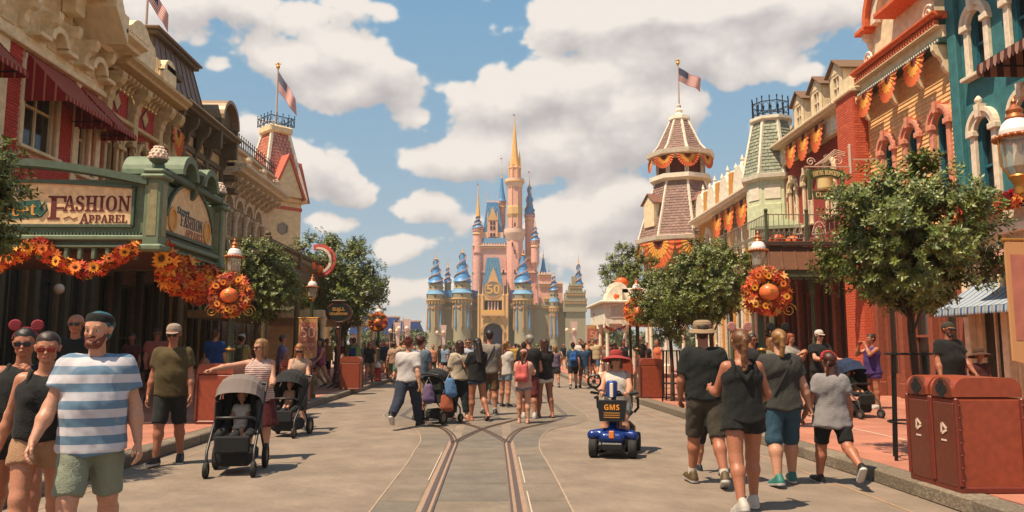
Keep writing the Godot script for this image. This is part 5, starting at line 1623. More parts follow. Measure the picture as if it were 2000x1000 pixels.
func marquee():
	var g := mat("marquee_green", Color(0.38, 0.44, 0.34), 0.65, "worn", 1.3)
	var g2 := mat("marquee_dark", Color(0.27, 0.33, 0.26), 0.6, "worn", 1.0)
	var pan := mat("marquee_panel", Color(0.52, 0.50, 0.36), 0.7, "worn", 1.0)
	var board := mat("sign_board", Color(0.83, 0.70, 0.52), 0.7, "worn", 0.9)
	var p := thing("shop_marquee", "green wooden shop marquee with painted name boards over the pavement", "marquee", Vector3(-6.05, 0, -13.9))
	# local: x to the right (street), y up, z towards the camera; the near side runs left from the corner post, the front runs away
	boxp("soffit", Vector3(-2.75, 3.22, -1.55), Vector3(5.4, 0.08, 3.0), mat("soffit", Color(0.30, 0.20, 0.13), 0.8, "worn", 0.8), p)
	boxp("roof", Vector3(-2.75, 4.30, -1.55), Vector3(5.3, 0.1, 2.9), g2, p)
	for side in 2:
		var n := Node3D.new()
		n.name = "marquee_side"
		p.add_child(n, true)
		var w := 5.3 if side == 0 else 2.85
		if side == 1: n.rotation.y = PI / 2
		n.position = Vector3(-0.1, 0, 0.0) if side == 0 else Vector3(0, 0, -0.1)
		var sx := -1.0 if side == 0 else 1.0   # which way it runs along local x
		var cx := sx * w / 2
		boxp("frame_board", Vector3(cx, 3.93, -0.04), Vector3(w, 1.15, 0.08), g, n)
		boxp("lower_moulding", Vector3(cx, 3.44, 0.05), Vector3(w, 0.09, 0.16), g, n, 0.02)
		boxp("sill_moulding", Vector3(cx, 3.29, 0.03), Vector3(w, 0.05, 0.14), g, n, 0.015)
		boxp("skirt", Vector3(cx, 3.36, 0.0), Vector3(w, 0.12, 0.06), g2, n)
		var dn := MB.new()
		for i in int(w / 0.06): dn.box(Vector3(sx * (0.06 + i * 0.06), 3.51, 0.06), Vector3(0.034, 0.05, 0.07))
		part("dentils", dn, g2, n)
		for i in int(w / 0.24): boxp("modillion", Vector3(sx * (0.2 + i * 0.24), 3.16, 0.03), Vector3(0.07, 0.2, 0.1), g, n, 0.01)
		if side == 0:
			# long arched top and name board
			var top := MB.new()
			var pl := []
			for i in 17: pl.append(Vector2(-w * i / 16.0, 4.5 + 0.36 * sin(PI * (i + 0.2) / 16.4)))
			var lo := pl.duplicate(); lo.reverse()
			var low := []
			for q in lo: low.append(q - Vector2(0, 0.13))
			top.prism(pl + low, -0.1, 0.2)
			part("arched_moulding", top, g2, n)
			top = MB.new()
			var pl2 := []
			for q in pl: pl2.append(q - Vector2(0, 0.12))
			top.prism(pl2 + [Vector2(-w, 4.4), Vector2(0, 4.4)], -0.08, 0.0)
			part("tympanum", top, g, n)
			var bd := MB.new()
			var ed := MB.new()
			var bl := -4.6; var br := -0.28
			var bt := []
			for i in 13: bt.append(Vector2(lerpf(br, bl, i / 12.0), 4.36 + 0.10 * sin(PI * i / 12.0)))
			bd.prism(bt + [Vector2(bl, 3.68), Vector2(br, 3.68)], 0.0, 0.03)
			part("name_board", bd, board, n)
			for i in 12: ed.bar(Vector3(bt[i].x, bt[i].y, 0.03), Vector3(bt[i + 1].x, bt[i + 1].y, 0.03), 0.05, 0.08)
			ed.bar(Vector3(bl, 3.66, 0.03), Vector3(br, 3.66, 0.03), 0.05, 0.08); ed.bar(Vector3(br, 3.66, 0.03), Vector3(br, 4.38, 0.03), 0.05, 0.08)
			part("board_frame", ed, g2, n)
			var maroon := mat("maroon", Color(0.36, 0.08, 0.08), 0.7, "fine", 0.3)
			var gold := mat("sign_gold", Color(0.78, 0.56, 0.25), 0.5, "fine", 0.3)
			text(n, "F", 0.60, Vector3(-1.62, 3.98, 0.034), maroon, "Droid Serif", 0.012, true, 0.95)
			text(n, "ASHION", 0.40, Vector3(-0.93, 4.06, 0.034), maroon, "Droid Serif", 0.012, true, 0.72)
			text(n, "A", 0.27, Vector3(-1.14, 3.79, 0.034), maroon, "Droid Serif", 0.01, true, 0.8)
			text(n, "PPAREL", 0.20, Vector3(-0.72, 3.79, 0.034), maroon, "Droid Serif", 0.01, true, 0.85)
			var rb := MB.new()
			rb.t = Transform3D(Basis(Vector3.BACK, 0.06), Vector3(-2.35, 3.93, 0.03))
			rb.prism([Vector2(-0.72, -0.15), Vector2(0.42, -0.15), Vector2(0.5, -0.02), Vector2(0.42, 0.17), Vector2(-0.72, 0.15)], 0, 0.008)
			part("ribbon", rb, mat("ribbon", Color(0.10, 0.30, 0.26), 0.7, "fine", 0.3), n)
			var st := text(n, "Street", 0.30, Vector3(-2.42, 3.93, 0.042), gold, "Droid Serif", 0.008, true, 0.95)
			st.rotation.z = 0.06
			var sw := MB.new()
			sw.tube([Vector3(-1.98, 4.10, 0.04), Vector3(-1.92, 3.98, 0.04), Vector3(-1.84, 4.09, 0.04), Vector3(-1.8, 3.95, 0.04), Vector3(-1.9, 3.82, 0.04), Vector3(-1.98, 3.88, 0.04)], 0.018, 6)
			part("flourish", sw, mat("ribbon", Color(0.1, 0.3, 0.26)), n)
			sw = MB.new()
			sw.tube([Vector3(-1.5, 3.79, 0.037), Vector3(-1.4, 3.83, 0.037), Vector3(-1.33, 3.78, 0.037), Vector3(-1.26, 3.81, 0.037)], 0.008, 5)
			part("flourish", sw, maroon, n)
		else:
			# street front: half-round name board under a broken pediment
			var bd := MB.new()
			bd.prism([Vector2(0.22, 3.62), Vector2(0.22, 3.86)] + arc(1.42, 3.72, 1.2, PI * 0.86, PI * 0.14, 14) + [Vector2(2.62, 3.86), Vector2(2.62, 3.62)], 0.0, 0.03)
			var sc := part("name_board", bd, board, n)
			sc.scale.y = 0.82; sc.position.y = 0.66
			var ed := MB.new()
			var rim := arc(1.42, 3.72, 1.2, PI * 0.93, PI * 0.07, 16)
			for i in 16: ed.bar(Vector3(rim[i].x, rim[i].y * 0.82 + 0.66, 0.03), Vector3(rim[i + 1].x, rim[i + 1].y * 0.82 + 0.66, 0.03), 0.06, 0.08)
			ed.bar(Vector3(0.2, 3.62, 0.03), Vector3(2.64, 3.62, 0.03), 0.06, 0.08)
			part("board_frame", ed, g2, n)
			for x in [0.55, 2.3]:
				var md := MB.new()
				md.t = Transform3D(Basis(Vector3.RIGHT, PI / 2).scaled(Vector3(0.8, 1, 1)), Vector3(x, 3.9, 0.03))
				md.lathe(Vector3.ZERO, [[0.24, 0], [0.24, 0.03], [0.18, 0.035], [0.17, 0.01], [0, 0.01]], 18)
				part("medallion", md, mat("sign_gold", Color(0.78, 0.56, 0.25)), n)
			text(n, "Street", 0.2, Vector3(1.06, 4.12, 0.034), mat("sign_blue", Color(0.28, 0.38, 0.40), 0.7, "fine", 0.3))
			text(n, "FASHION", 0.34, Vector3(1.5, 3.96, 0.034), mat("sign_slate", Color(0.30, 0.30, 0.32), 0.7, "fine", 0.3), "Droid Serif", 0.012, true, 0.7)
			text(n, "APPAREL", 0.2, Vector3(1.66, 3.74, 0.034), mat("sign_rose", Color(0.62, 0.42, 0.32), 0.7, "fine", 0.3))
			boxp("head_moulding", Vector3(w / 2, 4.68, 0.02), Vector3(w, 0.14, 0.26), g2, n, 0.03)
			var br := MB.new()
			br.prism(arc(0.85, 4.74, 0.42, 0, PI, 14) + arc(0.85, 4.74, 0.29, PI, 0, 14), -0.9, 0.24); br.prism(arc(1.95, 4.74, 0.42, 0, PI, 14) + arc(1.95, 4.74, 0.29, PI, 0, 14), -0.5, 0.24)
			br.box(Vector3(1.42, 4.95, 0.1), Vector3(0.34, 0.1, 0.3), 0.02)
			part("broken_pediment", br, g, n)
			var bk := MB.new()
			bracket(bk, 1.42, 4.9, 0.5, 0.28, 0.13)
			part("console", bk, g2, n)
			boxp("pediment_back", Vector3(1.42, 4.78, -0.2), Vector3(2.4, 0.4, 0.1), g, n)
	# the two corner posts with pine cone finials
	for z in [0.0, -3.1]:
		var m := MB.new()
		var h := 4.62
		m.box(Vector3(0.0, (3.3 + h) / 2, z), Vector3(0.3, h - 3.3, 0.3), 0.02)
		m.box(Vector3(0, 3.26, z), Vector3(0.46, 0.12, 0.46), 0.03); m.box(Vector3(0, h - 0.08, z), Vector3(0.44, 0.08, 0.44), 0.03); m.box(Vector3(0, h + 0.02, z), Vector3(0.38, 0.08, 0.38), 0.03)
		var post := part("corner_post", m, g, p)
		m = MB.new(); m.box(Vector3(0, 3.95, z + 0.152), Vector3(0.17, 0.95, 0.012), 0.005); m.box(Vector3(0.152, 3.95, z), Vector3(0.012, 0.95, 0.17), 0.005)
		part("post_panel", m, pan, post)
		m = MB.new()
		m.lathe(Vector3(0, h + 0.06, z), [[0.12, 0], [0.07, 0.05], [0.05, 0.1], [0.15, 0.17], [0.16, 0.2]], 12)
		part("finial_cup", m, g2, post)
		m = MB.new()
		m.lathe(Vector3(0, h + 0.25, z), [[0.15, 0], [0.155, 0.05], [0.13, 0.14], [0.08, 0.22], [0, 0.27]], 12)
		for r in 4:
			for k in 10: m.ball(Vector3(sin(TAU * (k + 0.5 * (r % 2)) / 10) * [0.155, 0.14, 0.11, 0.07][r], h + 0.29 + r * 0.06, z + cos(TAU * (k + 0.5 * (r % 2)) / 10) * [0.155, 0.14, 0.11, 0.07][r]), Vector3(0.03, 0.035, 0.03), 5, 4)
		part("pine_cone", m, mat("cone", Color(0.80, 0.70, 0.62), 0.7, "worn", 0.5), post)
# ---------------------------------------------------------------- the right side of the street
func right_side():
	var cream := mat("cream_r", Color(0.85, 0.76, 0.62), 0.75, "worn", 2.0)
	var trim := mat("trim_r", Color(0.84, 0.77, 0.68), 0.7, "worn", 1.4)
	# ---- teal house, nearest
	var p := thing("teal_house", "teal painted house with pale arched windows and flower boxes", "building", Vector3(11.3, 0, -18.2), -90)
	var teal := mat("teal", Color(0.18, 0.41, 0.425), 0.75, "worn", 1.8, 0, 0.2)
	var sash := mat("teal_sash", Color(0.12, 0.36, 0.42), 0.6, "worn", 0.8)
	var lace := mat("lace", Color(0.78, 0.70, 0.62), 0.9, "cloth", 0.2)
	var holes := []
	for x in [1.05, 2.5, 3.95]:
		holes.append([x, 7.85, 0.58, 1.5, true]); holes.append([x, 4.55, 0.62, 2.25, true])
	var m := MB.new(); wall(m, 0, 7.2, 4.1, 11.2, holes, 0.3)
	part("wall", m, teal, p)
	for q in holes: window(p, q[0], q[1], q[2], q[3], {"frame": sash, "arch": true, "trim": trim, "tw": 0.17, "td": 0.1, "curtain": lace, "bar": 0.07})
	boxp("pilaster", Vector3(0.17, 7.6, 0.06), Vector3(0.34, 7.2, 0.14), teal, p, 0.02)
	boxp("string_course", Vector3(3.6, 4.06, 0.12), Vector3(7.2, 0.2, 0.3), trim, p, 0.03)
	for x in [0.45, 1.8, 3.2]:
		m = MB.new(); bracket(m, x, 4.3, 0.4, 0.3, 0.14)
		part("bracket", m, trim, p)
	boxp("panel_band", Vector3(3.6, 4.35, 0.04), Vector3(7.2, 0.4, 0.1), trim, p, 0.01)
	m = MB.new(); m.lathe(Vector3(1.05, 6.98, 0.12), [[0.04, 0], [0.05, 0.06], [0.03, 0.1], [0.085, 0.18], [0.085, 0.22], [0.03, 0.3], [0, 0.3]], 10)
	part("ball_finial", m, trim, p)
	m = MB.new(); cornice(m, -0.1, 7.2, 10.6, 0.6, 0.9)
	part("cornice", m, trim, p)
	block(p, 7.2, 11.2, 7.0, teal)
	awning(p, 2.65, 4.2, 8.0, 1.15, 0.6, [Color(0.32, 0.15, 0.13), Color(0.70, 0.52, 0.44)], 0.11, true, 0.24, true)
	awning(p, 0.15, 3.6, 2.98, 0.95, 0.6, [Color(0.72, 0.74, 0.74), Color(0.16, 0.38, 0.62), Color(0.72, 0.74, 0.74), Color(0.62, 0.66, 0.68)], 0.06, true, 0.16, true)
	awning(p, 1.6, 3.7, 3.8, 0.9, 0.5, [Color(0.64, 0.26, 0.24), Color(0.80, 0.68, 0.60)], 0.075, true, 0.2, true)
	shop_front(p, 0.0, 7.2, 4.0, 5, cream, cream)
	# ---- yellow weatherboard house
	p = thing("weatherboard_house", "apricot weatherboard house with three buntings and an orange gable", "building", Vector3(11.3, 0, -22.55), -90)
	var apr := [mat("apricot0", Color(0.84, 0.65, 0.43), 0.75, "worn", 1.2), mat("apricot1", Color(0.855, 0.67, 0.45), 0.75, "worn", 1.4), mat("apricot2", Color(0.83, 0.635, 0.42), 0.75, "worn", 1.0)]
	var pinkish := mat("pinkish", Color(0.80, 0.52, 0.42), 0.75, "worn", 1.0)
	var orange := mat("orange_trim", Color(0.80, 0.38, 0.20), 0.7, "worn", 1.0)
	var greenb := mat("green_band", Color(0.14, 0.25, 0.22), 0.6, "worn", 1.0)
	holes = []
	for x in [1.08, 2.38, 3.72]: holes.append([x, 5.4, 0.6, 2.02, true])
	m = MB.new(); wall(m, 0, 4.35, 4.2, 9.1, holes, 0.3)
	part("wall", m, apr[0], p)
	var bh := []
	for q in holes: bh.append([q[0], q[1] - 0.1, q[2] + 0.28, q[3] + 0.25])
	boards(p, 0.0, 4.35, 4.4, 9.0, bh, 0.115, apr)
	for q in holes: window(p, q[0], q[1], q[2], q[3], {"frame": sash, "arch": true, "trim": pinkish, "tw": 0.14, "td": 0.1, "bar": 0.07, "curtain": lace})
	boxp("green_band", Vector3(2.17, 9.06, 0.16), Vector3(4.4, 0.15, 0.34), greenb, p, 0.02)
	m = MB.new()
	for i in 40: m.box(Vector3(0.1 + i * 0.108, 9.06, 0.335), Vector3(0.045, 0.06, 0.02), 0.005)
	part("band_studs", m, trim, p)
	boxp("frieze", Vector3(2.17, 9.29, 0.1), Vector3(4.4, 0.3, 0.22), cream, p, 0.01)
	m = MB.new()
	for i in 34: m.box(Vector3(0.08 + i * 0.128, 9.52, 0.25), Vector3(0.07, 0.14, 0.32), 0.01)
	part("dentils", m, orange, p)
	boxp("dentil_band", Vector3(2.17, 9.52, 0.14), Vector3(4.4, 0.15, 0.3), greenb, p)
	m = MB.new(); cornice(m, -0.05, 4.45, 9.6, 0.18, 0.5)
	part("cornice", m, orange, p)
	boxp("cornice_bed", Vector3(2.17, 9.43, 0.22), Vector3(4.42, 0.03, 0.36), cream, p)
	for x in [0.15, 1.72, 3.05, 4.2]:
		m = MB.new(); bracket(m, x, 8.98, 0.75, 0.42, 0.12)
		part("bracket", m, cream, p)
	# the gable over the middle with its arched orange edge
	m = MB.new(); m.prism([Vector2(0.4, 9.7), Vector2(0.4, 10.8), Vector2(0.75, 10.9)] + arc(2.1, 10.9, 1.25, PI, 0, 14) + [Vector2(3.45, 10.9), Vector2(3.8, 10.8), Vector2(3.8, 9.7)], -0.3, 0.05)
	part("gable", m, cream, p)
	m = MB.new(); m.prism(arc(2.1, 10.9, 1.42, 0, PI, 16) + arc(2.1, 10.9, 1.22, PI, 0, 16), -0.35, 0.4)
	m.box(Vector3(0.5, 10.88, 0.05), Vector3(0.55, 0.14, 0.75), 0.02); m.box(Vector3(3.7, 10.88, 0.05), Vector3(0.55, 0.14, 0.75), 0.02)
	part("gable_edge", m, orange, p)
	m = MB.new(); m.prism(arc(2.1, 10.9, 1.2, 0, PI, 16) + arc(2.1, 10.9, 0.9, PI, 0, 16), 0.0, 0.25)
	for s in [0.5, 3.7]: bracket(m, s, 10.8, 0.5, 0.3, 0.14)
	part("gable_moulding", m, trim, p)
	boxp("gable_hood", Vector3(2.6, 10.75, 0.3), Vector3(1.5, 0.14, 0.7), orange, p, 0.02)
	for x in [0.55, 3.75]:
		m = MB.new()
		var sp := []
		for i in 22: sp.append(Vector3(x + cos(i * 0.5) * 0.24 * (1 - i / 24.0), 10.0 + sin(i * 0.5) * 0.24 * (1 - i / 24.0), 0.2))
		m.tube(sp, 0.035, 6)
		part("scroll", m, trim, p)
	block(p, 4.35, 9.8, 7.0, cream)
	m = MB.new(); m.sweep([Vector2(-0.6, 9.75), Vector2(-3.0, 11.2), Vector2(-3.1, 9.75)], 0.0, 4.3)
	var rf := part("slate_roof", m, mat("slate", Color(0.16, 0.22, 0.24), 0.6, "worn", 0.8), p)
	m = MB.new()
	for i in 12: m.box(Vector3(2.15, 9.85 + i * 0.115, -0.72 - i * 0.19), Vector3(4.32, 0.02, 0.05))
	part("slate_courses", m, mat("slate2", Color(0.22, 0.29, 0.31), 0.6, "worn", 0.8), rf)
	shop_front(p, 0.0, 4.35, 4.2, 3, mat("rust", Color(0.50, 0.26, 0.18), 0.7, "worn", 1.0), mat("rust", Color(0.50, 0.26, 0.18)))
	for i in 3:
		bunting(["orange bunting on the apricot house, beside the teal house", "orange bunting in the middle of the apricot house", "orange bunting on the apricot house, beside the brick pier"][i], Vector3(10.92, 8.93, -19.17 - i * 1.34), -90, 1.0, 0.72)
	# ---- brick pier
	p = thing("brick_pier", "tall orange brick pier between the apricot and the red brick house", "pier", Vector3(11.3, 0, -23.7), -90)
	var ob := [mat("obrick0", Color(0.74, 0.33, 0.21), 0.85, "worn", 0.6), mat("obrick1", Color(0.71, 0.305, 0.20), 0.85, "worn", 0.5), mat("obrick2", Color(0.77, 0.37, 0.24), 0.85, "worn", 0.7)]
	boxp("core", Vector3(0.55, 4.7, 0.15), Vector3(1.1, 9.1, 0.56), mat("mortar_orange", Color(0.72, 0.45, 0.34), 0.9, "fine", 0.5), p)
	bricks(p, 0.0, 1.1, 4.9, 9.2, [], ob, 0.5, 140, 0.215, 0.065, 0.012, 0.435)
	var n := Node3D.new(); n.name = "pier_flank"
	p.add_child(n, true); n.position = Vector3(1.105, 0, 0.43); n.rotation.y = PI / 2
	bricks(n, 0.0, 0.5, 3.4, 9.2, [], ob, 0.0, 150, 0.215, 0.065, 0.012, 0.0)
	bricks(p, 0.0, 1.1, 0.2, 4.9, [], ob, 0.5, 0, 0.215, 0.065, 0.012, 0.435); bricks(n, 0.0, 0.5, 0.2, 3.4, [], ob, 0.0, 0, 0.215, 0.065, 0.012, 0.0)
	boxp("cap", Vector3(0.55, 9.3, 0.16), Vector3(1.25, 0.14, 0.75), cream, p, 0.03)
	m = MB.new(); m.prism([Vector2(0.1, 9.36), Vector2(0.2, 9.8), Vector2(0.9, 9.8), Vector2(1.0, 9.36)], -0.1, 0.4)
	part("cap_block", m, cream, p)
	# ---- red brick house with dormers
	p = thing("dormer_house", "red brick house with three cream dormers and a deep cream frieze", "building", Vector3(11.3, 0, -29.7), -90)
	var dr := [mat("dbrick0", Color(0.62, 0.24, 0.19), 0.85, "worn", 0.6), mat("dbrick1", Color(0.585, 0.225, 0.18), 0.85, "worn", 0.5), mat("dbrick2", Color(0.65, 0.27, 0.21), 0.85, "worn", 0.7)]
	holes = [[1.2, 5.9, 0.55, 1.8, true], [2.5, 5.9, 0.55, 1.8, true], [4.4, 5.9, 0.55, 1.8, true]]
	m = MB.new(); wall(m, 0, 6.0, 4.2, 9.1, holes, 0.3)
	part("mortar_wall", m, mat("mortar_d", Color(0.58, 0.32, 0.26), 0.9, "fine", 0.5), p)
	var hb := []
	for q in holes: hb.append([q[0], q[1] - 0.1, q[2] + 0.3, q[3] + 0.25])
	bricks(p, 0, 6.0, 4.8, 8.4, hb, dr, 6.0, 150)
	for q in holes: window(p, q[0], q[1], q[2], q[3], {"frame": trim, "arch": true, "trim": cream, "tw": 0.13, "td": 0.08})
	boxp("frieze", Vector3(3.0, 8.75, 0.1), Vector3(6.0, 0.6, 0.24), cream, p, 0.01)
	for i in 6: boxp("frieze_panel", Vector3(0.5 + i, 8.72, 0.23), Vector3(0.8, 0.36, 0.03), trim, p, 0.01)
	m = MB.new(); cornice(m, -0.15, 6.05, 9.05, 0.22, 0.55)
	part("eave", m, cream, p)
	m = MB.new()
	for i in 48: m.ball(Vector3(-0.1 + i * 0.128, 9.26, 0.55), Vector3(0.03, 0.03, 0.03), 5, 4)
	part("eave_bulbs", m, trim, p)
	m = MB.new(); m.sweep([Vector2(0.3, 9.25), Vector2(-1.2, 11.0), Vector2(-3.0, 11.0), Vector2(-3.0, 9.25)], 0.0, 6.0)
	part("roof", m, mat("roof_brown", Color(0.30, 0.22, 0.17), 0.8, "worn", 1.0), p)
	for i in 3:
		var x := 2.55 + i * 1.55; var dk := 0.12
		n = Node3D.new(); n.name = "dormer"
		p.add_child(n, true); n.position = Vector3(x, 9.3, 0.25)
		m = MB.new(); wall(m, -0.48, 0.48, 0, 1.0, [[0, 0.12, 0.42, 0.78]], 0.12)
		m.box(Vector3(-0.47, 0.5, -0.75), Vector3(0.04, 1.0, 1.5)); m.box(Vector3(0.47, 0.5, -0.75), Vector3(0.04, 1.0, 1.5))
		m.prism([Vector2(-0.52, 1.0), Vector2(0, 1.38), Vector2(0.52, 1.0)], -1.6, 0.02)
		part("dormer_front", m, cream, n)
		m = MB.new()
		for s in [-1.0, 1.0]:
			m.t = Transform3D(Basis(Vector3.BACK, -s * 0.63), Vector3(s * 0.29, 1.24, -0.75))
			m.box(Vector3.ZERO, Vector3(0.78, 0.06, 1.75), 0.015)
		part("dormer_roof", m, mat("dormer_brown", Color(0.42, 0.31, 0.22), 0.8, "worn", 0.8), n)
		m = MB.new(); m.box(Vector3(0, 0.5, -0.07), Vector3(0.4, 0.76, 0.02));
		part("pane", m, mat("dormer_glass", Color(0.52, 0.48, 0.42), 0.1, ""), n)
		m = MB.new(); m.box(Vector3(0, 0.5, -0.04), Vector3(0.03, 0.76, 0.04)); m.box(Vector3(0, 0.55, -0.04), Vector3(0.4, 0.04, 0.05)); m.box(Vector3(0, 0.09, 0.03), Vector3(0.6, 0.06, 0.1), 0.01)
		part("sash", m, trim, n)
	block(p, 6.0, 9.2, 7.0, cream)
	shop_front(p, 0.0, 6.0, 4.2, 4, mat("rust", Color(0.50, 0.26, 0.18)), mat("shop_dark_r", Color(0.24, 0.17, 0.12), 0.8, "worn", 1.0))
	for i in 3: bunting(["orange bunting on the dormer house frieze, beside the brick pier", "orange bunting on the dormer house frieze, between two others", "orange bunting on the dormer house frieze, beside the pale green turret"][i], Vector3(10.98, 9.0, -25.4 - i * 1.15), -90, 1.05, 0.95)
	# ---- pale green turret
	var mint := mat("mint", Color(0.76, 0.77, 0.63), 0.75, "worn", 1.4)
	var white := mat("white", Color(0.86, 0.80, 0.72), 0.7, "worn", 1.5)
	var iron := mat("iron", Color(0.09, 0.085, 0.08), 0.5, "fine", 0.4, 0.3)
	p = thing("green_turret", "pale green turret with shingle roof and black iron crown", "building", Vector3(11.15, 0, -30.2), 22.5)
	octo(p, "shaft", [[1.08, 4.0], [1.08, 8.0]], mint)
	octo(p, "cornice", [[1.1, 7.95], [1.28, 8.05], [1.3, 8.2], [1.15, 8.25]], white)
	roof8(p, 1.2, 8.22, 0.72, 10.45, 0.14, 0.2, [lin(0.62, 0.63, 0.54), lin(0.67, 0.68, 0.59), lin(0.58, 0.60, 0.52)], white)
	octo(p, "crown", [[0.74, 10.42], [0.86, 10.5], [0.86, 10.62], [0.7, 10.66], [0, 10.66]], white)
	var ring := []
	for k in 9: ring.append(Vector3(sin(TAU * (k + 0.5) / 8) * 0.74, 10.66, cos(TAU * (k + 0.5) / 8) * 0.74))
	cresting(p, ring, 0.75, 0.28, iron)
	for k in 8:
		n = Node3D.new(); n.name = "turret_side"
		p.add_child(n, true); n.rotation.y = TAU * k / 8
		for y in [5.4, 6.6, 7.5]: boxp("panel", Vector3(0, y, 1.0), Vector3(0.6, 0.9 if y < 7 else 0.55, 0.05), white if y > 7 else mint, n, 0.015)
	n = Node3D.new(); n.name = "turret_awning"
	p.add_child(n, true); n.rotation.y = deg_to_rad(-22.5 - 20)
	awning(n, -1.0, 1.0, 6.7, 2.1, 0.75, [Color(0.60, 0.63, 0.50), Color(0.60, 0.63, 0.50)], 0.2, true, 0.1, false)
	n.position.z = 0.4
	# ---- yellow gabled house
	p = thing("gabled_house", "yellow brick house with white scrolled gables and finials", "building", Vector3(11.3, 0, -42), -90)
	var yb := [mat("ybrick0", Color(0.78, 0.55, 0.25), 0.85, "worn", 0.7), mat("ybrick1", Color(0.74, 0.51, 0.23), 0.85, "worn", 0.6)]
	m = MB.new(); wall(m, 0, 11, 4.0, 8.6, [[2, 5.6, 0.8, 1.9, true], [4.5, 5.6, 0.8, 1.9, true], [7, 5.6, 0.8, 1.9, true], [9.5, 5.6, 0.8, 1.9, true]], 0.3)
	part("wall", m, yb[0], p)
	for x in [2.0, 4.5, 7.0, 9.5]: window(p, x, 5.6, 0.8, 1.9, {"frame": white, "arch": true, "trim": white})
	m = MB.new(); cornice(m, 0, 11, 8.1, 0.3, 0.6)
	part("cornice", m, white, p)
	for i in 4:
		var x := 1.2 + i * 2.2
		m = MB.new(); m.prism([Vector2(x - 0.75, 8.4), Vector2(x - 0.7, 9.0)] + arc(x, 9.1, 0.6, PI, 0, 10) + [Vector2(x + 0.7, 9.0), Vector2(x + 0.75, 8.4)], -0.2, 0.3)
		m.lathe(Vector3(x, 9.7, 0.05), [[0.12, 0], [0.1, 0.12], [0.05, 0.2], [0.09, 0.28], [0, 0.55]], 8)
		part("gable", m, white, p)
		boxp("gable_pier", Vector3(x + 1.1, 9.0, 0.0), Vector3(0.5, 1.2, 0.6), yb[1], p, 0.02)
		m = MB.new(); m.lathe(Vector3(x + 1.1, 9.6, 0.0), [[0.3, 0], [0.28, 0.08], [0.06, 0.14], [0.1, 0.26], [0, 0.5]], 8)
		part("finial", m, white, p)
	block(p, 11, 8.6, 6, yb[1])
	boxp("attic", Vector3(8.0, 9.4, -1.2), Vector3(3.0, 1.9, 1.6), cream, p, 0.05)
	shop_front(p, 0, 11, 4.0, 6, white, yb[1])
	for i in 3: bunting(["orange bunting on the yellow gabled house, beside the green turret", "orange bunting in the middle of the yellow gabled house", "orange bunting on the yellow gabled house, beside the mauve tower"][i], Vector3(11.0, 8.0, -33.6 - i * 1.9), -90, 1.6, 1.3)
	# ---- mauve tower
	p = thing("mauve_tower", "octagonal tower with mauve shingle roofs, open lantern and flagpole", "building", Vector3(11.0, 0, -44.6), 22.5)
	var mv := [lin(0.62, 0.49, 0.44), lin(0.66, 0.53, 0.48), lin(0.58, 0.46, 0.42), lin(0.64, 0.50, 0.46)]
	octo(p, "shaft", [[2.1, 3.8], [2.1, 7.4]], cream)
	octo(p, "eave", [[2.15, 7.25], [2.75, 7.5], [2.8, 7.72], [2.5, 7.78]], white)
	roof8(p, 2.55, 7.75, 1.5, 11.1, 0.16, 0.24, mv, white)
	octo(p, "lantern_base", [[1.5, 11.0], [1.85, 11.15], [1.85, 11.4], [1.6, 11.45]], white)
	octo(p, "lantern", [[1.28, 11.4], [1.28, 12.5]], mat("lantern_in", Color(0.42, 0.22, 0.18), 0.8, "worn", 1.0))
	octo(p, "lantern_eave", [[1.2, 12.35], [2.0, 12.55], [2.05, 12.8], [1.6, 12.9]], white)
	roof8(p, 1.65, 12.85, 0.52, 14.85, 0.15, 0.22, mv, white, 1.3, 13.25)
	octo(p, "cap", [[0.52, 14.8], [0.64, 14.9], [0.62, 15.1], [0.28, 15.2], [0.18, 15.35], [0.22, 15.5], [0.08, 15.7], [0.05, 15.8]], white)
	for k in 8:
		n = Node3D.new(); n.name = "lantern_side"
		p.add_child(n, true); n.rotation.y = TAU * k / 8
		for s in [-1.0, 1.0]: boxp("lantern_post", Vector3(s * 0.48, 11.95, 1.3), Vector3(0.12, 1.1, 0.12), white, n, 0.01)
	flag("striped flag on the pole above the mauve tower", Vector3(11.0, 15.7, -44.6), 2.6, 1.5, 0.45, 8)
	for k in 4: bunting(["orange bunting under the mauve tower lantern, facing the castle", "orange bunting under the mauve tower lantern, facing the road", "orange bunting under the mauve tower lantern, facing down the street", "orange bunting under the mauve tower lantern, facing the yellow house"][k], Vector3(11.0, 12.45, -44.6) + Vector3(sin(deg_to_rad(-112.5 + 45 * k + 22.5)), 0, cos(deg_to_rad(-112.5 + 45 * k + 22.5))) * 1.72, -112.5 + 45 * k + 22.5, 1.3, 0.75)
	for k in 3: bunting(["large orange bunting under the mauve tower eave, facing the castle", "large orange bunting under the mauve tower eave, facing the road", "large orange bunting under the mauve tower eave, facing down the street"][k], Vector3(11.0, 7.4, -44.6) + Vector3(sin(deg_to_rad(-90.0 + 45 * k)), 0, cos(deg_to_rad(-90.0 + 45 * k))) * 2.5, -90.0 + 45 * k, 2.1, 1.5)
	for k in 2:   # gabled dormers
		n = Node3D.new(); n.name = "dormer"
		p.add_child(n, true); n.rotation.y = deg_to_rad([0.0, -90.0][k])
		m = MB.new(); m.box(Vector3(0, 9.0, 1.7), Vector3(1.0, 1.3, 1.2), 0.02); m.prism([Vector2(-0.6, 9.65), Vector2(0, 10.2), Vector2(0.6, 9.65)], 1.0, 2.3)
		part("dormer_body", m, cream, n)
		m = MB.new()
		for s in [-1.0, 1.0]:
			m.t = Transform3D(Basis(Vector3.BACK, -s * 0.72), Vector3(s * 0.34, 9.98, 1.65)); m.box(Vector3.ZERO, Vector3(0.95, 0.07, 1.5), 0.02)
		part("dormer_roof", m, mat("mauve", Color(0.47, 0.31, 0.26), 0.8, "worn", 0.7), n)
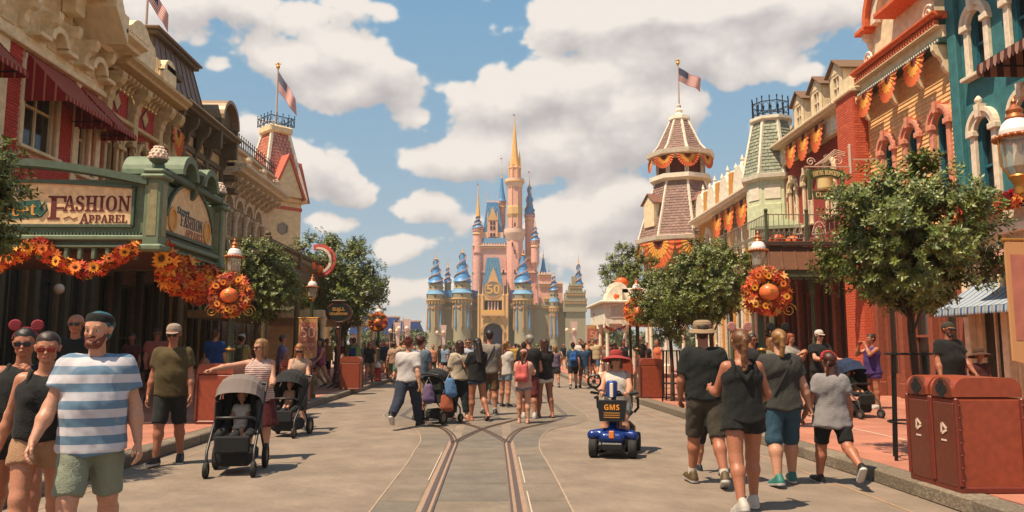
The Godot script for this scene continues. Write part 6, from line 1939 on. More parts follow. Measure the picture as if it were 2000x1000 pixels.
	for k in 8:   # arched openings of the porch under the eave
		n = Node3D.new(); n.name = "porch_arch"
		p.add_child(n, true); n.rotation.y = TAU * k / 8
		m = MB.new(); wall(m, -0.86, 0.86, 3.6, 7.3, [[0, 3.7, 1.1, 2.9, true]], 0.2)
		for v in m.v.size(): m.v[v].z += 2.12
		part("arch_wall", m, cream, n)
		m = MB.new(); m.box(Vector3(0, 5.2, 1.86), Vector3(1.0, 2.7, 0.02))
		part("opening", m, mat("room", Color(0.70, 0.62, 0.52)), n)
	for k in 4:
		m = MB.new(); m.lathe(Vector3(sin(TAU * k / 8 + 3.6) * 2.2, 0.15, cos(TAU * k / 8 + 3.6) * 2.2), [[0.2, 0], [0.2, 0.4], [0.12, 0.5], [0.1, 3.2], [0.18, 3.4], [0.18, 3.7]], 10)
		part("column", m, white, p)
	right_porch(); white_canopy(); coffee_sign()
func octo(p: Node3D, called: String, prof: Array, m: Material):
	var b := MB.new()
	b.lathe(Vector3.ZERO, prof, 8, TAU, PI / 8, true)
	part(called, b, m, p)
func roof8(p: Node3D, r0: float, y0: float, r1: float, y1: float, row: float, tab: float, tones: Array, trim: Material, rm := -1.0, ym := 0.0):
	var b := MB.new(); var h := MB.new()
	var st := [[r0, y0], [r1, y1]] if rm < 0 else [[r0, y0], [rm, ym], [r1, y1]]
	for i in st.size() - 1:
		for k in 8:
			var f0 := PI / 8 + TAU * k / 8; var f1 := PI / 8 + TAU * (k + 1) / 8
			var c0 := Vector3(sin(f0), 0, cos(f0)); var c1 := Vector3(sin(f1), 0, cos(f1))
			var a: Vector3 = c0 * st[i][0] + Vector3(0, st[i][1], 0); var c: Vector3 = c1 * st[i][0] + Vector3(0, st[i][1], 0)
			var d: Vector3 = c1 * st[i + 1][0] + Vector3(0, st[i + 1][1], 0); var e: Vector3 = c0 * st[i + 1][0] + Vector3(0, st[i + 1][1], 0)
			b.quad(a, e, d, c)
			shingles(b, a, c, d, e, row, tab, tones)
			h.bar(a, e, 0.11, 0.11)
	part("shingle_roof", b, vmat("shingle", 0.8, "worn", 0.8), p)
	part("hip_trim", h, trim, p)
func right_porch():
	var p := thing("coffee_porch", "porch with copper roof edge and iron balcony before the dormer house", "porch", Vector3(8.65, 0, -24.2))
	var cop := mat("copper", Color(0.42, 0.29, 0.21), 0.45, "worn", 1.0, 0.35)
	var gr := mat("porch_green", Color(0.24, 0.28, 0.18), 0.7, "worn", 1.0)
	boxp("deck", Vector3(1.3, 4.62, -4.4), Vector3(2.7, 0.14, 8.8), mat("deck", Color(0.24, 0.17, 0.13), 0.8, "worn", 1.0), p, 0.02)
	boxp("deck_edge", Vector3(1.3, 4.78, 0.03), Vector3(2.75, 0.16, 0.12), mat("deck", Color(0.24, 0.17, 0.13)), p, 0.02)
	# sloping copper sheets with standing seams, on the end and along the street
	for e in 2:
		var n := Node3D.new(); n.name = "copper_roof"
		p.add_child(n, true)
		if e == 1: n.rotation.y = -PI / 2
		var w := 2.62 if e == 0 else 8.8
		var m := MB.new(); var r := MB.new()
		var sx := 1.0
		var o := Vector3(0, 0, 0) if e == 0 else Vector3(-8.8, 0, 0.0)
		m.quad(o + Vector3(-0.28 if e == 0 else 0.0, 3.92, 0.42), o + Vector3(0.0, 4.55, 0.02), o + Vector3(w, 4.55, 0.02), o + Vector3(w + (0.28 if e == 1 else 0.0), 3.92, 0.42))
		for i in int(w / 0.42) + 1:
			r = MB.new(); r.bar(o + Vector3(0.02 + i * 0.42, 4.56, 0.03), o + Vector3(-0.1 + i * 0.42 * 1.04, 3.93, 0.44), 0.03, 0.04)
			part("standing_seam", r, cop, n)
		part("copper_sheet", m, cop, n)
		boxp("fascia", o + Vector3(w / 2, 3.8, 0.34), Vector3(w + 0.3, 0.22, 0.08), gr, n, 0.01)
		var v := MB.new()
		for i in int(w / 0.2): v.prism(arc(o.x + 0.1 + i * 0.2, 3.68, 0.085, PI, TAU, 6), 0.3, 0.34)
		part("scalloped_valance", v, gr, n)
	# iron balcony
	var iron := mat("balcony_iron", Color(0.55, 0.50, 0.44), 0.5, "worn", 0.5, 0.2)
	for e in [[Vector3(0, 0, 0), Vector3(2.6, 0, 0)], [Vector3(0, 0, 0), Vector3(0, 0, -8.6)]]:
		var m := MB.new()
		var a: Vector3 = e[0]; var c: Vector3 = e[1]
		for y in [4.95, 5.72]: m.bar(a + Vector3(0, y, 0), c + Vector3(0, y, 0), 0.03, 0.03)
		part("rail", m, iron, p)
		var n := int((c - a).length() / 0.16)
		var s := MB.new(); s.box(Vector3(0, 5.33, 0), Vector3(0.018, 0.78, 0.018)); s.tube([Vector3(-0.05, 5.05, 0), Vector3(-0.06, 5.15, 0), Vector3(0, 5.2, 0), Vector3(0.06, 5.15, 0), Vector3(0.05, 5.05, 0)], 0.008, 4)
		var sm := s.mesh()
		for i in n:
			var q := part("baluster", sm, iron, p, a.lerp(c, (i + 0.5) / n))
			if e[1].x == 0: q.rotation.y = PI / 2
	for q in [Vector3(0, 0, 0), Vector3(0, 0, -4.3), Vector3(0, 0, -8.6), Vector3(1.3, 0, 0)]:
		var m := MB.new()
		m.box(q + Vector3(0, 5.3, 0), Vector3(0.09, 1.0, 0.09), 0.01); m.ball(q + Vector3(0, 5.85, 0), Vector3(0.07, 0.07, 0.07), 8, 5)
		part("rail_post", m, gr, p)
		m = MB.new()
		m.lathe(q + Vector3(0.15, 0, -0.15), [[0.14, 0.15], [0.14, 0.5], [0.08, 0.6], [0.07, 3.2], [0.11, 3.3], [0.11, 3.9]], 10)
		part("post", m, gr, p)
	for i in 2: pumpkin(["carved orange pumpkin on the balcony, at its corner post", "carved orange pumpkin on the balcony, beside the white chairs"][i], Vector3(9.1 + i * 0.62, 4.69, -24.5 - i * 0.3), 0.27, true)
	pumpkin("small orange pumpkin below the carved one on the balcony", Vector3(8.85, 4.69, -24.32), 0.13, false)
	for i in 2:
		var c := thing("balcony_chair", ["white wire chair on the balcony, beside a pumpkin", "white wire chair on the balcony, beside the brick pier"][i], "chair", Vector3(9.95 + i * 0.55, 4.69, -24.55), 30 - i * 50, "balcony chairs")
		var wm := mat("white_wire", Color(0.82, 0.77, 0.70), 0.5, "fine", 0.4)
		var m := MB.new(); m.lathe(Vector3(0, 0.44, 0), [[0, 0], [0.2, 0], [0.2, 0.025], [0, 0.025]], 14)
		part("seat", m, wm, c)
		for k in 4:
			m = MB.new(); m.bar(Vector3(sin(k * PI / 2 + .8) * 0.16, 0.44, cos(k * PI / 2 + .8) * 0.16), Vector3(sin(k * PI / 2 + .8) * 0.22, 0, cos(k * PI / 2 + .8) * 0.22), 0.02, 0.02)
			part("leg", m, wm, c)
		m = MB.new()
		for r in [0.2, 0.13]:
			var pts := []
			for k in 9: pts.append(Vector3(-cos(PI * k / 8) * r, 0.46 + sin(PI * k / 8) * r * 2.2, -0.18))
			m.tube(pts, 0.011, 5)
		part("backrest", m, wm, c)
func white_canopy():
	var white := mat("white", Color(0.86, 0.80, 0.72), 0.7, "worn", 1.5)
	var p := thing("white_porch", "white panelled shop porch with thin columns near the castle square", "porch", Vector3(5.0, 0, -35.0))
	boxp("entablature", Vector3(2.0, 3.05, -2.5), Vector3(4.0, 0.95, 5.0), white, p, 0.02)
	boxp("cornice", Vector3(2.0, 3.58, -2.5), Vector3(4.4, 0.12, 5.4), white, p, 0.03)
	boxp("attic", Vector3(2.3, 3.95, -2.6), Vector3(3.0, 0.62, 3.6), white, p, 0.04)
	var b := MB.new(); b.prism(arc(0.9, 3.64, 0.75, PI / 2, PI, 8) + [Vector2(0.9, 3.64)], -1.6, -0.4); b.prism(arc(0.75, 4.05, 0.5, 0, PI, 10), -1.2, -0.8)
	part("scrolled_gable", b, white, p)
	for i in 3: boxp("panel", Vector3(0.75 + i * 1.25, 3.12, 0.01), Vector3(0.9, 0.55, 0.03), mat("panel_pale", Color(0.74, 0.68, 0.61), 0.7, "worn", 1.0), p, 0.01)
	for q in [Vector3(0.15, 0, -0.15), Vector3(0.95, 0, -0.15), Vector3(3.6, 0, -0.15), Vector3(0.15, 0, -2.4), Vector3(0.15, 0, -4.7)]:
		b = MB.new()
		b.lathe(q, [[0.2, 0.15], [0.2, 0.3], [0.14, 0.35], [0.14, 0.75], [0.17, 0.8], [0.09, 0.9], [0.075, 2.2], [0.1, 2.3], [0.19, 2.42], [0.19, 2.6]], 12)
		part("column", b, white, p)
	for q in [[5.6, 3.64, -35.6, 0.26], [6.0, 4.26, -36.2, 0.33], [7.3, 4.26, -36.0, 0.2]]:
		pumpkin(["orange pumpkin on the white porch cornice", "large orange pumpkin on top of the white porch", "small orange pumpkin on the white porch roof beside the tree"][[0.26, 0.33, 0.2].find(q[3])], Vector3(q[0], q[1], q[2]), q[3], false)
	garland("short red garland under the white porch", [Vector3(5.05, 2.5, -34.95), Vector3(5.4, 2.3, -34.95), Vector3(5.95, 2.5, -34.95)], 0.1, 90, [lin(0.50, 0.12, 0.10), lin(0.6, 0.2, 0.1), lin(0.42, 0.1, 0.1)], 0)
func coffee_sign():
	var p := thing("coffee_sign", "hanging green coffee sign with a big cream cup under white scrollwork", "sign", Vector3(9.62, 5.75, -21.9))
	var gr := mat("sign_green", Color(0.27, 0.30, 0.14), 0.6, "worn", 0.8)
	var lt := mat("sign_cream", Color(0.82, 0.72, 0.52), 0.6, "worn", 0.5)
	var wr := mat("wrought", Color(0.74, 0.62, 0.54), 0.6, "fine", 0.4)
	for x in [-0.48, 0.48]: boxp("side_post", Vector3(x, 0.45, 0), Vector3(0.1, 0.9, 0.1), gr, p, 0.02)
	var b := MB.new()
	b.prism(arc(0, -0.35, 1.28, PI * 0.38, PI * 0.62, 12) + arc(0, -0.35, 1.02, PI * 0.62, PI * 0.38, 12), -0.04, 0.04)
	part("upper_board", b, gr, p)
	b = MB.new(); b.prism([Vector2(-0.4, 0.26), Vector2(0.4, 0.26), Vector2(0.34, 0.02), Vector2(-0.34, 0.02)], -0.04, 0.04)
	part("lower_board", b, gr, p)
	var tt := "FRESH ROASTED"
	for i in tt.length():
		if tt[i] == " ": continue
		var f := lerpf(PI * 0.6, PI * 0.4, i / 12.0)
		var o := text(p, tt[i], 0.19, Vector3(cos(f) * 1.15, -0.35 + sin(f) * 1.15, 0.045), lt, "Droid Serif", 0.012, true, 0.62)
		o.rotation.z = f - PI / 2
	text(p, "COFFEE", 0.21, Vector3(0, 0.14, 0.045), lt, "Droid Serif", 0.012, true, 0.8)
	b = MB.new(); b.lathe(Vector3(-0.03, 0.29, 0.0), [[0, 0], [0.2, 0], [0.215, 0.05], [0.22, 0.33], [0.232, 0.345], [0.21, 0.345], [0.2, 0.06], [0, 0.05]], 20)
	var cup := part("cup", b, mat("cup", Color(0.80, 0.70, 0.48), 0.35, "fine", 0.4), p)
	b = MB.new()
	var pts := []
	for i in 11: pts.append(Vector3(0.19 + sin(PI * i / 10.0) * 0.13, 0.35 + 0.2 * i / 10.0, 0.0))
	b.tube(pts, 0.022, 7)
	part("handle", b, mat("cup", Color(0.80, 0.70, 0.48)), cup)
	b = MB.new()
	b.bar(Vector3(-0.6, 0.98, 0), Vector3(0.72, 0.98, 0), 0.035, 0.035)
	for q in [[-0.42, 1.12, 0.13, 1.0], [0.38, 1.15, 0.16, -1.0]]:
		var sp := []
		for i in 20: sp.append(Vector3(q[0] + cos(i * 0.52) * q[2] * (1 - i / 22.0) * q[3], q[1] + sin(i * 0.52) * q[2] * (1 - i / 22.0), 0))
		b.tube(sp, 0.02, 6)
	for k in 3: b.tube([Vector3(-0.3, 1.02, 0), Vector3(0.0, 1.12 + k * 0.05, 0), Vector3(0.3, 1.36 + k * 0.06, 0), Vector3(0.6, 1.3 + k * 0.05, 0)], 0.018, 6)
	part("scrollwork", b, wr, p)
	boxp("wall_plate", Vector3(0.74, 1.2, 0), Vector3(0.06, 0.9, 0.12), wr, p, 0.02)
	b = MB.new(); b.bar(Vector3(0.72, 1.2, 0), Vector3(1.7, 1.2, 0), 0.04, 0.04)
	part("wall_arm", b, wr, p)
# ---------------------------------------------------------------- leaves, garlands and trees
var leaf_mesh := {}
func sprig(kind: String) -> ArrayMesh:
	if leaf_mesh.has(kind): return leaf_mesh[kind]
	var b := MB.new()
	var r := RandomNumberGenerator.new()
	r.seed = 12
	if kind == "tree":   # a twig end with a whorl of small oval leaves
		for i in 9:
			var f := i * 2.4; var up := r.randf_range(-0.1, 0.9)
			var d := Vector3(cos(f), up, sin(f)).normalized()
			var s := d.cross(Vector3.UP).normalized().rotated(d, r.randf_range(-0.6, 0.6))
			var l := r.randf_range(0.75, 1.1); var o := Vector3(0, r.randf_range(-0.5, 0.4), 0)
			var nn := s.cross(d).normalized()
			var mid := o + d * l * 0.5 - nn * 0.06; var tip := o + d * l
			var v := r.randf_range(0.75, 1.25)
			b.col = Color(v, v, v * r.randf_range(0.8, 1.0))
			b.tri(o, mid + s * 0.2, mid - nn * 0.0); b.tri(o, mid, mid - s * 0.2); b.tri(mid, mid + s * 0.2, tip); b.tri(mid, tip, mid - s * 0.2)
	elif kind == "maple":   # a five-pointed autumn leaf, cupped
		for e in 2:
			var rad := [0.35, 1.0, 0.45, 0.95, 0.45, 1.05, 0.45, 0.95, 0.45, 0.9, 0.35]
			for i in 10:
				var f0 := -2.4 + 4.8 * i / 10.0; var f1 := -2.4 + 4.8 * (i + 1) / 10.0
				if e == 0: b.tri(Vector3(0, 0, 0), Vector3(sin(f0) * rad[i], cos(f0) * rad[i], 0.22 * rad[i]), Vector3(sin(f1) * rad[i + 1], cos(f1) * rad[i + 1], 0.22 * rad[i + 1]))
	elif kind == "petals":   # a daisy with a dark eye
		for i in 13:
			var f := TAU * i / 13
			var d := Vector3(sin(f), cos(f), 0.12); var s := Vector3(cos(f), -sin(f), 0) * 0.17
			b.col = Color(1, 1, 1)
			b.tri(d * 0.25, d * 0.65 + s, d * 1.0); b.tri(d * 0.25, d * 1.0, d * 0.65 - s)
		b.col = Color(0.10, 0.06, 0.05)
		b.ball(Vector3(0, 0, 0.08), Vector3(0.3, 0.3, 0.12), 8, 5)
	leaf_mesh[kind] = b.mesh()
	return leaf_mesh[kind]
func leaf_mat(kind: String) -> StandardMaterial3D:
	if mats.has("leaf_" + kind): return mats["leaf_" + kind]
	var m := StandardMaterial3D.new()
	m.vertex_color_use_as_albedo = true
	m.roughness = 0.45 if kind == "tree" else 0.8
	m.cull_mode = BaseMaterial3D.CULL_DISABLED
	m.backlight_enabled = true
	m.backlight = Color(0.10, 0.13, 0.03) if kind == "tree" else Color(0.3, 0.12, 0.03)
	mats["leaf_" + kind] = m
	return m
func scatter(called: String, kind: String, parent: Node, xs: Array, cols: Array) -> MultiMeshInstance3D:
	var mm := MultiMesh.new()
	mm.transform_format = MultiMesh.TRANSFORM_3D
	mm.use_colors = true
	mm.mesh = sprig(kind)
	mm.instance_count = xs.size()
	for i in xs.size():
		mm.set_instance_transform(i, xs[i]); mm.set_instance_color(i, cols[i])
	var o := MultiMeshInstance3D.new()
	o.name = called
	o.multimesh = mm
	o.material_override = leaf_mat(kind)
	o.set_meta("kind", "stuff")
	parent.add_child(o, true)
	return o
# a small street tree: trunk, limbs and a crown of leafy twig ends grouped in clumps
func tree(label: String, at: Vector3, trunk_h: float, crown: Vector3, centre: Vector3, n: int, leaf: float, seed_: int, tone := Color(0.34, 0.375, 0.14), group := "clipped street trees"):
	var t := thing("street_tree", label, "tree", at, 0, group)
	var r := RandomNumberGenerator.new()
	r.seed = seed_
	var bark := mat("bark", Color(0.26, 0.20, 0.14), 0.9, "stone", 0.4)
	var m := MB.new()
	var rad := 0.028 * (1.0 + trunk_h * 0.45)
	m.tube([Vector3(0, -0.05, 0), Vector3(0.01, trunk_h * 0.5, 0.01), Vector3(-0.02, trunk_h, 0), centre + Vector3(0, -crown.y * 0.2, 0), centre + Vector3(0.05, crown.y * 0.5, 0)], [rad * 1.35, rad, rad * 0.95, rad * 0.6, rad * 0.2], 9)
	var trunk := part("trunk", m, bark, t)
	var clumps := []
	var nc := 34
	for i in nc:
		var f := i * 2.39996; var y := 1.0 - 2.0 * (i + 0.5) / nc
		var rr := sqrt(1 - y * y)
		var k := r.randf_range(0.55, 1.06)
		clumps.append(centre + Vector3(cos(f) * rr * crown.x, y * crown.y, sin(f) * rr * crown.z) * k)
	for i in 8: clumps.append(centre + Vector3(r.randf_range(-1, 1) * crown.x, r.randf_range(-1, 1) * crown.y, r.randf_range(-1, 1) * crown.z) * 0.5)
	m = MB.new()
	for i in clumps.size():
		if i % 2 == 0:
			var s: Vector3 = Vector3(-0.02, trunk_h * r.randf_range(0.86, 1.0), 0).lerp(centre, r.randf_range(0, 0.5))
			m.tube([s, s.lerp(clumps[i], 0.5) + Vector3(0, 0.06 * crown.y, 0), s.lerp(clumps[i], 0.92)], [rad * 0.4, rad * 0.26, rad * 0.1], 5)
	part("limbs", m, bark, trunk)
	var xs := []; var cs := []
	var cr := (crown.x + crown.y + crown.z) / 3.0
	for i in n:
		var c: Vector3 = clumps[r.randi() % clumps.size()]
		var d := Vector3(r.randfn(), r.randfn(), r.randfn()).normalized() * pow(r.randf(), 0.5) * cr * r.randf_range(0.2, 0.36)
		d.y *= 0.8
		var p := c + d
		var out := (p - centre).normalized()
		var b := Basis(Quaternion(Vector3.UP, (out + Vector3(0, 0.35, 0) + d.normalized() * 0.4).normalized())) * Basis(Vector3.UP, r.randf() * TAU)
		xs.append(Transform3D(b.scaled_local(Vector3.ONE * leaf * r.randf_range(0.7, 1.25)), p))
		var v := r.randf_range(0.72, 1.3)
		var q := tone.srgb_to_linear()
		var warm := r.randf_range(0.85, 1.2)
		cs.append(Color(q.r * v * warm, q.g * v, q.b * v * r.randf_range(0.7, 1.2)))
	for i in n / 14:   # shoots that stand out of the outline
		var f := r.randf() * TAU; var y := r.randf_range(-0.6, 1.0)
		var dir := Vector3(cos(f) * sqrt(1 - y * y), y, sin(f) * sqrt(1 - y * y))
		var p := centre + dir * crown * r.randf_range(1.0, 1.14)
		xs.append(Transform3D(Basis(Quaternion(Vector3.UP, (dir + Vector3(0, 0.6, 0)).normalized())).scaled_local(Vector3.ONE * leaf), p))
		cs.append(tone.srgb_to_linear() * r.randf_range(1.0, 1.6))
	scatter("crown", "tree", t, xs, cs)
# a rope of autumn leaves along points, with sunflowers
func garland(label: String, pts: Array, rad: float, per_m: int, tones: Array, flowers: int, group := "autumn garlands"):
	var t := thing("garland", label, "garland", pts[0], 0, group)
	var r := RandomNumberGenerator.new(); r.seed = 31 + int(pts[0].x * 100)
	var line := []
	for i in pts.size() - 1:
		for k in 12: line.append((pts[i] as Vector3).cubic_interpolate(pts[i + 1], pts[maxi(i - 1, 0)], pts[mini(i + 2, pts.size() - 1)], k / 12.0) - pts[0])
	line.append(pts[-1] - pts[0])
	var m := MB.new(); m.tube(line, rad * 0.35, 6)
	part("stem", m, mat("twine", Color(0.32, 0.16, 0.07), 0.9, "fine", 0.3), t)
	var xs := []; var cs := []
	var len_ := 0.0
	for i in line.size() - 1: len_ += (line[i + 1] - line[i]).length()
	for i in int(len_ * per_m):
		var k := r.randi() % (line.size() - 1)
		var d := Vector3(r.randfn(), r.randfn(), r.randfn()).normalized()
		var p: Vector3 = (line[k] as Vector3).lerp(line[k + 1], r.randf()) + d * rad * r.randf_range(0.45, 1.0)
		xs.append(Transform3D((Basis(Quaternion(Vector3.BACK, d)) * Basis(Vector3.BACK, r.randf() * TAU) * Basis(Vector3.RIGHT, r.randf_range(-0.6, 0.6))).scaled_local(Vector3.ONE * rad * r.randf_range(0.45, 0.8)), p))
		cs.append(tones[r.randi() % tones.size()] * r.randf_range(0.75, 1.25))
	scatter("leaves", "maple", t, xs, cs)
	for i in flowers:
		var k := int((i + 0.5) / flowers * (line.size() - 1))
		var s := part("sunflower", sprig("petals"), flower_mat(i % 2), t, line[k] + Vector3(r.randf_range(-0.3, 0.3) * rad, r.randf_range(-0.3, 0.5) * rad, rad * 0.95))
		s.scale = Vector3.ONE * rad * r.randf_range(0.6, 0.85); s.rotation = Vector3(r.randf_range(-0.4, 0.4), r.randf_range(-0.5, 0.5), 0)
func flower_mat(k: int) -> StandardMaterial3D:
	var key := "flower%d" % k
	if mats.has(key): return mats[key]
	var m := StandardMaterial3D.new()
	m.albedo_color = [Color(0.92, 0.62, 0.14), Color(0.90, 0.48, 0.16)][k]
	m.vertex_color_use_as_albedo = true; m.cull_mode = BaseMaterial3D.CULL_DISABLED; m.roughness = 0.8
	mats[key] = m
	return m
# a wreath of leaves on a lamp post with a pumpkin in its middle
func wreath(label: String, at: Vector3, rad: float, turn: float):
	var t := thing("wreath", label, "wreath", at, turn, "wreaths on lamp posts")
	var r := RandomNumberGenerator.new(); r.seed = int(at.z * 37) + 400
	var pts := []
	for i in 25: pts.append(Vector3(sin(TAU * i / 24), cos(TAU * i / 24), 0) * rad * 0.72)
	var m := MB.new(); m.tube(pts, rad * 0.15, 7)
	part("ring", m, mat("twine", Color(0.32, 0.16, 0.07), 0.9), t)
	var tones := [lin(0.78, 0.30, 0.10), lin(0.62, 0.16, 0.09), lin(0.84, 0.46, 0.16), lin(0.45, 0.10, 0.08), lin(0.80, 0.56, 0.30)]
	var xs := []; var cs := []
	for i in 420:
		var f := r.randf() * TAU
		var c := Vector3(sin(f), cos(f), 0)
		var d := (c * r.randf_range(-1, 1) + Vector3(0, 0, r.randf_range(-0.5, 1.2)) + Vector3(cos(f), -sin(f), 0) * r.randf_range(-0.5, 0.5)).normalized()
		xs.append(Transform3D((Basis(Quaternion(Vector3.BACK, (d + Vector3(0, 0, 0.3)).normalized())) * Basis(Vector3.BACK, r.randf() * TAU)).scaled_local(Vector3.ONE * rad * r.randf_range(0.14, 0.26)), c * rad * 0.72 + d * rad * r.randf_range(0.1, 0.3)))
		cs.append(tones[r.randi() % 5] * r.randf_range(0.7, 1.25))
	scatter("leaves", "maple", t, xs, cs)
	for i in 9:
		var f := r.randf() * TAU
		var s := part("daisy", sprig("petals"), flower_mat(i % 2), t, Vector3(sin(f), cos(f), 0) * rad * r.randf_range(0.6, 0.8) + Vector3(0, 0, rad * 0.3))
		s.scale = Vector3.ONE * rad * 0.15
	m = MB.new(); pumpkin_shape(m, Vector3(0, -rad * 0.05, rad * 0.2), rad * 0.42)
	var pk := part("pumpkin", m, mat("wreath_pumpkin", Color(0.82, 0.42, 0.22), 0.4, "worn", 0.4), t)
	m = MB.new(); m.lathe(Vector3(0, rad * 0.22, rad * 0.2), [[rad * 0.16, 0], [rad * 0.14, rad * 0.06], [rad * 0.05, rad * 0.1], [rad * 0.03, rad * 0.18]], 8)
	m.box(Vector3(0, -rad * 0.02, rad * 0.62), Vector3(rad * 0.16, rad * 0.16, rad * 0.04), rad * 0.01)
	part("plaque", m, mat("gilt", Color(0.80, 0.58, 0.25)), pk)
	for s in [-1.0, 1.0]:
		m = MB.new()
		var sp := []
		for i in 22: sp.append(Vector3(s * (rad * 0.85 + cos(i * 0.55) * rad * 0.3 * (1 - i / 26.0)), -rad * 0.75 + sin(i * 0.55) * rad * 0.3 * (1 - i / 26.0), 0.02))
		m.tube(sp, rad * 0.018, 5)
		part("gold_scroll", m, mat("gilt", Color(0.80, 0.58, 0.25)), t)
# ---------------------------------------------------------------- the castle: x from the gate axis, y from the ground, in units of an eighth of a metre
const CU := 0.1237
func cst(p: Node3D, called: String, x: float, z: float, prof: Array, m: Material, seg := 16, flat := false) -> MeshInstance3D:   # a round or octagonal piece
	var b := MB.new()
	var q := []
	for e in prof: q.append([e[0] * CU, e[1] * CU])
	b.lathe(Vector3.ZERO, q, seg, TAU, PI / seg if flat else 0.0, flat)
	return part(called, b, m, p, Vector3(x * CU, 0, z * CU))
func cbx(p: Node3D, called: String, x0: float, x1: float, y0: float, y1: float, z0: float, z1: float, m: Material) -> MeshInstance3D:
	var b := MB.new()
	b.box(Vector3((x0 + x1) / 2, (y0 + y1) / 2, (z0 + z1) / 2) * CU, Vector3(x1 - x0, y1 - y0, z1 - z0) * CU)
	return part(called, b, m, p)
func merlons(p: Node3D, x0: float, x1: float, y: float, z: float, m: Material, step := 3.0):   # corbels below and battlements above a wall head
	var b := MB.new(); var c := MB.new()
	var n := int((x1 - x0) / step)
	for i in n:
		var x := lerpf(x0, x1, (i + 0.5) / n)
		if i % 2 == 0: b.box(Vector3(x, y + 2.0, z) * CU, Vector3(step * 1.1, 4, 3) * CU)
		c.box(Vector3(x, y - 4.0, z + 1.0) * CU, Vector3(step * 0.5, 5, 3) * CU)
	b.box(Vector3((x0 + x1) / 2, y - 0.6, z + 0.8) * CU, Vector3(x1 - x0, 2.4, 4.4) * CU)
	part("battlement", b, m, p)
	part("corbels", c, mat("c_gold2", Color(0.78, 0.62, 0.43), 0.7, "worn", 2.0), p)
func cone_roof(p: Node3D, x: float, z: float, y0: float, y1: float, r: float, tip: float, ribbons: bool, skirt := 0.0, gold := false):   # a blue cone with gold swags wound round it and a gold spike
	var blue := mat("c_blue", Color(0.26, 0.50, 0.70), 0.5, "worn", 2.0)
	var gilt := mat("c_gilt", Color(0.85, 0.64, 0.36), 0.5, "worn", 1.0, 0.0)
	var h := y1 - y0
	var rf := cst(p, "cone_roof", x, z, [[r * 1.12, y0], [r * 0.92, y0 + h * 0.1], [r * 0.55, y0 + h * 0.45], [r * 0.32, y0 + h * 0.8], [r * 0.2, y1]], gilt if gold else blue, 14)
	var b := MB.new()
	b.lathe(Vector3.ZERO, [[r * 0.26 * CU, y1 * CU], [r * 0.3 * CU, (y1 + 1.5) * CU], [1.0 * CU, (y1 + 3) * CU], [0.8 * CU, (y1 + 8) * CU], [1.4 * CU, (y1 + 9) * CU], [0.5 * CU, (y1 + 10) * CU], [0.15 * CU, tip * CU]], 8)
	part("spike", b, gilt, rf)
	if ribbons:
		b = MB.new()
		for s in [0.0, PI]:
			var pts := []
			for i in 27:
				var t := i / 26.0
				var rr := (lerpf(r * 1.1, r * 0.3, pow(t, 0.8)) + 0.4) * CU
				pts.append(Vector3(sin(t * 8.5 + s) * rr, (y0 + h * t * 0.97) * CU, cos(t * 8.5 + s) * rr))
			b.tube(pts, 1.1 * CU, 6)
		part("gold_swag", b, mat("c_swag", Color(0.68, 0.46, 0.32), 0.6, "worn", 1.0), rf)
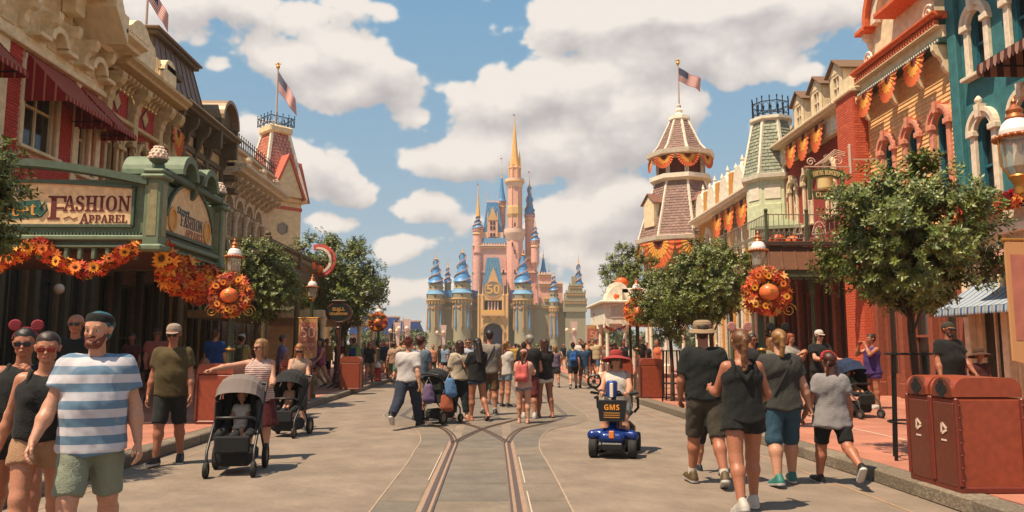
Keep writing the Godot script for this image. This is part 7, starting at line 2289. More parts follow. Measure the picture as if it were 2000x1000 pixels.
func stone_tower(p: Node3D, x: float, z: float, r: float, base_y: float, m: Material, tip: float, cone_y: float, cone_top: float):
	var blue := mat("c_blue", Color(0.26, 0.50, 0.70))
	var gold := mat("c_gold2", Color(0.78, 0.62, 0.43))
	var y := base_y   # height of the corbel table
	cst(p, "tower_shaft", x, z, [[r * 0.92, -14], [r * 0.85, 20], [r * 0.82, y]], m, 18)
	cst(p, "tower_head", x, z, [[r * 0.82, y - 8], [r * 1.0, y], [r * 1.05, y + 12], [r * 0.9, y + 12.5]], m, 18)
	cst(p, "gold_ring", x, z, [[r * 1.0, y - 0.6], [r * 1.09, y], [r * 1.09, y + 1.6], [r * 1.0, y + 2]], gold, 18)
	var c := MB.new(); var w := MB.new()
	for k in 18:
		var f := TAU * k / 18
		c.t = Transform3D(Basis(Vector3.UP, f), Vector3(x, 0, z) * CU); w.t = c.t
		c.box(Vector3(0, y - 4, r * 0.97) * CU, Vector3(1.6, 6, 2) * CU)
		if k % 3 == 0: w.box(Vector3(0, y + 7.5, r * 1.03) * CU, Vector3(3.2, 3.4, 1) * CU)
		if k % 4 == 0: w.box(Vector3(0, y + 25, r * 0.86) * CU, Vector3(2.8, 3.0, 1) * CU)
	part("corbels", c, gold, p)
	part("windows", w, mat("c_window", Color(0.16, 0.12, 0.11), 0.5, ""), p)
	cst(p, "skirt_roof", x, z, [[r * 1.1, y + 12], [r * 0.98, y + 15], [r * 0.84, y + 20.5]], mat("c_blue_pale", Color(0.40, 0.57, 0.70), 0.5, "worn", 2.0), 18)
	cst(p, "upper_drum", x, z, [[r * 0.8, y + 20], [r * 0.8, y + 31], [r * 0.86, y + 32]], m, 18)
	cst(p, "gold_ring", x, z, [[r * 0.84, y + 20.4], [r * 0.87, y + 21.2], [r * 0.84, y + 22]], gold, 18)
	cone_roof(p, x, z, cone_y, cone_top, r * 0.86, tip, true)
	# draped swags and hanging banners on the shaft
	var d := MB.new(); var hb := MB.new(); var bb := MB.new()
	for k in 5:
		var f := -1.5 + k * 0.75
		var pts := []
		for i in 9: pts.append(Vector3(sin(f + 0.75 * i / 8.0) * r * 0.88, y - 10 - 7 * sin(PI * i / 8.0), cos(f + 0.75 * i / 8.0) * r * 0.88) * CU + Vector3(x, 0, z) * CU)
		d.tube(pts, 0.9 * CU, 5)
		var q := Vector3(sin(f) * r * 0.9, 0, cos(f) * r * 0.9) + Vector3(x, 0, z)
		var bm := hb if k % 2 == 0 else bb
		bm.lathe(q * CU, [[1.6 * CU, (y - 58) * CU], [2.4 * CU, (y - 52) * CU], [1.3 * CU, (y - 30) * CU], [0.9 * CU, (y - 10) * CU]], 7)
	part("swags", d, mat("c_swag", Color(0.68, 0.46, 0.32)), p)
	part("banners", hb, mat("c_drape", Color(0.66, 0.50, 0.36), 0.8, "cloth", 1.0), p)
	part("blue_banners", bb, mat("c_drape_blue", Color(0.35, 0.52, 0.68), 0.8, "cloth", 1.0), p)
func castle():
	var p := thing("castle", "pink and stone castle with blue cone roofs and gold spires at the street's end", "castle", Vector3(0, 1.5, -188))
	var stone := mat("c_stone", Color(0.62, 0.58, 0.48), 0.9, "stone", 3.0, 0, 0.4)
	var pink := mat("c_pink", Color(0.87, 0.63, 0.57), 0.8, "worn", 4.0)
	var pink2 := mat("c_pink2", Color(0.89, 0.71, 0.64), 0.8, "worn", 4.0)
	var blue := mat("c_blue", Color(0.26, 0.50, 0.70), 0.5, "worn", 2.0)
	var gold := mat("c_gold2", Color(0.78, 0.62, 0.43), 0.7, "worn", 2.0)
	var gilt := mat("c_gilt", Color(0.85, 0.64, 0.36), 0.5, "worn", 1.0, 0.0)
	var dark := mat("c_window", Color(0.16, 0.12, 0.11), 0.5, "")
	# curtain walls
	cbx(p, "curtain_wall", -112, -28, -14, 78, -40, -8, stone); merlons(p, -112, -28, 80, -7, stone)
	cbx(p, "curtain_wall", 28, 150, -14, 82, -40, -8, stone); merlons(p, 28, 150, 84, -7, stone)
	cbx(p, "gallery", -98, -78, 82, 104, -36, -10, stone)
	var b := MB.new()
	b.prism([Vector2(-100, 100) * CU, Vector2(-97, 112) * CU, Vector2(-30, 112) * CU, Vector2(-28, 100) * CU], -30 * CU, -4 * CU)
	part("gallery_roof", b, blue, p)
	merlons(p, -100, -30, 96, -3, stone)
	cbx(p, "wall_step", 100, 130, 80, 96, -30, -6, stone); merlons(p, 100, 130, 97, -5, gold)
	# the keep
	cbx(p, "keep", -42, 26, 40, 208, -70, -30, pink)
	cbx(p, "keep_wing", 26, 88, 40, 178, -74, -34, pink)
	cbx(p, "pale_band", -43, 90, 150, 152.5, -75, -28.5, pink2)
	merlons(p, -42, 26, 205, -29, pink2, 2.6); merlons(p, 62, 90, 180, -33, pink2, 2.6)
	b = MB.new(); b.prism([Vector2(-24, 209) * CU, Vector2(-20, 220) * CU, Vector2(26, 220) * CU, Vector2(28, 209) * CU], -60 * CU, -28 * CU)
	part("low_blue_roof", b, mat("c_blue_pale", Color(0.40, 0.57, 0.70)), p)
	cbx(p, "roof_base", -22, 20, 218, 232, -62, -32, pink2)
	# the steep blue roof with its gabled dormer and white lattice
	b = MB.new()
	for e in [[0, Vector2(-21, 232), Vector2(-13, 294), Vector2(10, 294), Vector2(19, 232)]]: b.prism([e[1] * CU, e[2] * CU, e[3] * CU, e[4] * CU], -58 * CU, -36 * CU)
	part("steep_roof", b, blue, p)
	b = MB.new()
	for i in 6:
		b.bar(Vector3(-18 + i * 6, 240 + (i % 2) * 14, -35.6) * CU, Vector3(-12 + i * 6, 254 - (i % 2) * 14, -35.6) * CU, 0.9 * CU, 0.4 * CU)
		b.bar(Vector3(-14 + i * 4.4, 276 + (i % 2) * 10, -35.6) * CU, Vector3(-9.6 + i * 4.4, 286 - (i % 2) * 10, -35.6) * CU, 0.9 * CU, 0.4 * CU)
	part("roof_lattice", b, mat("c_lattice", Color(0.50, 0.68, 0.80), 0.5, "worn", 2.0), p)
	cbx(p, "roof_ridge", -14, 11, 294, 298, -52, -42, pink2)
	cst(p, "gilt_pinnacle", -13, -47, [[0.8, 298], [0.5, 308], [0.9, 309], [0.1, 318]], gilt, 6); cst(p, "gilt_pinnacle", 10, -47, [[0.8, 298], [0.5, 308], [0.9, 309], [0.1, 318]], gilt, 6)
	cbx(p, "dormer", -11, 8, 222, 258, -36, -28, pink)
	b = MB.new(); b.prism([Vector2(-11, 256) * CU, Vector2(-1.5, 284) * CU, Vector2(8, 256) * CU], -35 * CU, -27 * CU)
	part("dormer_gable", b, gold, p)
	for x in [-11.0, 8.0]: cst(p, "gilt_pinnacle", x, -29, [[1.4, 222], [1.4, 262], [0.2, 276]], gilt, 6)
	b = MB.new()
	for e in [[-4.5, 240], [1.5, 240], [-4.5, 250], [1.5, 250], [-4.5, 226], [1.5, 226]]: b.box(Vector3(e[0], e[1], -27.6) * CU, Vector3(4, 7, 1) * CU)
	part("dormer_windows", b, dark, p)
	# round turrets of the keep
	for t in [[-31, -34, 10, 190, 240, 264, 332, true], [17, -60, 8, 250, 300, 348, 378, false], [74, -50, 9.5, 180, 270, 330, 346, true], [84, -30, 8.5, 170, 214, 242, 262, true]]:
		var x: float = t[0]; var z: float = t[1]; var r: float = t[2]
		cst(p, "turret_shaft", x, z, [[r * 0.3, t[3] - 16], [r, t[3]], [r, t[4] - 8], [r * 1.12, t[4] - 6], [r * 1.15, t[4]]], pink, 14)
		cst(p, "turret_ring", x, z, [[r * 1.02, t[4] - 14], [r * 1.16, t[4] - 12], [r * 1.02, t[4] - 10]], gold, 14)
		if t[3] > 185: cst(p, "turret_foot", x, z, [[r * 0.98, 40], [r * 0.98, t[3] - 6]], pink, 14)
		cone_roof(p, x, z, t[4], t[5], r * 1.1, t[6], t[7])
		b = MB.new()
		for k in 7:
			b.t = Transform3D(Basis(Vector3.UP, -1.2 + k * 0.4), Vector3(x, 0, z) * CU)
			b.box(Vector3(0, t[4] - 3.5, r * 1.13) * CU, Vector3(1.4, 2, 0.8) * CU)
		part("turret_windows", b, dark, p)
	cst(p, "gold_spire", -31, -34, [[5, 264], [3, 285], [1.2, 310], [0.3, 330]], gilt, 8, true)
	# the great tower
	var T := 43.0
	cst(p, "tower_foot", T, -34, [[18, 30], [17.5, 222]], pink, 8, true)
	cst(p, "tower_corbel", T, -34, [[17, 214], [21, 226], [22, 230], [22, 238], [20, 238]], pink2, 16)
	cst(p, "tower_shaft", T, -34, [[15, 236], [15, 330]], pink, 8, true)
	for k in 8:   # slim gold ribs
		var f := TAU * (k + 0.5) / 8
		cst(p, "gold_rib", T + sin(f) * 15.4, -34 + cos(f) * 15.4, [[1.0, 240], [0.8, 275], [1.3, 276], [0.7, 278], [0.7, 328]], gold, 6)
	cst(p, "gold_crownwork", T, -34, [[15.5, 262], [17, 268], [16.4, 282], [15.3, 286]], gold, 8, true)
	cst(p, "high_balcony", T, -34, [[15, 322], [18.5, 332], [19.5, 334], [19.5, 341], [17, 341]], pink2, 16)
	cst(p, "balcony_gilding", T, -34, [[19, 333], [20.2, 334], [20.2, 336], [19.4, 336.5]], gilt, 16)
	cst(p, "lantern", T, -34, [[12, 340], [12, 362], [13.5, 364], [12, 366]], pink, 8, true)
	for k in 8:
		var f := TAU * (k + 0.5) / 8
		cst(p, "lantern_pinnacle", T + sin(f) * 12.5, -34 + cos(f) * 12.5, [[1.5, 340], [1.3, 366], [0.2, 380]], gilt, 6)
	cst(p, "great_spire", T, -34, [[11, 362], [8, 385], [5.5, 410], [3, 440], [1.3, 455], [0.7, 468], [0.3, 474]], gilt, 8, true)
	cst(p, "lesser_spire", T + 10, -36, [[4, 362], [2.4, 384], [0.8, 398], [0.2, 402]], gilt, 8, true)
	b = MB.new(); b.bar(Vector3(T, 470, -34) * CU, Vector3(T, 478, -34) * CU, 0.4 * CU, 0.4 * CU); b.box(Vector3(T - 1.6, 476, -34) * CU, Vector3(3, 2.4, 0.3) * CU)
	part("pennant", b, mat("c_pennant", Color(0.15, 0.25, 0.30), 0.8), p)
	b = MB.new()
	for e in [[43, 245], [43, 190], [38, 205], [43, 150], [20, 150], [60, 190]]: b.box(Vector3(e[0], e[1], -15.6) * CU, Vector3(3, 8, 1) * CU)
	part("tower_windows", b, dark, p)
	for e in [[17, 378, 390], [74, 346, 362], [-31, 330, 336]]:
		b = MB.new(); b.box(Vector3(e[0] - 1.5, e[2] - 2, -50) * CU, Vector3(3, 2.4, 0.3) * CU); b.bar(Vector3(e[0], e[1] - 4, -50) * CU, Vector3(e[0], e[2], -50) * CU, 0.4 * CU, 0.4 * CU)
		part("pennant", b, mat("c_pennant_red", Color(0.62, 0.14, 0.14), 0.8), p)
	# pink wing with two blue cones
	cbx(p, "pink_block", 90, 138, 40, 128, -60, -20, pink); merlons(p, 90, 138, 128, -19, pink2, 2.6)
	cbx(p, "pink_block", 90, 116, 128, 146, -56, -24, pink); merlons(p, 90, 116, 147, -23, pink2, 2.6)
	cone_roof(p, 101, -40, 140, 178, 10, 200, false); cone_roof(p, 112, -36, 140, 156, 4, 174, false)
	# stone towers
	stone_tower(p, -112, 0, 17.5, 92, stone, 197, 126, 172)
	stone_tower(p, -60, 6, 20, 94, stone, 202, 128, 184)
	stone_tower(p, 58, 6, 20, 92, stone, 198, 126, 180)
	stone_tower(p, 119, -2, 9.5, 78, stone, 152, 112, 140)
	cst(p, "small_turret", -90, -20, [[6.5, 80], [6.5, 128], [7.5, 129]], stone, 12); cone_roof(p, -90, -20, 128, 158, 7.5, 178, true)
	b = MB.new()
	for e in [[137, 182, 70, 92], [141, 180, 92, 108], [148, 174, 108, 122], [155, 168, 122, 140]]: b.box(Vector3((e[0] + e[1]) / 2, (e[2] + e[3]) / 2, -6) * CU, Vector3(e[1] - e[0], e[3] - e[2], e[1] - e[0]) * CU)
	b.box(Vector3(160, 28, -6) * CU, Vector3(38, 84, 38) * CU)
	part("fort_tower", b, stone, p)
	for e in [[137, 182, 92], [141, 180, 108], [148, 174, 122]]: merlons(p, e[0], e[1], e[2], (e[1] - e[0]) / 2 - 6, stone)
	cone_roof(p, 168, -4, 118, 164, 9, 186, true)
	# the gate: gold portal, blue roof with white lattice, medallion, balcony and arch
	b = MB.new()
	wall(b, -30 * CU, 30 * CU, -14 * CU, 104 * CU, [[0, -14 * CU, 38 * CU, 62 * CU, true], [0, 72 * CU, 34 * CU, 20 * CU]], 2.0)
	b.t = Transform3D(Basis.IDENTITY, Vector3.ZERO)
	var g := part("portal", b, gold, p, Vector3(0, 0, 1.6))
	b = MB.new(); b.prism(arc(0, 29 * CU, 24 * CU, 0, PI, 16) + arc(0, 29 * CU, 19.2 * CU, PI, 0, 16), 0, 0.4)
	part("arch_moulding", b, mat("c_arch", Color(0.70, 0.56, 0.38), 0.7, "worn", 2.0), g)
	cbx(p, "gate_doors", -20, 20, -14, 50, -2, 0, mat("c_door", Color(0.05, 0.10, 0.28), 0.5, "worn", 2.0))
	cbx(p, "gate_window", -17, 17, 70, 94, 0, 1, mat("c_window_blue", Color(0.08, 0.10, 0.22), 0.4, ""))
	for x in [-9.0, -3.0, 3.0, 9.0]: cst(p, "window_shaft", x, 8, [[1.6, 72], [1.6, 90]], pink2, 8)
	b = MB.new(); b.prism([Vector2(-22, 104) * CU, Vector2(-13, 176) * CU, Vector2(11, 176) * CU, Vector2(21, 104) * CU], -16 * CU, 6 * CU)
	part("gate_roof", b, mat("c_blue_gate", Color(0.30, 0.52, 0.66), 0.5, "worn", 2.0), p)
	b = MB.new()
	for i in 5:
		for s in [-1.0, 1.0]: b.bar(Vector3(s * (-18 + i * 6.5) * 0.95, 112, 6.3) * CU, Vector3(s * (-6 + i * 4.5) * 0.9, 174, 6.3) * CU, 0.6 * CU, 0.3 * CU)
	part("gate_lattice", b, mat("c_lattice", Color(0.5, 0.68, 0.8)), p)
	b = MB.new(); b.prism([Vector2(-14, 118) * CU, Vector2(0, 158) * CU, Vector2(14, 118) * CU], 6.5 * CU, 9.5 * CU)
	part("gate_gable", b, gold, p)
	b = MB.new(); b.t = Transform3D(Basis(Vector3.RIGHT, PI / 2), Vector3(0, 113, 10) * CU)
	b.lathe(Vector3.ZERO, [[0, 2.6 * CU], [14.5 * CU, 2.6 * CU], [14.5 * CU, 3.6 * CU], [17.5 * CU, 3.6 * CU], [18 * CU, 0], [0, 0]], 28)
	var md := part("medallion", b, mat("c_medal", Color(0.74, 0.56, 0.42), 0.5, "worn", 2.0, 0.2), p)
	b = MB.new(); b.t = Transform3D(Basis(Vector3.RIGHT, PI / 2), Vector3(0, 113, 12.8) * CU)
	b.lathe(Vector3.ZERO, [[0, 0.4 * CU], [14.2 * CU, 0.4 * CU]], 28)
	part("medallion_face", b, mat("c_medal_face", Color(0.55, 0.52, 0.46), 0.4, "stone", 2.0, 0.2), md)
	text(md, "50", 3.0, Vector3(0, 113 * CU, 13.4 * CU), gilt, "Droid Sans", 0.1)
	for x in [-28.0, -20.0, 20.0, 28.0]: cst(p, "portal_pinnacle", x, 13, [[2.2, -12], [2.0, 100], [2.6, 101], [1.4, 106], [0.2, 128]], gold, 8)
	cbx(p, "balcony", -22, 22, 62, 66, 10, 20, gold); cbx(p, "balcony_front", -22, 22, 66, 73, 18, 20, gilt)
	cst(p, "balcony_foot", 0, 13, [[2, 50], [10, 60], [12, 62]], gold, 12)
	for x in [-17.0, 17.0]: cst(p, "balcony_foot", x, 13, [[1, 52], [5, 60], [6, 62]], gold, 10)
	for x in [-40.0, 38.0]: cbx(p, "violet_flag", x - 4, x + 4, 94, 112, 10, 10.6, mat("c_violet", Color(0.30, 0.24, 0.45), 0.8, "cloth", 1.0))
	# square before the castle: blue-roofed stalls, banners and lamps
	for e in [[-196, 48, 22, 30, "behind the wreathed distant lamp"], [-160, 40, 26, 22, "beside the castle's outermost round tower"], [200, 46, 24, 28, "beyond the castle's square fort tower"], [-236, 50, 26, 34, "half hidden by the tall trees of the colonnade"]]:
		var s := thing("low_house", "low sandy house with a blue roof " + e[4], "building", Vector3(e[0] * 0.105, 0, -150 + (e[0] * 7) % 9), 0, "blue-roofed houses round the square")
		var w: float = e[2] * 0.12
		boxp("wall", Vector3(0, 2.2, 0), Vector3(w * 2, 4.4, 4), mat("sandy", Color(0.62, 0.47, 0.38), 0.85, "worn", 3.0), s)
		b = MB.new(); b.prism([Vector2(-w * 1.05, 4.2), Vector2(-w * 0.8, 4.4 + e[3] * 0.1), Vector2(w * 0.7, 4.4 + e[3] * 0.1), Vector2(w * 1.05, 4.2)], -2.2, 2.3)
		part("roof", b, mat("house_blue", Color(0.12, 0.25, 0.48), 0.6, "worn", 2.0), s)
		boxp("ridge", Vector3(0, 4.5 + e[3] * 0.1, 0), Vector3(w * 1.6, 0.3, 4.2), mat("sandy_light", Color(0.72, 0.56, 0.44), 0.8, "worn", 2.0), s)
		boxp("chimney", Vector3(-w * 0.7, 6.2, 0.5), Vector3(0.9, 3.0, 0.9), mat("sandy", Color(0.62, 0.47, 0.38)), s)
		for k in 3:
			b = MB.new(); b.prism([Vector2(-0.5, 0.2)] + arc(0, 1.9, 0.5, PI, 0, 8) + [Vector2(0.5, 0.2)], 2.0, 2.06)
			part("doorway", b, dark, s, Vector3(-w * 0.6 + k * w * 0.6, 0, 0))
	for i in 6:
		var s := thing("banner_mast", ["pale banner mast far off before the castle's outermost round tower", "pale banner mast far off beside the blue-roofed houses", "pale banner mast far off before the castle's gallery", "pale banner mast far off before the castle's pink wing", "pale banner mast far off before the fort tower", "pale banner mast far off beyond the white porch"][i], "banner", Vector3([-11.5, -14.3, -8.5, 10.8, 15.6, 13.4][i], 0, -100.0 - (i * 13) % 30), 0, "banner masts in the square")
		b = MB.new(); b.lathe(Vector3.ZERO, [[0.08, 0], [0.05, 5.4], [0.0, 5.6]], 8)
		part("mast", b, mat("mast", Color(0.66, 0.58, 0.52), 0.6), s)
		b = MB.new(); b.prism([Vector2(0.05, 5.2), Vector2(1.0, 5.2), Vector2(0.75, 1.6), Vector2(0.4, 1.9)], -0.02, 0.02)
		part("banner", b, mat("pale_banner", Color(0.74, 0.62, 0.58), 0.8, "cloth", 0.6), s)
		b = MB.new()
		for x in [-0.5, 0.5]: b.ball(Vector3(x, 4.0, 0.1), Vector3(0.28, 0.3, 0.28), 10, 7)
		b.bar(Vector3(-0.5, 3.7, 0.1), Vector3(0.5, 3.7, 0.1), 0.06, 0.06)
		part("globe_lamps", b, mat("globe", Color(0.75, 0.66, 0.58)), s)
	# leafy ground before the castle wall, and woods behind
	for i in 13:
		var x: float = [-26, -21, -15, 19, 24, 31, -32, 36, -40, 44, 9, -7, 52][i]
		tree("dark bushy tree far off " + ["behind the cream colonnade", "beside the blue-roofed houses", "before the outermost round tower", "beside the fort tower", "behind the white porch", "behind the mauve tower", "behind the yellow low house", "behind the yellow gabled house", "behind the arcade house", "behind the green turret", "beside the castle gate, low, on the fort tower side", "beside the castle gate, low, on the blue houses side", "behind the dormer house"][i], Vector3(x, 0, -128.0 - (i * 11) % 30), 1.6, Vector3(2.4, 1.9, 2.4) * (0.5 if absf(x) < 12 else 1.0), Vector3(0, 3.0 if absf(x) > 12 else 1.4, 0), 500, 0.5, 900 + i, Color(0.30, 0.34, 0.16), "trees round the castle square")
# ---------------------------------------------------------------- street furniture
func lamp(label: String, at: Vector3, s := 1.0, arms := false):
	var t := thing("street_lamp", label, "lamp", at, 0, "gas lamp style street lamps")
	var gr := mat("lamp_green", Color(0.20, 0.22, 0.12), 0.5, "worn", 0.6); var gd := mat("lamp_gold", Color(0.66, 0.46, 0.20), 0.4, "worn", 0.5, 0.5)
	var b := MB.new()
	b.lathe(Vector3.ZERO, [[0.17, 0], [0.17, 0.12], [0.14, 0.16], [0.13, 0.6], [0.1, 0.66], [0.075, 0.72], [0.065, 1.3], [0.08, 1.33], [0.055, 1.38], [0.05, 2.62 * s]], 14)
	part("post", b, gr, t)
	for y in [0.66, 1.33, 0.14]:
		b = MB.new(); b.lathe(Vector3(0, y, 0), [[0.12 if y < 1 else 0.08, -0.02], [0.135 if y < 1 else 0.09, 0], [0.12 if y < 1 else 0.08, 0.02]], 14)
		part("brass_ring", b, gd, t)
	for x in ([-0.3, 0.3] if arms else [0.0]):
		var n := Node3D.new(); n.name = "lantern"
		t.add_child(n, true); n.position = Vector3(x, 2.64 * s, 0); n.scale = Vector3.ONE * 0.78
		b = MB.new()
		b.lathe(Vector3.ZERO, [[0.05, -0.1], [0.06, 0], [0.09, 0.06], [0.11, 0.08], [0.1, 0.1]], 14)
		if arms: b.tube([Vector3(-x * 1.28, -0.3, 0), Vector3(-x * 0.6, -0.2, 0), Vector3(0, -0.1, 0)], 0.03, 7)
		for k in 4: b.tube([Vector3(0.09, 0.06, 0).rotated(Vector3.UP, k * PI / 2), Vector3(0.19, 0.2, 0).rotated(Vector3.UP, k * PI / 2), Vector3(0.2, 0.5, 0).rotated(Vector3.UP, k * PI / 2)], 0.011, 5)
		part("cradle", b, gd, n)
		b = MB.new(); b.lathe(Vector3.ZERO, [[0.09, 0.09], [0.14, 0.18], [0.155, 0.5]], 18)
		part("glass", b, glass("lamp_glass", Color(0.80, 0.76, 0.68), 0.35), n)
		b = MB.new(); b.lathe(Vector3.ZERO, [[0.03, 0.1], [0.045, 0.2], [0.02, 0.34], [0.0, 0.36]], 8)
		part("burner", b, gd, n)
		b = MB.new(); b.lathe(Vector3.ZERO, [[0.16, 0.49], [0.215, 0.5], [0.215, 0.52], [0.16, 0.54]], 24)
		for k in 20: b.ball(Vector3(sin(TAU * k / 20) * 0.205, 0.5, cos(TAU * k / 20) * 0.205), Vector3(0.032, 0.03, 0.032), 6, 4)
		part("scalloped_rim", b, mat("copper_rim", Color(0.62, 0.36, 0.20), 0.4, "worn", 0.4, 0.5), n)
		b = MB.new(); b.lathe(Vector3.ZERO, [[0.16, 0.53], [0.16, 0.58], [0.13, 0.66], [0.08, 0.71]], 18)
		part("white_dome", b, mat("dome", Color(0.80, 0.77, 0.76), 0.3, ""), n)
		b = MB.new(); b.lathe(Vector3.ZERO, [[0.08, 0.7], [0.1, 0.72], [0.075, 0.76], [0.085, 0.8], [0.04, 0.85], [0.02, 0.87], [0.03, 0.9], [0.0, 0.96]], 14)
		part("copper_finial", b, mat("copper_rim", Color(0.62, 0.36, 0.20)), n)
func bin(label: String, at: Vector3, w := 0.62):
	var t := thing("litter_bin", label, "litter bin", at, 0, "rust red litter bins")
	var side := mat("bin_side", Color(0.54, 0.245, 0.15), 0.4, "worn", 0.7); var door := mat("bin_door", Color(0.38, 0.19, 0.135), 0.35, "worn", 0.6); var edge := mat("bin_edge", Color(0.40, 0.155, 0.10), 0.4, "worn", 0.5)
	boxp("carcass", Vector3(0, 0.45, 0), Vector3(0.62, 0.86, w), side, t, 0.02)
	var b := MB.new()
	b.prism([Vector2(-0.325, 0.89), Vector2(0.325, 0.89)] + arc(0.205, 0.95, 0.12, 0, PI / 2, 6) + arc(-0.205, 0.95, 0.12, PI / 2, PI, 6), -w / 2, w / 2)
	part("rounded_lid", b, side, t)
	boxp("plinth", Vector3(0, 0.03, 0), Vector3(0.65, 0.06, w + 0.03), edge, t, 0.01)
	for x in [-0.315, 0.315]:
		for z in [-w / 2, w / 2]:
			b = MB.new(); b.box(Vector3(x, 0.47, z), Vector3(0.045, 0.82, 0.045), 0.012)
			for i in 7: b.ball(Vector3(x * 0.97, 0.12 + i * 0.115, z + signf(z) * 0.024), Vector3(0.011, 0.011, 0.008), 6, 4)
			part("corner_strap", b, edge, t)
	b = MB.new(); b.box(Vector3(-0.322, 0.44, 0), Vector3(0.014, 0.78, w - 0.08), 0.005)
	part("door", b, door, t)
	var f := MB.new(); f.t = Transform3D(Basis(Vector3.UP, -PI / 2), Vector3(-0.331, 0.98, 0))
	f.prism(arc(0, -0.07, w / 2 - 0.05, 0, PI, 10) + [Vector2(-w / 2 + 0.05, -0.1), Vector2(w / 2 - 0.05, -0.1)], -0.05, 0.0)
	var pl := part("flap", f, door, t)
	f = MB.new(); f.t = Transform3D(Basis(Vector3.UP, -PI / 2), Vector3(-0.333, 0.96, 0))
	for q in [Vector2(0.05, 0), Vector2(-0.05, 0), Vector2(0, 0.05), Vector2(0, -0.05)]: f.prism(arc(q.x, q.y, 0.042, 0, TAU, 10), -0.002, 0.003 + q.y * 0.01)
	part("clover_hole", f, mat("hole", Color(0.03, 0.025, 0.02), 0.9, ""), pl)
	f = MB.new(); f.t = Transform3D(Basis(Vector3.UP, -PI / 2), Vector3(-0.331, 0.58, 0))
	for k in 3: f.bar(Vector3(0.055, 0, 0.003).rotated(Vector3.BACK, k * TAU / 3), Vector3(-0.02, 0.05, 0.003).rotated(Vector3.BACK, k * TAU / 3), 0.025, 0.004)
	f.box(Vector3(0, -0.11, 0.002), Vector3(0.09, 0.016, 0.004))
	part("recycling_mark", f, mat("mark", Color(0.75, 0.66, 0.58), 0.7, ""), t)
func hang_banner(label: String, at: Vector3, w: float, h: float, turn := 0.0, big := "50"):
	var t := thing("street_banner", label, "banner", at, turn, "rosy anniversary banners")
	var b := MB.new()
	b.prism([Vector2(-w / 2, h), Vector2(w / 2, h), Vector2(w / 2, 0.06), Vector2(0, 0), Vector2(-w / 2, 0.06)], -0.012, 0.012)
	part("edge_cloth", b, mat("ban_gold", Color(0.72, 0.52, 0.34), 0.8, "cloth", 0.4), t)
	b = MB.new(); b.box(Vector3(0, h * 0.56, 0), Vector3(w * 0.86, h * 0.68, 0.03))
	part("rosy_field", b, mat("ban_rose", Color(0.66, 0.40, 0.33), 0.8, "worn", 1.4), t)
	text(t, big, h * 0.36, Vector3(0, h * 0.66, 0.018), mat("ban_pale", Color(0.80, 0.64, 0.54), 0.7, ""), "Droid Sans", 0.006, false)
	if big == "50": text(t, "MAGICAL", h * 0.1, Vector3(0, h * 0.36, 0.018), mat("ban_pale", Color(0.8, 0.64, 0.54)), "Droid Sans", 0.006, false)
	b = MB.new(); b.tube([Vector3(-w * 0.55, h + 0.02, 0), Vector3(w * 0.55, h + 0.02, 0)], 0.014, 6)
	part("rod", b, mat("lamp_gold", Color(0.66, 0.46, 0.20)), t)
func wheel(p: Node3D, at: Vector3, r: float, w: float):
	var n := Node3D.new(); n.name = "wheel"
	p.add_child(n, true); n.position = at; n.rotation.z = PI / 2
	var b := MB.new(); b.lathe(Vector3.ZERO, [[r * 0.62, -w / 2], [r * 0.92, -w / 2], [r, -w * 0.3], [r, w * 0.3], [r * 0.92, w / 2], [r * 0.62, w / 2]], 18)
	part("tyre", b, mat("rubber", Color(0.10, 0.095, 0.09), 0.8, "fine", 0.2), n)
	b = MB.new(); b.lathe(Vector3.ZERO, [[0, -w * 0.4], [r * 0.64, -w * 0.3], [r * 0.64, w * 0.3], [0, w * 0.4]], 14)
	part("rim", b, mat("rim", Color(0.42, 0.40, 0.38), 0.4, "fine", 0.2, 0.4), n)
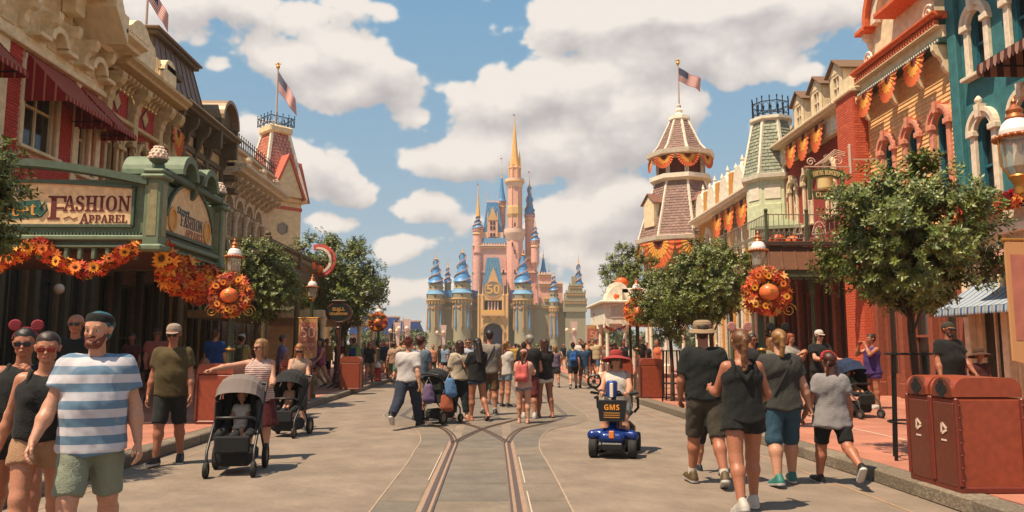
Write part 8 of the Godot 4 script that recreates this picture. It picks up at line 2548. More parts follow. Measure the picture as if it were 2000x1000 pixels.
func stroller(label: String, at: Vector3, turn: float, hood: Color, s := 1.0) -> Node3D:   # faces +z
	var t := thing("stroller", label, "stroller", at, turn, "strollers")
	t.scale = Vector3.ONE * s
	var fr := mat("stroller_frame", Color(0.16, 0.15, 0.15), 0.4, "fine", 0.3, 0.3); var bl := cloth_mat(Color(0.10, 0.10, 0.105))
	for x in [-0.26, 0.26]:
		wheel(t, Vector3(x, 0.09, 0.36), 0.09, 0.05); wheel(t, Vector3(x * 1.12, 0.15, -0.36), 0.15, 0.055)
		var b := MB.new()
		b.tube([Vector3(x, 0.12, 0.36), Vector3(x, 0.3, 0.34), Vector3(x, 0.62, -0.05), Vector3(x, 1.02, -0.5)], 0.017, 7); b.tube([Vector3(x * 1.1, 0.16, -0.36), Vector3(x, 0.56, 0.0)], 0.015, 7)
		part("side_frame", b, fr, t)
	var b := MB.new(); b.tube([Vector3(-0.26, 1.02, -0.5), Vector3(0, 1.05, -0.53), Vector3(0.26, 1.02, -0.5)], 0.02, 7)
	part("handle", b, fr, t)
	b = MB.new(); net([[Vector3(-0.17, 0.5, -0.12), Vector3(-0.17, 0.46, 0.2), 0.06, 0.05], [Vector3(0.17, 0.5, -0.12), Vector3(0.17, 0.46, 0.2), 0.06, 0.05], [Vector3(-0.15, 0.5, -0.16), Vector3(-0.16, 0.92, -0.26), 0.06, 0.05], [Vector3(0.15, 0.5, -0.16), Vector3(0.16, 0.92, -0.26), 0.06, 0.05], [Vector3(0, 0.5, -0.16), Vector3(0, 0.92, -0.26), 0.06, 0.05], [Vector3(0, 0.47, -0.1), Vector3(0, 0.45, 0.2), 0.05, 0.045], [Vector3(-0.13, 0.3, 0.26), Vector3(0.13, 0.3, 0.26), 0.03, 0.03], [Vector3(0, 0.44, 0.22), Vector3(0, 0.28, 0.27), 0.04, 0.03]], 0.022, 0.05, b)
	part("seat", b, bl, t)
	for x in [-0.235, 0.235]: boxp("side_panel", Vector3(x, 0.64, -0.12), Vector3(0.03, 0.42, 0.42), bl, t, 0.015)
	boxp("back_panel", Vector3(0, 0.74, -0.34), Vector3(0.46, 0.62, 0.04), bl, t, 0.02)
	boxp("foot_panel", Vector3(0, 0.36, 0.28), Vector3(0.4, 0.2, 0.05), bl, t, 0.02)
	b = MB.new(); b.box(Vector3(0, 0.2, -0.05), Vector3(0.44, 0.2, 0.56), 0.05)
	part("basket", b, bl, t)
	b = MB.new(); b.tube([Vector3(-0.24, 0.6, 0.0), Vector3(-0.2, 0.66, 0.2), Vector3(0.2, 0.66, 0.2), Vector3(0.24, 0.6, 0.0)], 0.018, 7)
	part("bumper_bar", b, fr, t)
	b = MB.new()   # the hood: a quarter barrel over the seat
	for i in 10:
		for k in 7:
			var q := []
			for e in [[i, k], [i + 1, k], [i + 1, k + 1], [i, k + 1]]:
				var f: float = PI * e[0] / 10; var g: float = lerpf(-0.9, 1.1, e[1] / 7.0)
				var rr: float = 0.36 * pow(maxf(sin(f), 0.0), 0.45) + 0.02 * (e[1] % 2)
				q.append(Vector3(-cos(f) * 0.27, 0.78 + rr * cos(g), -0.16 + rr * sin(g)))
			b.quad(q[0], q[3], q[2], q[1])
	part("hood", b, cloth_mat(hood), t)
	return t
func scooter():
	var t := thing("mobility_scooter", "blue mobility scooter with a lettered front basket", "scooter", Vector3(1.76, 0, -11.35), -14)
	var bl := mat("scooter_blue", Color(0.06, 0.16, 0.40), 0.25, "", 1.0, 0.2); var bk := mat("scooter_black", Color(0.055, 0.055, 0.06), 0.45, "fine", 0.3)
	for x in [-0.27, 0.27]:
		wheel(t, Vector3(x, 0.135, 0.42), 0.135, 0.11); wheel(t, Vector3(x, 0.135, -0.45), 0.135, 0.11)
	var b := MB.new(); b.box(Vector3(0, 0.17, 0.0), Vector3(0.42, 0.09, 1.1), 0.03); b.box(Vector3(0, 0.3, -0.42), Vector3(0.5, 0.24, 0.42), 0.08)
	part("deck", b, bk, t)
	b = MB.new(); net([[Vector3(-0.28, 0.3, 0.42), Vector3(-0.12, 0.34, 0.4), 0.075, 0.06], [Vector3(0.28, 0.3, 0.42), Vector3(0.12, 0.34, 0.4), 0.075, 0.06], [Vector3(-0.1, 0.28, 0.52), Vector3(0.1, 0.28, 0.52), 0.08, 0.08], [Vector3(0, 0.3, 0.45), Vector3(0, 0.52, 0.3), 0.08, 0.05]], 0.02, 0.06, b)
	part("front_shell", b, bl, t)
	boxp("orange_badge", Vector3(0, 0.33, 0.6), Vector3(0.07, 0.1, 0.02), mat("badge", Color(0.75, 0.42, 0.14), 0.5, ""), t, 0.008)
	boxp("bumper", Vector3(0, 0.17, 0.58), Vector3(0.3, 0.1, 0.06), bk, t, 0.02)
	b = MB.new(); b.tube([Vector3(0, 0.45, 0.34), Vector3(0, 0.82, 0.2)], 0.035, 8); b.tube([Vector3(-0.34, 0.87, 0.1), Vector3(-0.1, 0.84, 0.17), Vector3(0.1, 0.84, 0.17), Vector3(0.34, 0.87, 0.1)], 0.02, 7); b.box(Vector3(0, 0.86, 0.16), Vector3(0.22, 0.08, 0.12), 0.03)
	part("tiller", b, bk, t)
	b = MB.new(); b.prism([Vector2(-0.2, 0.78), Vector2(0.2, 0.78), Vector2(0.17, 0.5), Vector2(-0.17, 0.5)], 0.3, 0.52)
	var k := part("front_basket", b, bk, t)
	text(k, "GMS", 0.1, Vector3(0, 0.69, 0.523), mat("gms", Color(0.80, 0.52, 0.16), 0.6, ""), "Droid Sans", 0.004)
	b = MB.new()
	for i in 3: b.box(Vector3(0, 0.615 - i * 0.03, 0.522), Vector3(0.22, 0.012, 0.004))
	part("small_print", b, mat("gms2", Color(0.62, 0.42, 0.18), 0.6, ""), k)
	b = MB.new(); b.box(Vector3(0, 0.55, -0.3), Vector3(0.46, 0.09, 0.42), 0.04); b.box(Vector3(0, 0.86, -0.5), Vector3(0.44, 0.55, 0.08), 0.04); b.tube([Vector3(0, 0.4, -0.35), Vector3(0, 0.52, -0.33)], 0.05, 8)
	part("seat", b, bk, t)
	for x in [-0.3, 0.3]:
		b = MB.new(); b.tube([Vector3(x * 0.8, 0.55, -0.46), Vector3(x, 0.62, -0.46), Vector3(x, 0.78, -0.42), Vector3(x, 0.78, -0.12)], 0.02, 7)
		part("armrest", b, bk, t)
	var c := thing("cooler_cup", "blue insulated cup held on the scooter handlebar", "cup", Vector3(1.69, 0.8, -11.16), -14)
	b = MB.new(); b.lathe(Vector3.ZERO, [[0.05, 0], [0.075, 0.02], [0.08, 0.22], [0.06, 0.24]], 12)
	part("cup_body", b, mat("cup_blue", Color(0.10, 0.22, 0.50), 0.4, ""), c)
	boxp("white_stripe", Vector3(0, 0.11, 0.066), Vector3(0.05, 0.2, 0.04), mat("stripe", Color(0.80, 0.74, 0.64), 0.5, ""), c, 0.008)
	c = thing("clip_fan", "small round black fan clipped to the scooter handlebar", "fan", Vector3(1.45, 1.03, -11.25), -14)
	b = MB.new(); b.t = Transform3D(Basis(Vector3.RIGHT, PI / 2), Vector3.ZERO)
	b.lathe(Vector3.ZERO, [[0.075, -0.03], [0.1, -0.02], [0.105, 0.0], [0.1, 0.02], [0.085, 0.03]], 20); b.lathe(Vector3.ZERO, [[0.03, 0.02], [0.03, 0.03], [0, 0.035]], 10)
	for i in 8: b.bar(Vector3(0, 0.028, 0), Vector3(sin(TAU * i / 8) * 0.09, 0.026, cos(TAU * i / 8) * 0.09), 0.006, 0.006)
	part("fan_cage", b, bk, c)
	b = MB.new(); b.tube([Vector3(0, -0.1, 0), Vector3(0.06, -0.14, -0.02)], 0.012, 6)
	part("clip", b, bk, c)
func street_things():
	lamp("green and gold street lamp with an autumn wreath, beside the marquee", Vector3(-4.8, 0.15, -14.45))
	lamp("street lamp with a rosy banner, between two street trees", Vector3(-5.0, 0.15, -21.6))
	lamp("distant street lamp with a wreath, near the red hydrant", Vector3(-4.9, 0.15, -33.6), 0.94)
	lamp("street lamp with an autumn wreath, before the copper porch", Vector3(4.6, 0.15, -13.3))
	lamp("two-armed street lamp beside the riveted pair of bins", Vector3(4.64, 0.15, -6.2), 1.02, true)
	lamp("street lamp half hidden by clipped trees, beside a single bin", Vector3(4.15, 0.15, -22.4))
	lamp("distant street lamp with a rosy banner, by the white porch", Vector3(5.1, 0.15, -38.5))
	wreath("autumn wreath with a pumpkin on the lamp beside the marquee", Vector3(-4.78, 2.47, -14.3), 0.4, 0)
	wreath("autumn wreath with a pumpkin on the lamp near the hydrant", Vector3(-4.9, 2.62, -33.4), 0.42, 0)
	wreath("autumn wreath with a pumpkin on the lamp before the copper porch", Vector3(4.66, 2.46, -13.12), 0.42, 0)
	wreath("autumn wreath half hidden in the clipped trees", Vector3(4.15, 2.55, -22.2), 0.42, 0)
	hang_banner("rosy banner with a pale fifty, on the lamp between street trees", Vector3(-5.04, 1.2, -21.42), 0.5, 1.1)
	hang_banner("rosy banner on the distant lamp by the white porch", Vector3(5.0, 1.25, -38.3), 0.85, 1.35)
	hang_banner("large rosy and gold banner beside the riveted pair of bins", Vector3(4.4, 1.34, -6.2), 0.46, 1.02, 0, "5")
	bin("rust red bin behind the person in olive", Vector3(-5.0, 0.15, -14.6)); bin("rust red bin below the rosy banner", Vector3(-5.05, 0.15, -20.3), 0.7); bin("rust red bin beside the oval sign", Vector3(-4.65, 0.15, -26.0))
	bin("rust red riveted bin, the nearer of the pair by the kerb", Vector3(4.69, 0.15, -7.57), 0.42); bin("rust red riveted bin, the farther of the pair by the kerb", Vector3(4.69, 0.15, -8.02), 0.42)
	bin("rust red bin beside the iron tree guard", Vector3(4.32, 0.15, -21.6)); bin("rust red bin behind the rider in the red hat", Vector3(4.0, 0.15, -24.6))
	# hydrant
	var t := thing("fire_hydrant", "red fire hydrant with a white cap by the kerb", "hydrant", Vector3(-4.75, 0.15, -32.6))
	var b := MB.new(); b.lathe(Vector3.ZERO, [[0.16, 0], [0.16, 0.06], [0.11, 0.1], [0.11, 0.5], [0.14, 0.52], [0.14, 0.56]], 12)
	for x in [-1.0, 1.0]: b.tube([Vector3(0, 0.38, 0), Vector3(x * 0.18, 0.38, 0)], 0.055, 8)
	part("barrel", b, mat("hydrant", Color(0.60, 0.08, 0.09), 0.4, "worn", 0.4), t)
	b = MB.new(); b.lathe(Vector3.ZERO, [[0.13, 0.56], [0.12, 0.66], [0.06, 0.74], [0.03, 0.8], [0, 0.8]], 12)
	part("cap", b, mat("white", Color(0.86, 0.80, 0.72)), t)
	# the oval sign
	t = thing("oval_sign", "dark oval sign with gold lettering on a brown turned post", "sign", Vector3(-5.35, 0.15, -27.2))
	var br := mat("sign_brown", Color(0.30, 0.15, 0.10), 0.45, "worn", 0.5)
	b = MB.new(); b.lathe(Vector3.ZERO, [[0.22, 0], [0.22, 0.2], [0.16, 0.26], [0.13, 0.5], [0.09, 0.58], [0.075, 2.0], [0.1, 2.05], [0.06, 2.1], [0.06, 2.3]], 12)
	part("post", b, br, t)
	b = MB.new(); b.t = Transform3D(Basis.from_scale(Vector3(0.46, 0.36, 0.3)) * Basis(Vector3.RIGHT, PI / 2), Vector3(0, 2.58, 0))
	b.lathe(Vector3.ZERO, [[0, -0.3], [0.9, -0.3], [1.0, -0.2], [1.0, 0.2], [0.92, 0.3], [0.86, 0.24], [0, 0.24]], 28)
	var ov := part("oval_frame", b, br, t)
	b = MB.new(); b.t = Transform3D(Basis.from_scale(Vector3(0.39, 0.30, 1)), Vector3(0, 2.58, 0)); b.prism(arc(0, 0, 1, 0, TAU * 0.97, 26), 0.07, 0.08)
	part("oval_board", b, mat("sign_black", Color(0.06, 0.09, 0.07), 0.4, "fine", 0.4), ov)
	var gt := mat("sign_gold", Color(0.78, 0.56, 0.25), 0.5, "fine", 0.3)
	text(t, "HALL", 0.15, Vector3(0, 2.69, 0.085), gt); text(t, "of", 0.07, Vector3(0, 2.61, 0.085), gt); text(t, "CHAMPIONS", 0.12, Vector3(0, 2.53, 0.085), gt, "Droid Serif", 0.01, true, 0.82)
	boxp("hood", Vector3(0, 2.98, 0), Vector3(0.5, 0.06, 0.22), br, t, 0.03)
	# cream colonnade on the left pavement
	t = thing("cream_colonnade", "cream porch with turned posts behind the oval sign", "porch", Vector3(-6.3, 0.15, -29.0))
	var iv := mat("ivory", Color(0.84, 0.74, 0.58))
	for z in [0.0, -4.0, -8.0, -12.0]:
		b = MB.new(); b.lathe(Vector3(0, 0, z), [[0.2, 0], [0.2, 0.2], [0.15, 0.25], [0.15, 0.75], [0.18, 0.8], [0.1, 0.9], [0.085, 2.1], [0.12, 2.2], [0.16, 2.45]], 12)
		part("turned_post", b, iv, t)
	boxp("beam", Vector3(-2.4, 2.6, -6.0), Vector3(5.0, 0.3, 12.4), iv, t, 0.03)
	# iron tree guards
	for q in [[4.62, -20.2, "clipped tree behind the single bin"], [5.15, -9.6, "big tree beside the pair of bins"]]:
		t = thing("tree_guard", "black iron guard round the " + q[2], "tree guard", Vector3(q[0], 0.15, q[1]), 20, "iron tree guards")
		for k in 4:
			b = MB.new(); b.bar(Vector3(0.3, 0, 0).rotated(Vector3.UP, k * PI / 2), Vector3(0.24, 1.3, 0).rotated(Vector3.UP, k * PI / 2), 0.03, 0.03)
			part("upright", b, mat("iron", Color(0.09, 0.085, 0.08)), t)
		for y in [0.45, 1.28]:
			b = MB.new()
			var ring := []
			for k in 17: ring.append(Vector3(sin(TAU * k / 16) * 0.275, y, cos(TAU * k / 16) * 0.275))
			b.tube(ring, 0.013, 5, false)
			part("hoop", b, mat("iron", Color(0.09, 0.085, 0.08)), t)
	# trees
	tree("dark glossy street tree beside the lettered marquee", Vector3(-6.15, 0.15, -8.7), 1.9, Vector3(0.82, 0.92, 0.82), Vector3(0, 3.0, 0), 3000, 0.075, 3)
	tree("big glossy street tree behind the pair of bins", Vector3(5.22, 0.15, -9.6), 1.6, Vector3(1.0, 1.0, 1.0), Vector3(0, 2.7, 0), 4000, 0.075, 4)
	tree("round clipped street tree behind the marquee lamp", Vector3(-6.0, 0.15, -20.0), 1.75, Vector3(0.92, 1.08, 0.95), Vector3(0, 2.95, 0), 3000, 0.085, 5)
	tree("tall street tree behind the oval sign", Vector3(-5.7, 0.15, -30.4), 1.7, Vector3(1.5, 1.8, 1.5), Vector3(0, 3.6, 0), 3600, 0.11, 6, Color(0.34, 0.38, 0.14))
	tree("tall street tree over the cream colonnade", Vector3(-7.6, 0.15, -34.5), 2.2, Vector3(1.6, 2.0, 1.6), Vector3(0, 4.4, 0), 2600, 0.12, 7, Color(0.36, 0.40, 0.15))
	tree("round clipped street tree behind the copper porch lamp", Vector3(4.95, 0.15, -17.6), 1.75, Vector3(1.0, 0.98, 1.0), Vector3(0, 2.8, 0), 3200, 0.08, 8)
	tree("round clipped street tree in the iron guard", Vector3(4.62, 0.15, -20.2), 1.6, Vector3(0.95, 0.85, 0.95), Vector3(0, 2.5, 0), 2600, 0.08, 9, Color(0.34, 0.37, 0.15))
	tree("tall street tree behind the mauve tower buntings", Vector3(6.6, 0.15, -37.5), 3.0, Vector3(1.3, 1.7, 1.3), Vector3(0, 4.6, 0), 2200, 0.12, 10, Color(0.36, 0.40, 0.15))
	# garlands
	var au := [lin(0.80, 0.30, 0.10), lin(0.66, 0.17, 0.09), lin(0.86, 0.48, 0.14), lin(0.88, 0.60, 0.22), lin(0.72, 0.26, 0.12)]
	garland("orange leaf garland looped under the lettered marquee side", [Vector3(-8.9, 2.85, -13.72), Vector3(-8.4, 3.05, -13.72), Vector3(-7.98, 3.3, -13.72), Vector3(-7.6, 3.0, -13.72), Vector3(-7.1, 2.84, -13.72), Vector3(-6.66, 3.05, -13.72), Vector3(-6.3, 3.25, -13.72)], 0.14, 190, au, 9)
	garland("full orange garland under the street front of the marquee", [Vector3(-5.95, 3.15, -14.1), Vector3(-5.95, 2.72, -14.6), Vector3(-5.95, 3.05, -15.1), Vector3(-5.95, 2.6, -15.7), Vector3(-5.95, 3.0, -16.2), Vector3(-5.95, 2.65, -16.8)], 0.24, 230, au, 9)
	garland("red and orange flowers in the teal house window box", [Vector3(10.92, 4.5, -18.0), Vector3(10.9, 4.62, -17.0), Vector3(10.9, 4.6, -16.0), Vector3(10.9, 4.6, -14.8)], 0.2, 170, [lin(0.78, 0.14, 0.12), lin(0.84, 0.34, 0.14), lin(0.80, 0.5, 0.2), lin(0.35, 0.12, 0.25)], 8)
# ---------------------------------------------------------------- people
const WA := {"al": [-18, 8, 14, 0], "ar": [20, 8, 26, 0], "ll": [20, 6, -10], "lr": [-18, 16, 20]}
const WB := {"al": [20, 8, 26, 0], "ar": [-18, 8, 14, 0], "ll": [-18, 16, 20], "lr": [20, 6, -10]}
const ST := {"al": [3, 7, 12, 0], "ar": [6, 8, 20, 0], "ll": [3, 2, 0], "lr": [-4, 3, 2]}
func C(r: float, g: float, b: float) -> Color: return Color(r, g, b)
func P(label: String, x: float, d: float, h: float, face: float, pose: Dictionary, top: Array, bot: Array, hair: Array, more := {}) -> Node3D:
	var o := {"label": label, "x": x, "d": d, "h": h, "face": face, "pose": pose, "y": 0.15 if x < -4.6 or x > kerb_r(d) else 0.0}
	if top: o["top"] = {"kind": top[0], "col": top[1]}.merged(top[2] if top.size() > 2 else {})
	if bot: o["bottom"] = {"kind": bot[0], "len": bot[1], "col": bot[2]}.merged(bot[3] if bot.size() > 3 else {})
	if hair: o["hair"] = {"kind": hair[0], "col": hair[1]}.merged(hair[2] if hair.size() > 2 else {})
	o.merge(more, true)
	return person(o)
func stripes(key: String, a: Color, b: Color, period: float, share: float) -> StandardMaterial3D:   # woven bands across a shirt
	var im := Image.create(4, 64, false, Image.FORMAT_RGB8)
	im.fill(a)
	im.fill_rect(Rect2i(0, 0, 4, int(64 * share)), b)
	var m := StandardMaterial3D.new()
	m.albedo_texture = ImageTexture.create_from_image(im)
	m.uv1_triplanar = true; m.uv1_scale = Vector3.ONE / period; m.roughness = 0.9
	mats[key] = m
	return m
func people():
	var blk := C(0.055, 0.055, 0.06); var gry := C(0.36, 0.35, 0.33); var brn := C(0.22, 0.13, 0.08); var bld := C(0.62, 0.44, 0.24)
	var wht := C(0.78, 0.74, 0.70); var dnm := C(0.24, 0.34, 0.44); var khk := C(0.58, 0.48, 0.36)
	var nr := {"lod": "near"}; var fn := {"lod": "near", "fem": true}; var fm := {"fem": true}
	# the near left three
	P("person in a blue and white banded shirt, sage shorts and black head scarf", -2.74, 5.5, 1.75, 18, {"al": [-6, 14, 22, 10], "ar": [10, 16, 22, 0], "ll": [-12, 14, 14], "lr": [18, 6, -8], "head": -18}, ["tee", wht, {"mat": stripes("banded", C(0.74, 0.72, 0.74), C(0.36, 0.47, 0.56), 0.115, 0.5), "hem": -0.06, "loose": 1.2}], ["shorts", 0.95, C(0.50, 0.52, 0.45), {"loose": 1.35}], ["short", C(0.08, 0.36, 0.42)], {"lod": "near", "girth": 1.02, "hat": {"kind": "scarf", "col": C(0.07, 0.065, 0.06)}, "beard": C(0.46, 0.19, 0.08), "skin": 4, "shoe": wht})
	P("person in a black tank top and beige shorts with rose-tinted sunglasses", -3.22, 5.75, 1.62, 24, {"al": [16, 8, 12, 0], "ar": [-16, 14, 12, 0], "ll": [-14, 12, 14], "lr": [18, 8, -8], "nod": 4}, ["tank", blk, {"hem": 0.02}], ["shorts", 0.42, C(0.64, 0.49, 0.37), {"loose": 1.4}], ["pony", brn], {"lod": "near", "fem": true, "glasses": true, "lens": C(0.45, 0.10, 0.08), "skin": 0, "sandal": true})
	P("person in black with a hand to the mouth and a rosy ear headband", -3.74, 6.35, 1.66, 30, {"al": [28, 6, 138, 35], "ar": [-6, 10, 20, 0], "ll": [14, 6, -6], "lr": [-14, 14, 16], "head": -10}, ["tank", blk], ["shorts", 0.5, C(0.10, 0.10, 0.11)], ["short", C(0.10, 0.06, 0.05), {"ears": C(0.55, 0.16, 0.20)}], {"lod": "near", "fem": true, "glasses": true, "girth": 1.12, "skin": 1, "sandal": true})
	P("person in a black shirt standing in the shade behind the banded shirt", -4.95, 9.4, 1.75, 15, ST, ["tee", blk], ["pants", 1.9, C(0.08, 0.08, 0.09)], ["bald", brn], {"glasses": true, "skin": 1})
	P("person in an olive shirt, charcoal shorts and pale cap, striding off the kerb", -4.22, 10.45, 1.80, 10, {"al": [4, 9, 14, 0], "ar": [-6, 10, 14, 0], "ll": [-8, 6, 6], "lr": [12, 6, -4], "nod": 6}, ["tee", C(0.31, 0.255, 0.13)], ["shorts", 0.98, C(0.105, 0.11, 0.10), {"loose": 1.25}], ["short", brn], {"lod": "near", "glasses": true, "hat": {"kind": "cap", "col": C(0.60, 0.53, 0.47)}, "skin": 1, "shoe": C(0.09, 0.08, 0.08)})
	P("person in a pink shirt and dark cap walking in the shop shade", -8.2, 19.3, 1.85, 30, WA, ["tee", C(0.62, 0.33, 0.28)], ["shorts", 0.9, blk], ["short", brn], {"hat": {"kind": "cap", "col": C(0.22, 0.18, 0.15)}, "glasses": true, "girth": 1.15, "skin": 1})
	P("person in a maroon shirt in the shade behind the pink shirt", -9.3, 20.4, 1.72, 10, ST, ["tee", C(0.32, 0.12, 0.11)], ["shorts", 0.9, blk], ["long", C(0.08, 0.06, 0.05)], {"fem": true, "skin": 2})
	P("person in a bright blue shirt behind the bin by the wreathed lamp", -6.75, 19.2, 1.80, 175, ST, ["tee", C(0.06, 0.24, 0.46)], ["shorts", 0.9, C(0.2, 0.19, 0.18)], ["short", C(0.34, 0.2, 0.12)], {"girth": 1.1})
	P("person in a pale yellow shirt and white cap under the clipped tree", -7.0, 22.0, 1.76, 165, WA, ["tee", C(0.66, 0.60, 0.36)], ["shorts", 0.9, khk], ["short", brn], {"hat": {"kind": "cap", "col": wht}, "bag": {"kind": "backpack", "col": C(0.28, 0.26, 0.16)}})
	P("person in a lilac shirt and grey cap beside the rosy banner", -6.3, 23.6, 1.76, 110, WA, ["tee", C(0.46, 0.43, 0.60)], ["shorts", 0.9, C(0.2, 0.22, 0.3)], ["short", brn], {"hat": {"kind": "cap", "col": C(0.34, 0.34, 0.36)}})
	P("person in a rose swimsuit-style dress standing by the oval sign", -5.75, 26.4, 1.70, -60, WB, ["tank", C(0.58, 0.26, 0.38)], ["shorts", 0.22, C(0.58, 0.26, 0.38)], ["long", brn], fm)
	P("person with a lilac jacket round the waist by the oval sign", -6.05, 26.9, 1.66, -70, WA, ["tee", C(0.60, 0.50, 0.62), {"hem": -0.1}], ["shorts", 0.5, blk], ["long", C(0.12, 0.08, 0.06)], fm)
	# strollers and those who push them
	stroller("grey-hooded stroller with a child in it, before the pointing person", Vector3(-3.12, 0, -9.75), 8, C(0.46, 0.41, 0.39), 1.02)
	P("small person in white sitting in the grey-hooded stroller", -3.13, 9.92, 0.82, 8, {"al": [30, 10, 50, 0], "ar": [30, 10, 50, 0], "ll": [70, 62, 0], "lr": [64, 56, 0], "lean": -8, "nod": 18}, ["tee", wht], ["shorts", 0.7, wht], ["short", bld], {"seat": 0.57, "skin": 4, "sandal": true})
	P("person in a striped top and crimson skirt pointing across the street", -3.24, 11.0, 1.62, 15, {"ar": [20, 82, 14, 0, "point"], "al": [34, 6, 50, 0, "grip"], "ll": [4, 3, 0], "lr": [-6, 5, 4], "head": -50, "lean": 4}, ["tank", wht, {"mat": stripes("fine_stripes", C(0.76, 0.70, 0.66), C(0.50, 0.20, 0.20), 0.028, 0.42)}], ["skirt", 1.05, C(0.31, 0.03, 0.06), {"loose": 1.35, "rise": 0.07}], ["bob", bld], {"lod": "near", "fem": true, "girth": 1.12, "skin": 4, "sandal": true, "glasses": true})
	stroller("black stroller with a beige-clad baby, pushed by the person in beige", Vector3(-3.55, 0, -13.75), -6, C(0.10, 0.10, 0.10), 0.98)
	P("tiny person in a beige romper sitting in the black stroller", -3.55, 13.85, 0.74, -6, {"al": [24, 12, 40, 0], "ar": [24, 12, 40, 0], "ll": [66, 60, 0], "lr": [60, 54, 0], "lean": -6}, ["tee", C(0.66, 0.50, 0.40)], ["shorts", 0.6, C(0.66, 0.50, 0.40)], ["bald", bld], {"seat": 0.56, "skin": 4, "sandal": true})
	P("person in a beige top pushing the black stroller", -3.62, 14.75, 1.58, 12, {"al": [36, 8, 52, 0, "grip"], "ar": [36, 8, 52, 0, "grip"], "ll": [8, 4, 0], "lr": [-10, 8, 8], "nod": 14, "lean": 6}, ["tank", C(0.66, 0.56, 0.48)], ["shorts", 0.5, C(0.3, 0.32, 0.4)], ["long", C(0.66, 0.40, 0.18), {"len": 0.22}], {"fem": true, "glasses": true, "skin": 4})
	# the group in the middle of the road
	P("person in a white uniform shirt, black belt and navy trousers walking away", -1.62, 15.1, 1.76, 168, {"al": [22, 8, 14, 0], "ar": [-20, 10, 12, 0], "ll": [-30, 26, 34], "lr": [24, 8, -6]}, ["tee", C(0.74, 0.71, 0.70), {"sleeve": 0.8, "hem": -0.01}], ["pants", 1.95, C(0.12, 0.15, 0.23), {"loose": 1.25, "belt": true}], ["bun", C(0.40, 0.14, 0.08)], {"fem": true, "girth": 1.18, "skin": 4, "shoe": blk})
	P("person in a dusty blue shirt behind the uniformed person", -1.52, 16.4, 1.74, 160, ST, ["tee", C(0.34, 0.40, 0.46)], ["shorts", 0.9, khk], ["curly", C(0.30, 0.13, 0.07)], {})
	var wg := stroller("loaded black stroller with bright shopping bags hung on it", Vector3(-1.05, 0, -16.1), 150, C(0.08, 0.08, 0.09), 0.95)
	for e in [[-0.85, 0.62, "blue", C(0.30, 0.44, 0.60), 0.16], [-0.92, 0.34, "orange", C(0.62, 0.32, 0.22), 0.17], [-1.28, 0.5, "violet", C(0.40, 0.32, 0.46), 0.14]]:
		var bg := thing("shopping_bag", "%s shopping bag hanging from the loaded stroller" % e[2], "bag", Vector3(e[0], e[1], -15.72), 0, "shopping bags on the loaded stroller")
		var b := MB.new(); net([[Vector3(-e[4] * 0.4, 0, 0), Vector3(-e[4] * 0.3, 0.24, 0), 0.08, 0.04], [Vector3(0, 0, 0), Vector3(0, 0.22, 0), 0.085, 0.05], [Vector3(e[4] * 0.4, 0, 0), Vector3(e[4] * 0.3, 0.24, 0), 0.08, 0.04]], 0.025, 0.08, b, 0.012)
		part("sack", b, cloth_mat(e[3]), bg)
		b = MB.new(); b.tube([Vector3(-0.06, 0.28, 0), Vector3(0, 0.42, 0), Vector3(0.06, 0.28, 0)], 0.01, 5)
		part("handles", b, cloth_mat(wht), bg)
	P("person in a cream blouse and long teal trousers beside the loaded stroller", -0.72, 17.0, 1.66, 205, {"al": [10, 8, 60, 10], "ar": [4, 8, 20, 0], "ll": [6, 4, 0], "lr": [-6, 5, 4]}, ["tee", C(0.72, 0.65, 0.56), {"sleeve": 0.9, "loose": 1.3}], ["pants", 1.9, C(0.05, 0.13, 0.15), {"loose": 1.5}], ["long", C(0.26, 0.12, 0.08), {"len": 0.2}], {"fem": true, "girth": 1.15, "skin": 4, "sandal": true, "bag": {"kind": "cross", "col": C(0.25, 0.3, 0.34), "side": -1.0}})
	P("person in a black shirt and denim shorts, one heel raised", -0.33, 16.5, 1.70, 205, {"al": [30, 8, 75, 10], "ar": [30, 8, 75, 20], "ll": [4, 3, 0], "lr": [-8, 26, 26], "nod": 14}, ["tee", blk, {"sleeve": 0.8, "loose": 1.3, "hem": -0.05}], ["shorts", 0.32, dnm], ["long", C(0.13, 0.07, 0.05), {"len": 0.42}], {"fem": true, "skin": 1, "sandal": true})
	P("tall person in a grey shirt and brown shorts with a shoulder strap", -0.08, 17.9, 1.90, 185, ST, ["tee", C(0.52, 0.48, 0.44)], ["shorts", 1.0, C(0.40, 0.28, 0.16)], ["short", C(0.14, 0.08, 0.05)], {"bag": {"kind": "cross", "col": blk}, "sock": wht})
	P("person in a black shirt and maroon shorts, arm stretched out", 0.78, 17.0, 1.78, 175, {"al": [10, 8, 30, 0], "ar": [10, 8, 20, 0], "ll": [3, 2, 0], "lr": [-4, 3, 2], "head": 30}, ["tee", blk], ["shorts", 1.05, C(0.40, 0.13, 0.14), {"loose": 1.3}], ["short", C(0.62, 0.58, 0.54)], {"girth": 1.1, "shoe": wht})
	P("short person in a pale pink cap, denim shorts and a rosy backpack", 0.62, 15.9, 1.46, 165, {"al": [4, 6, 12, 0], "ar": [40, 10, 60, 0], "ll": [4, 3, 0], "lr": [-4, 4, 2]}, ["tee", C(0.78, 0.60, 0.54), {"hem": -0.04}], ["shorts", 0.3, C(0.40, 0.48, 0.54)], ["pony", C(0.42, 0.24, 0.13)], {"fem": true, "skin": 4, "sandal": true, "hat": {"kind": "cap", "col": C(0.72, 0.50, 0.46)}, "bag": {"kind": "backpack", "col": C(0.74, 0.34, 0.32), "strap": C(0.74, 0.3, 0.3)}})
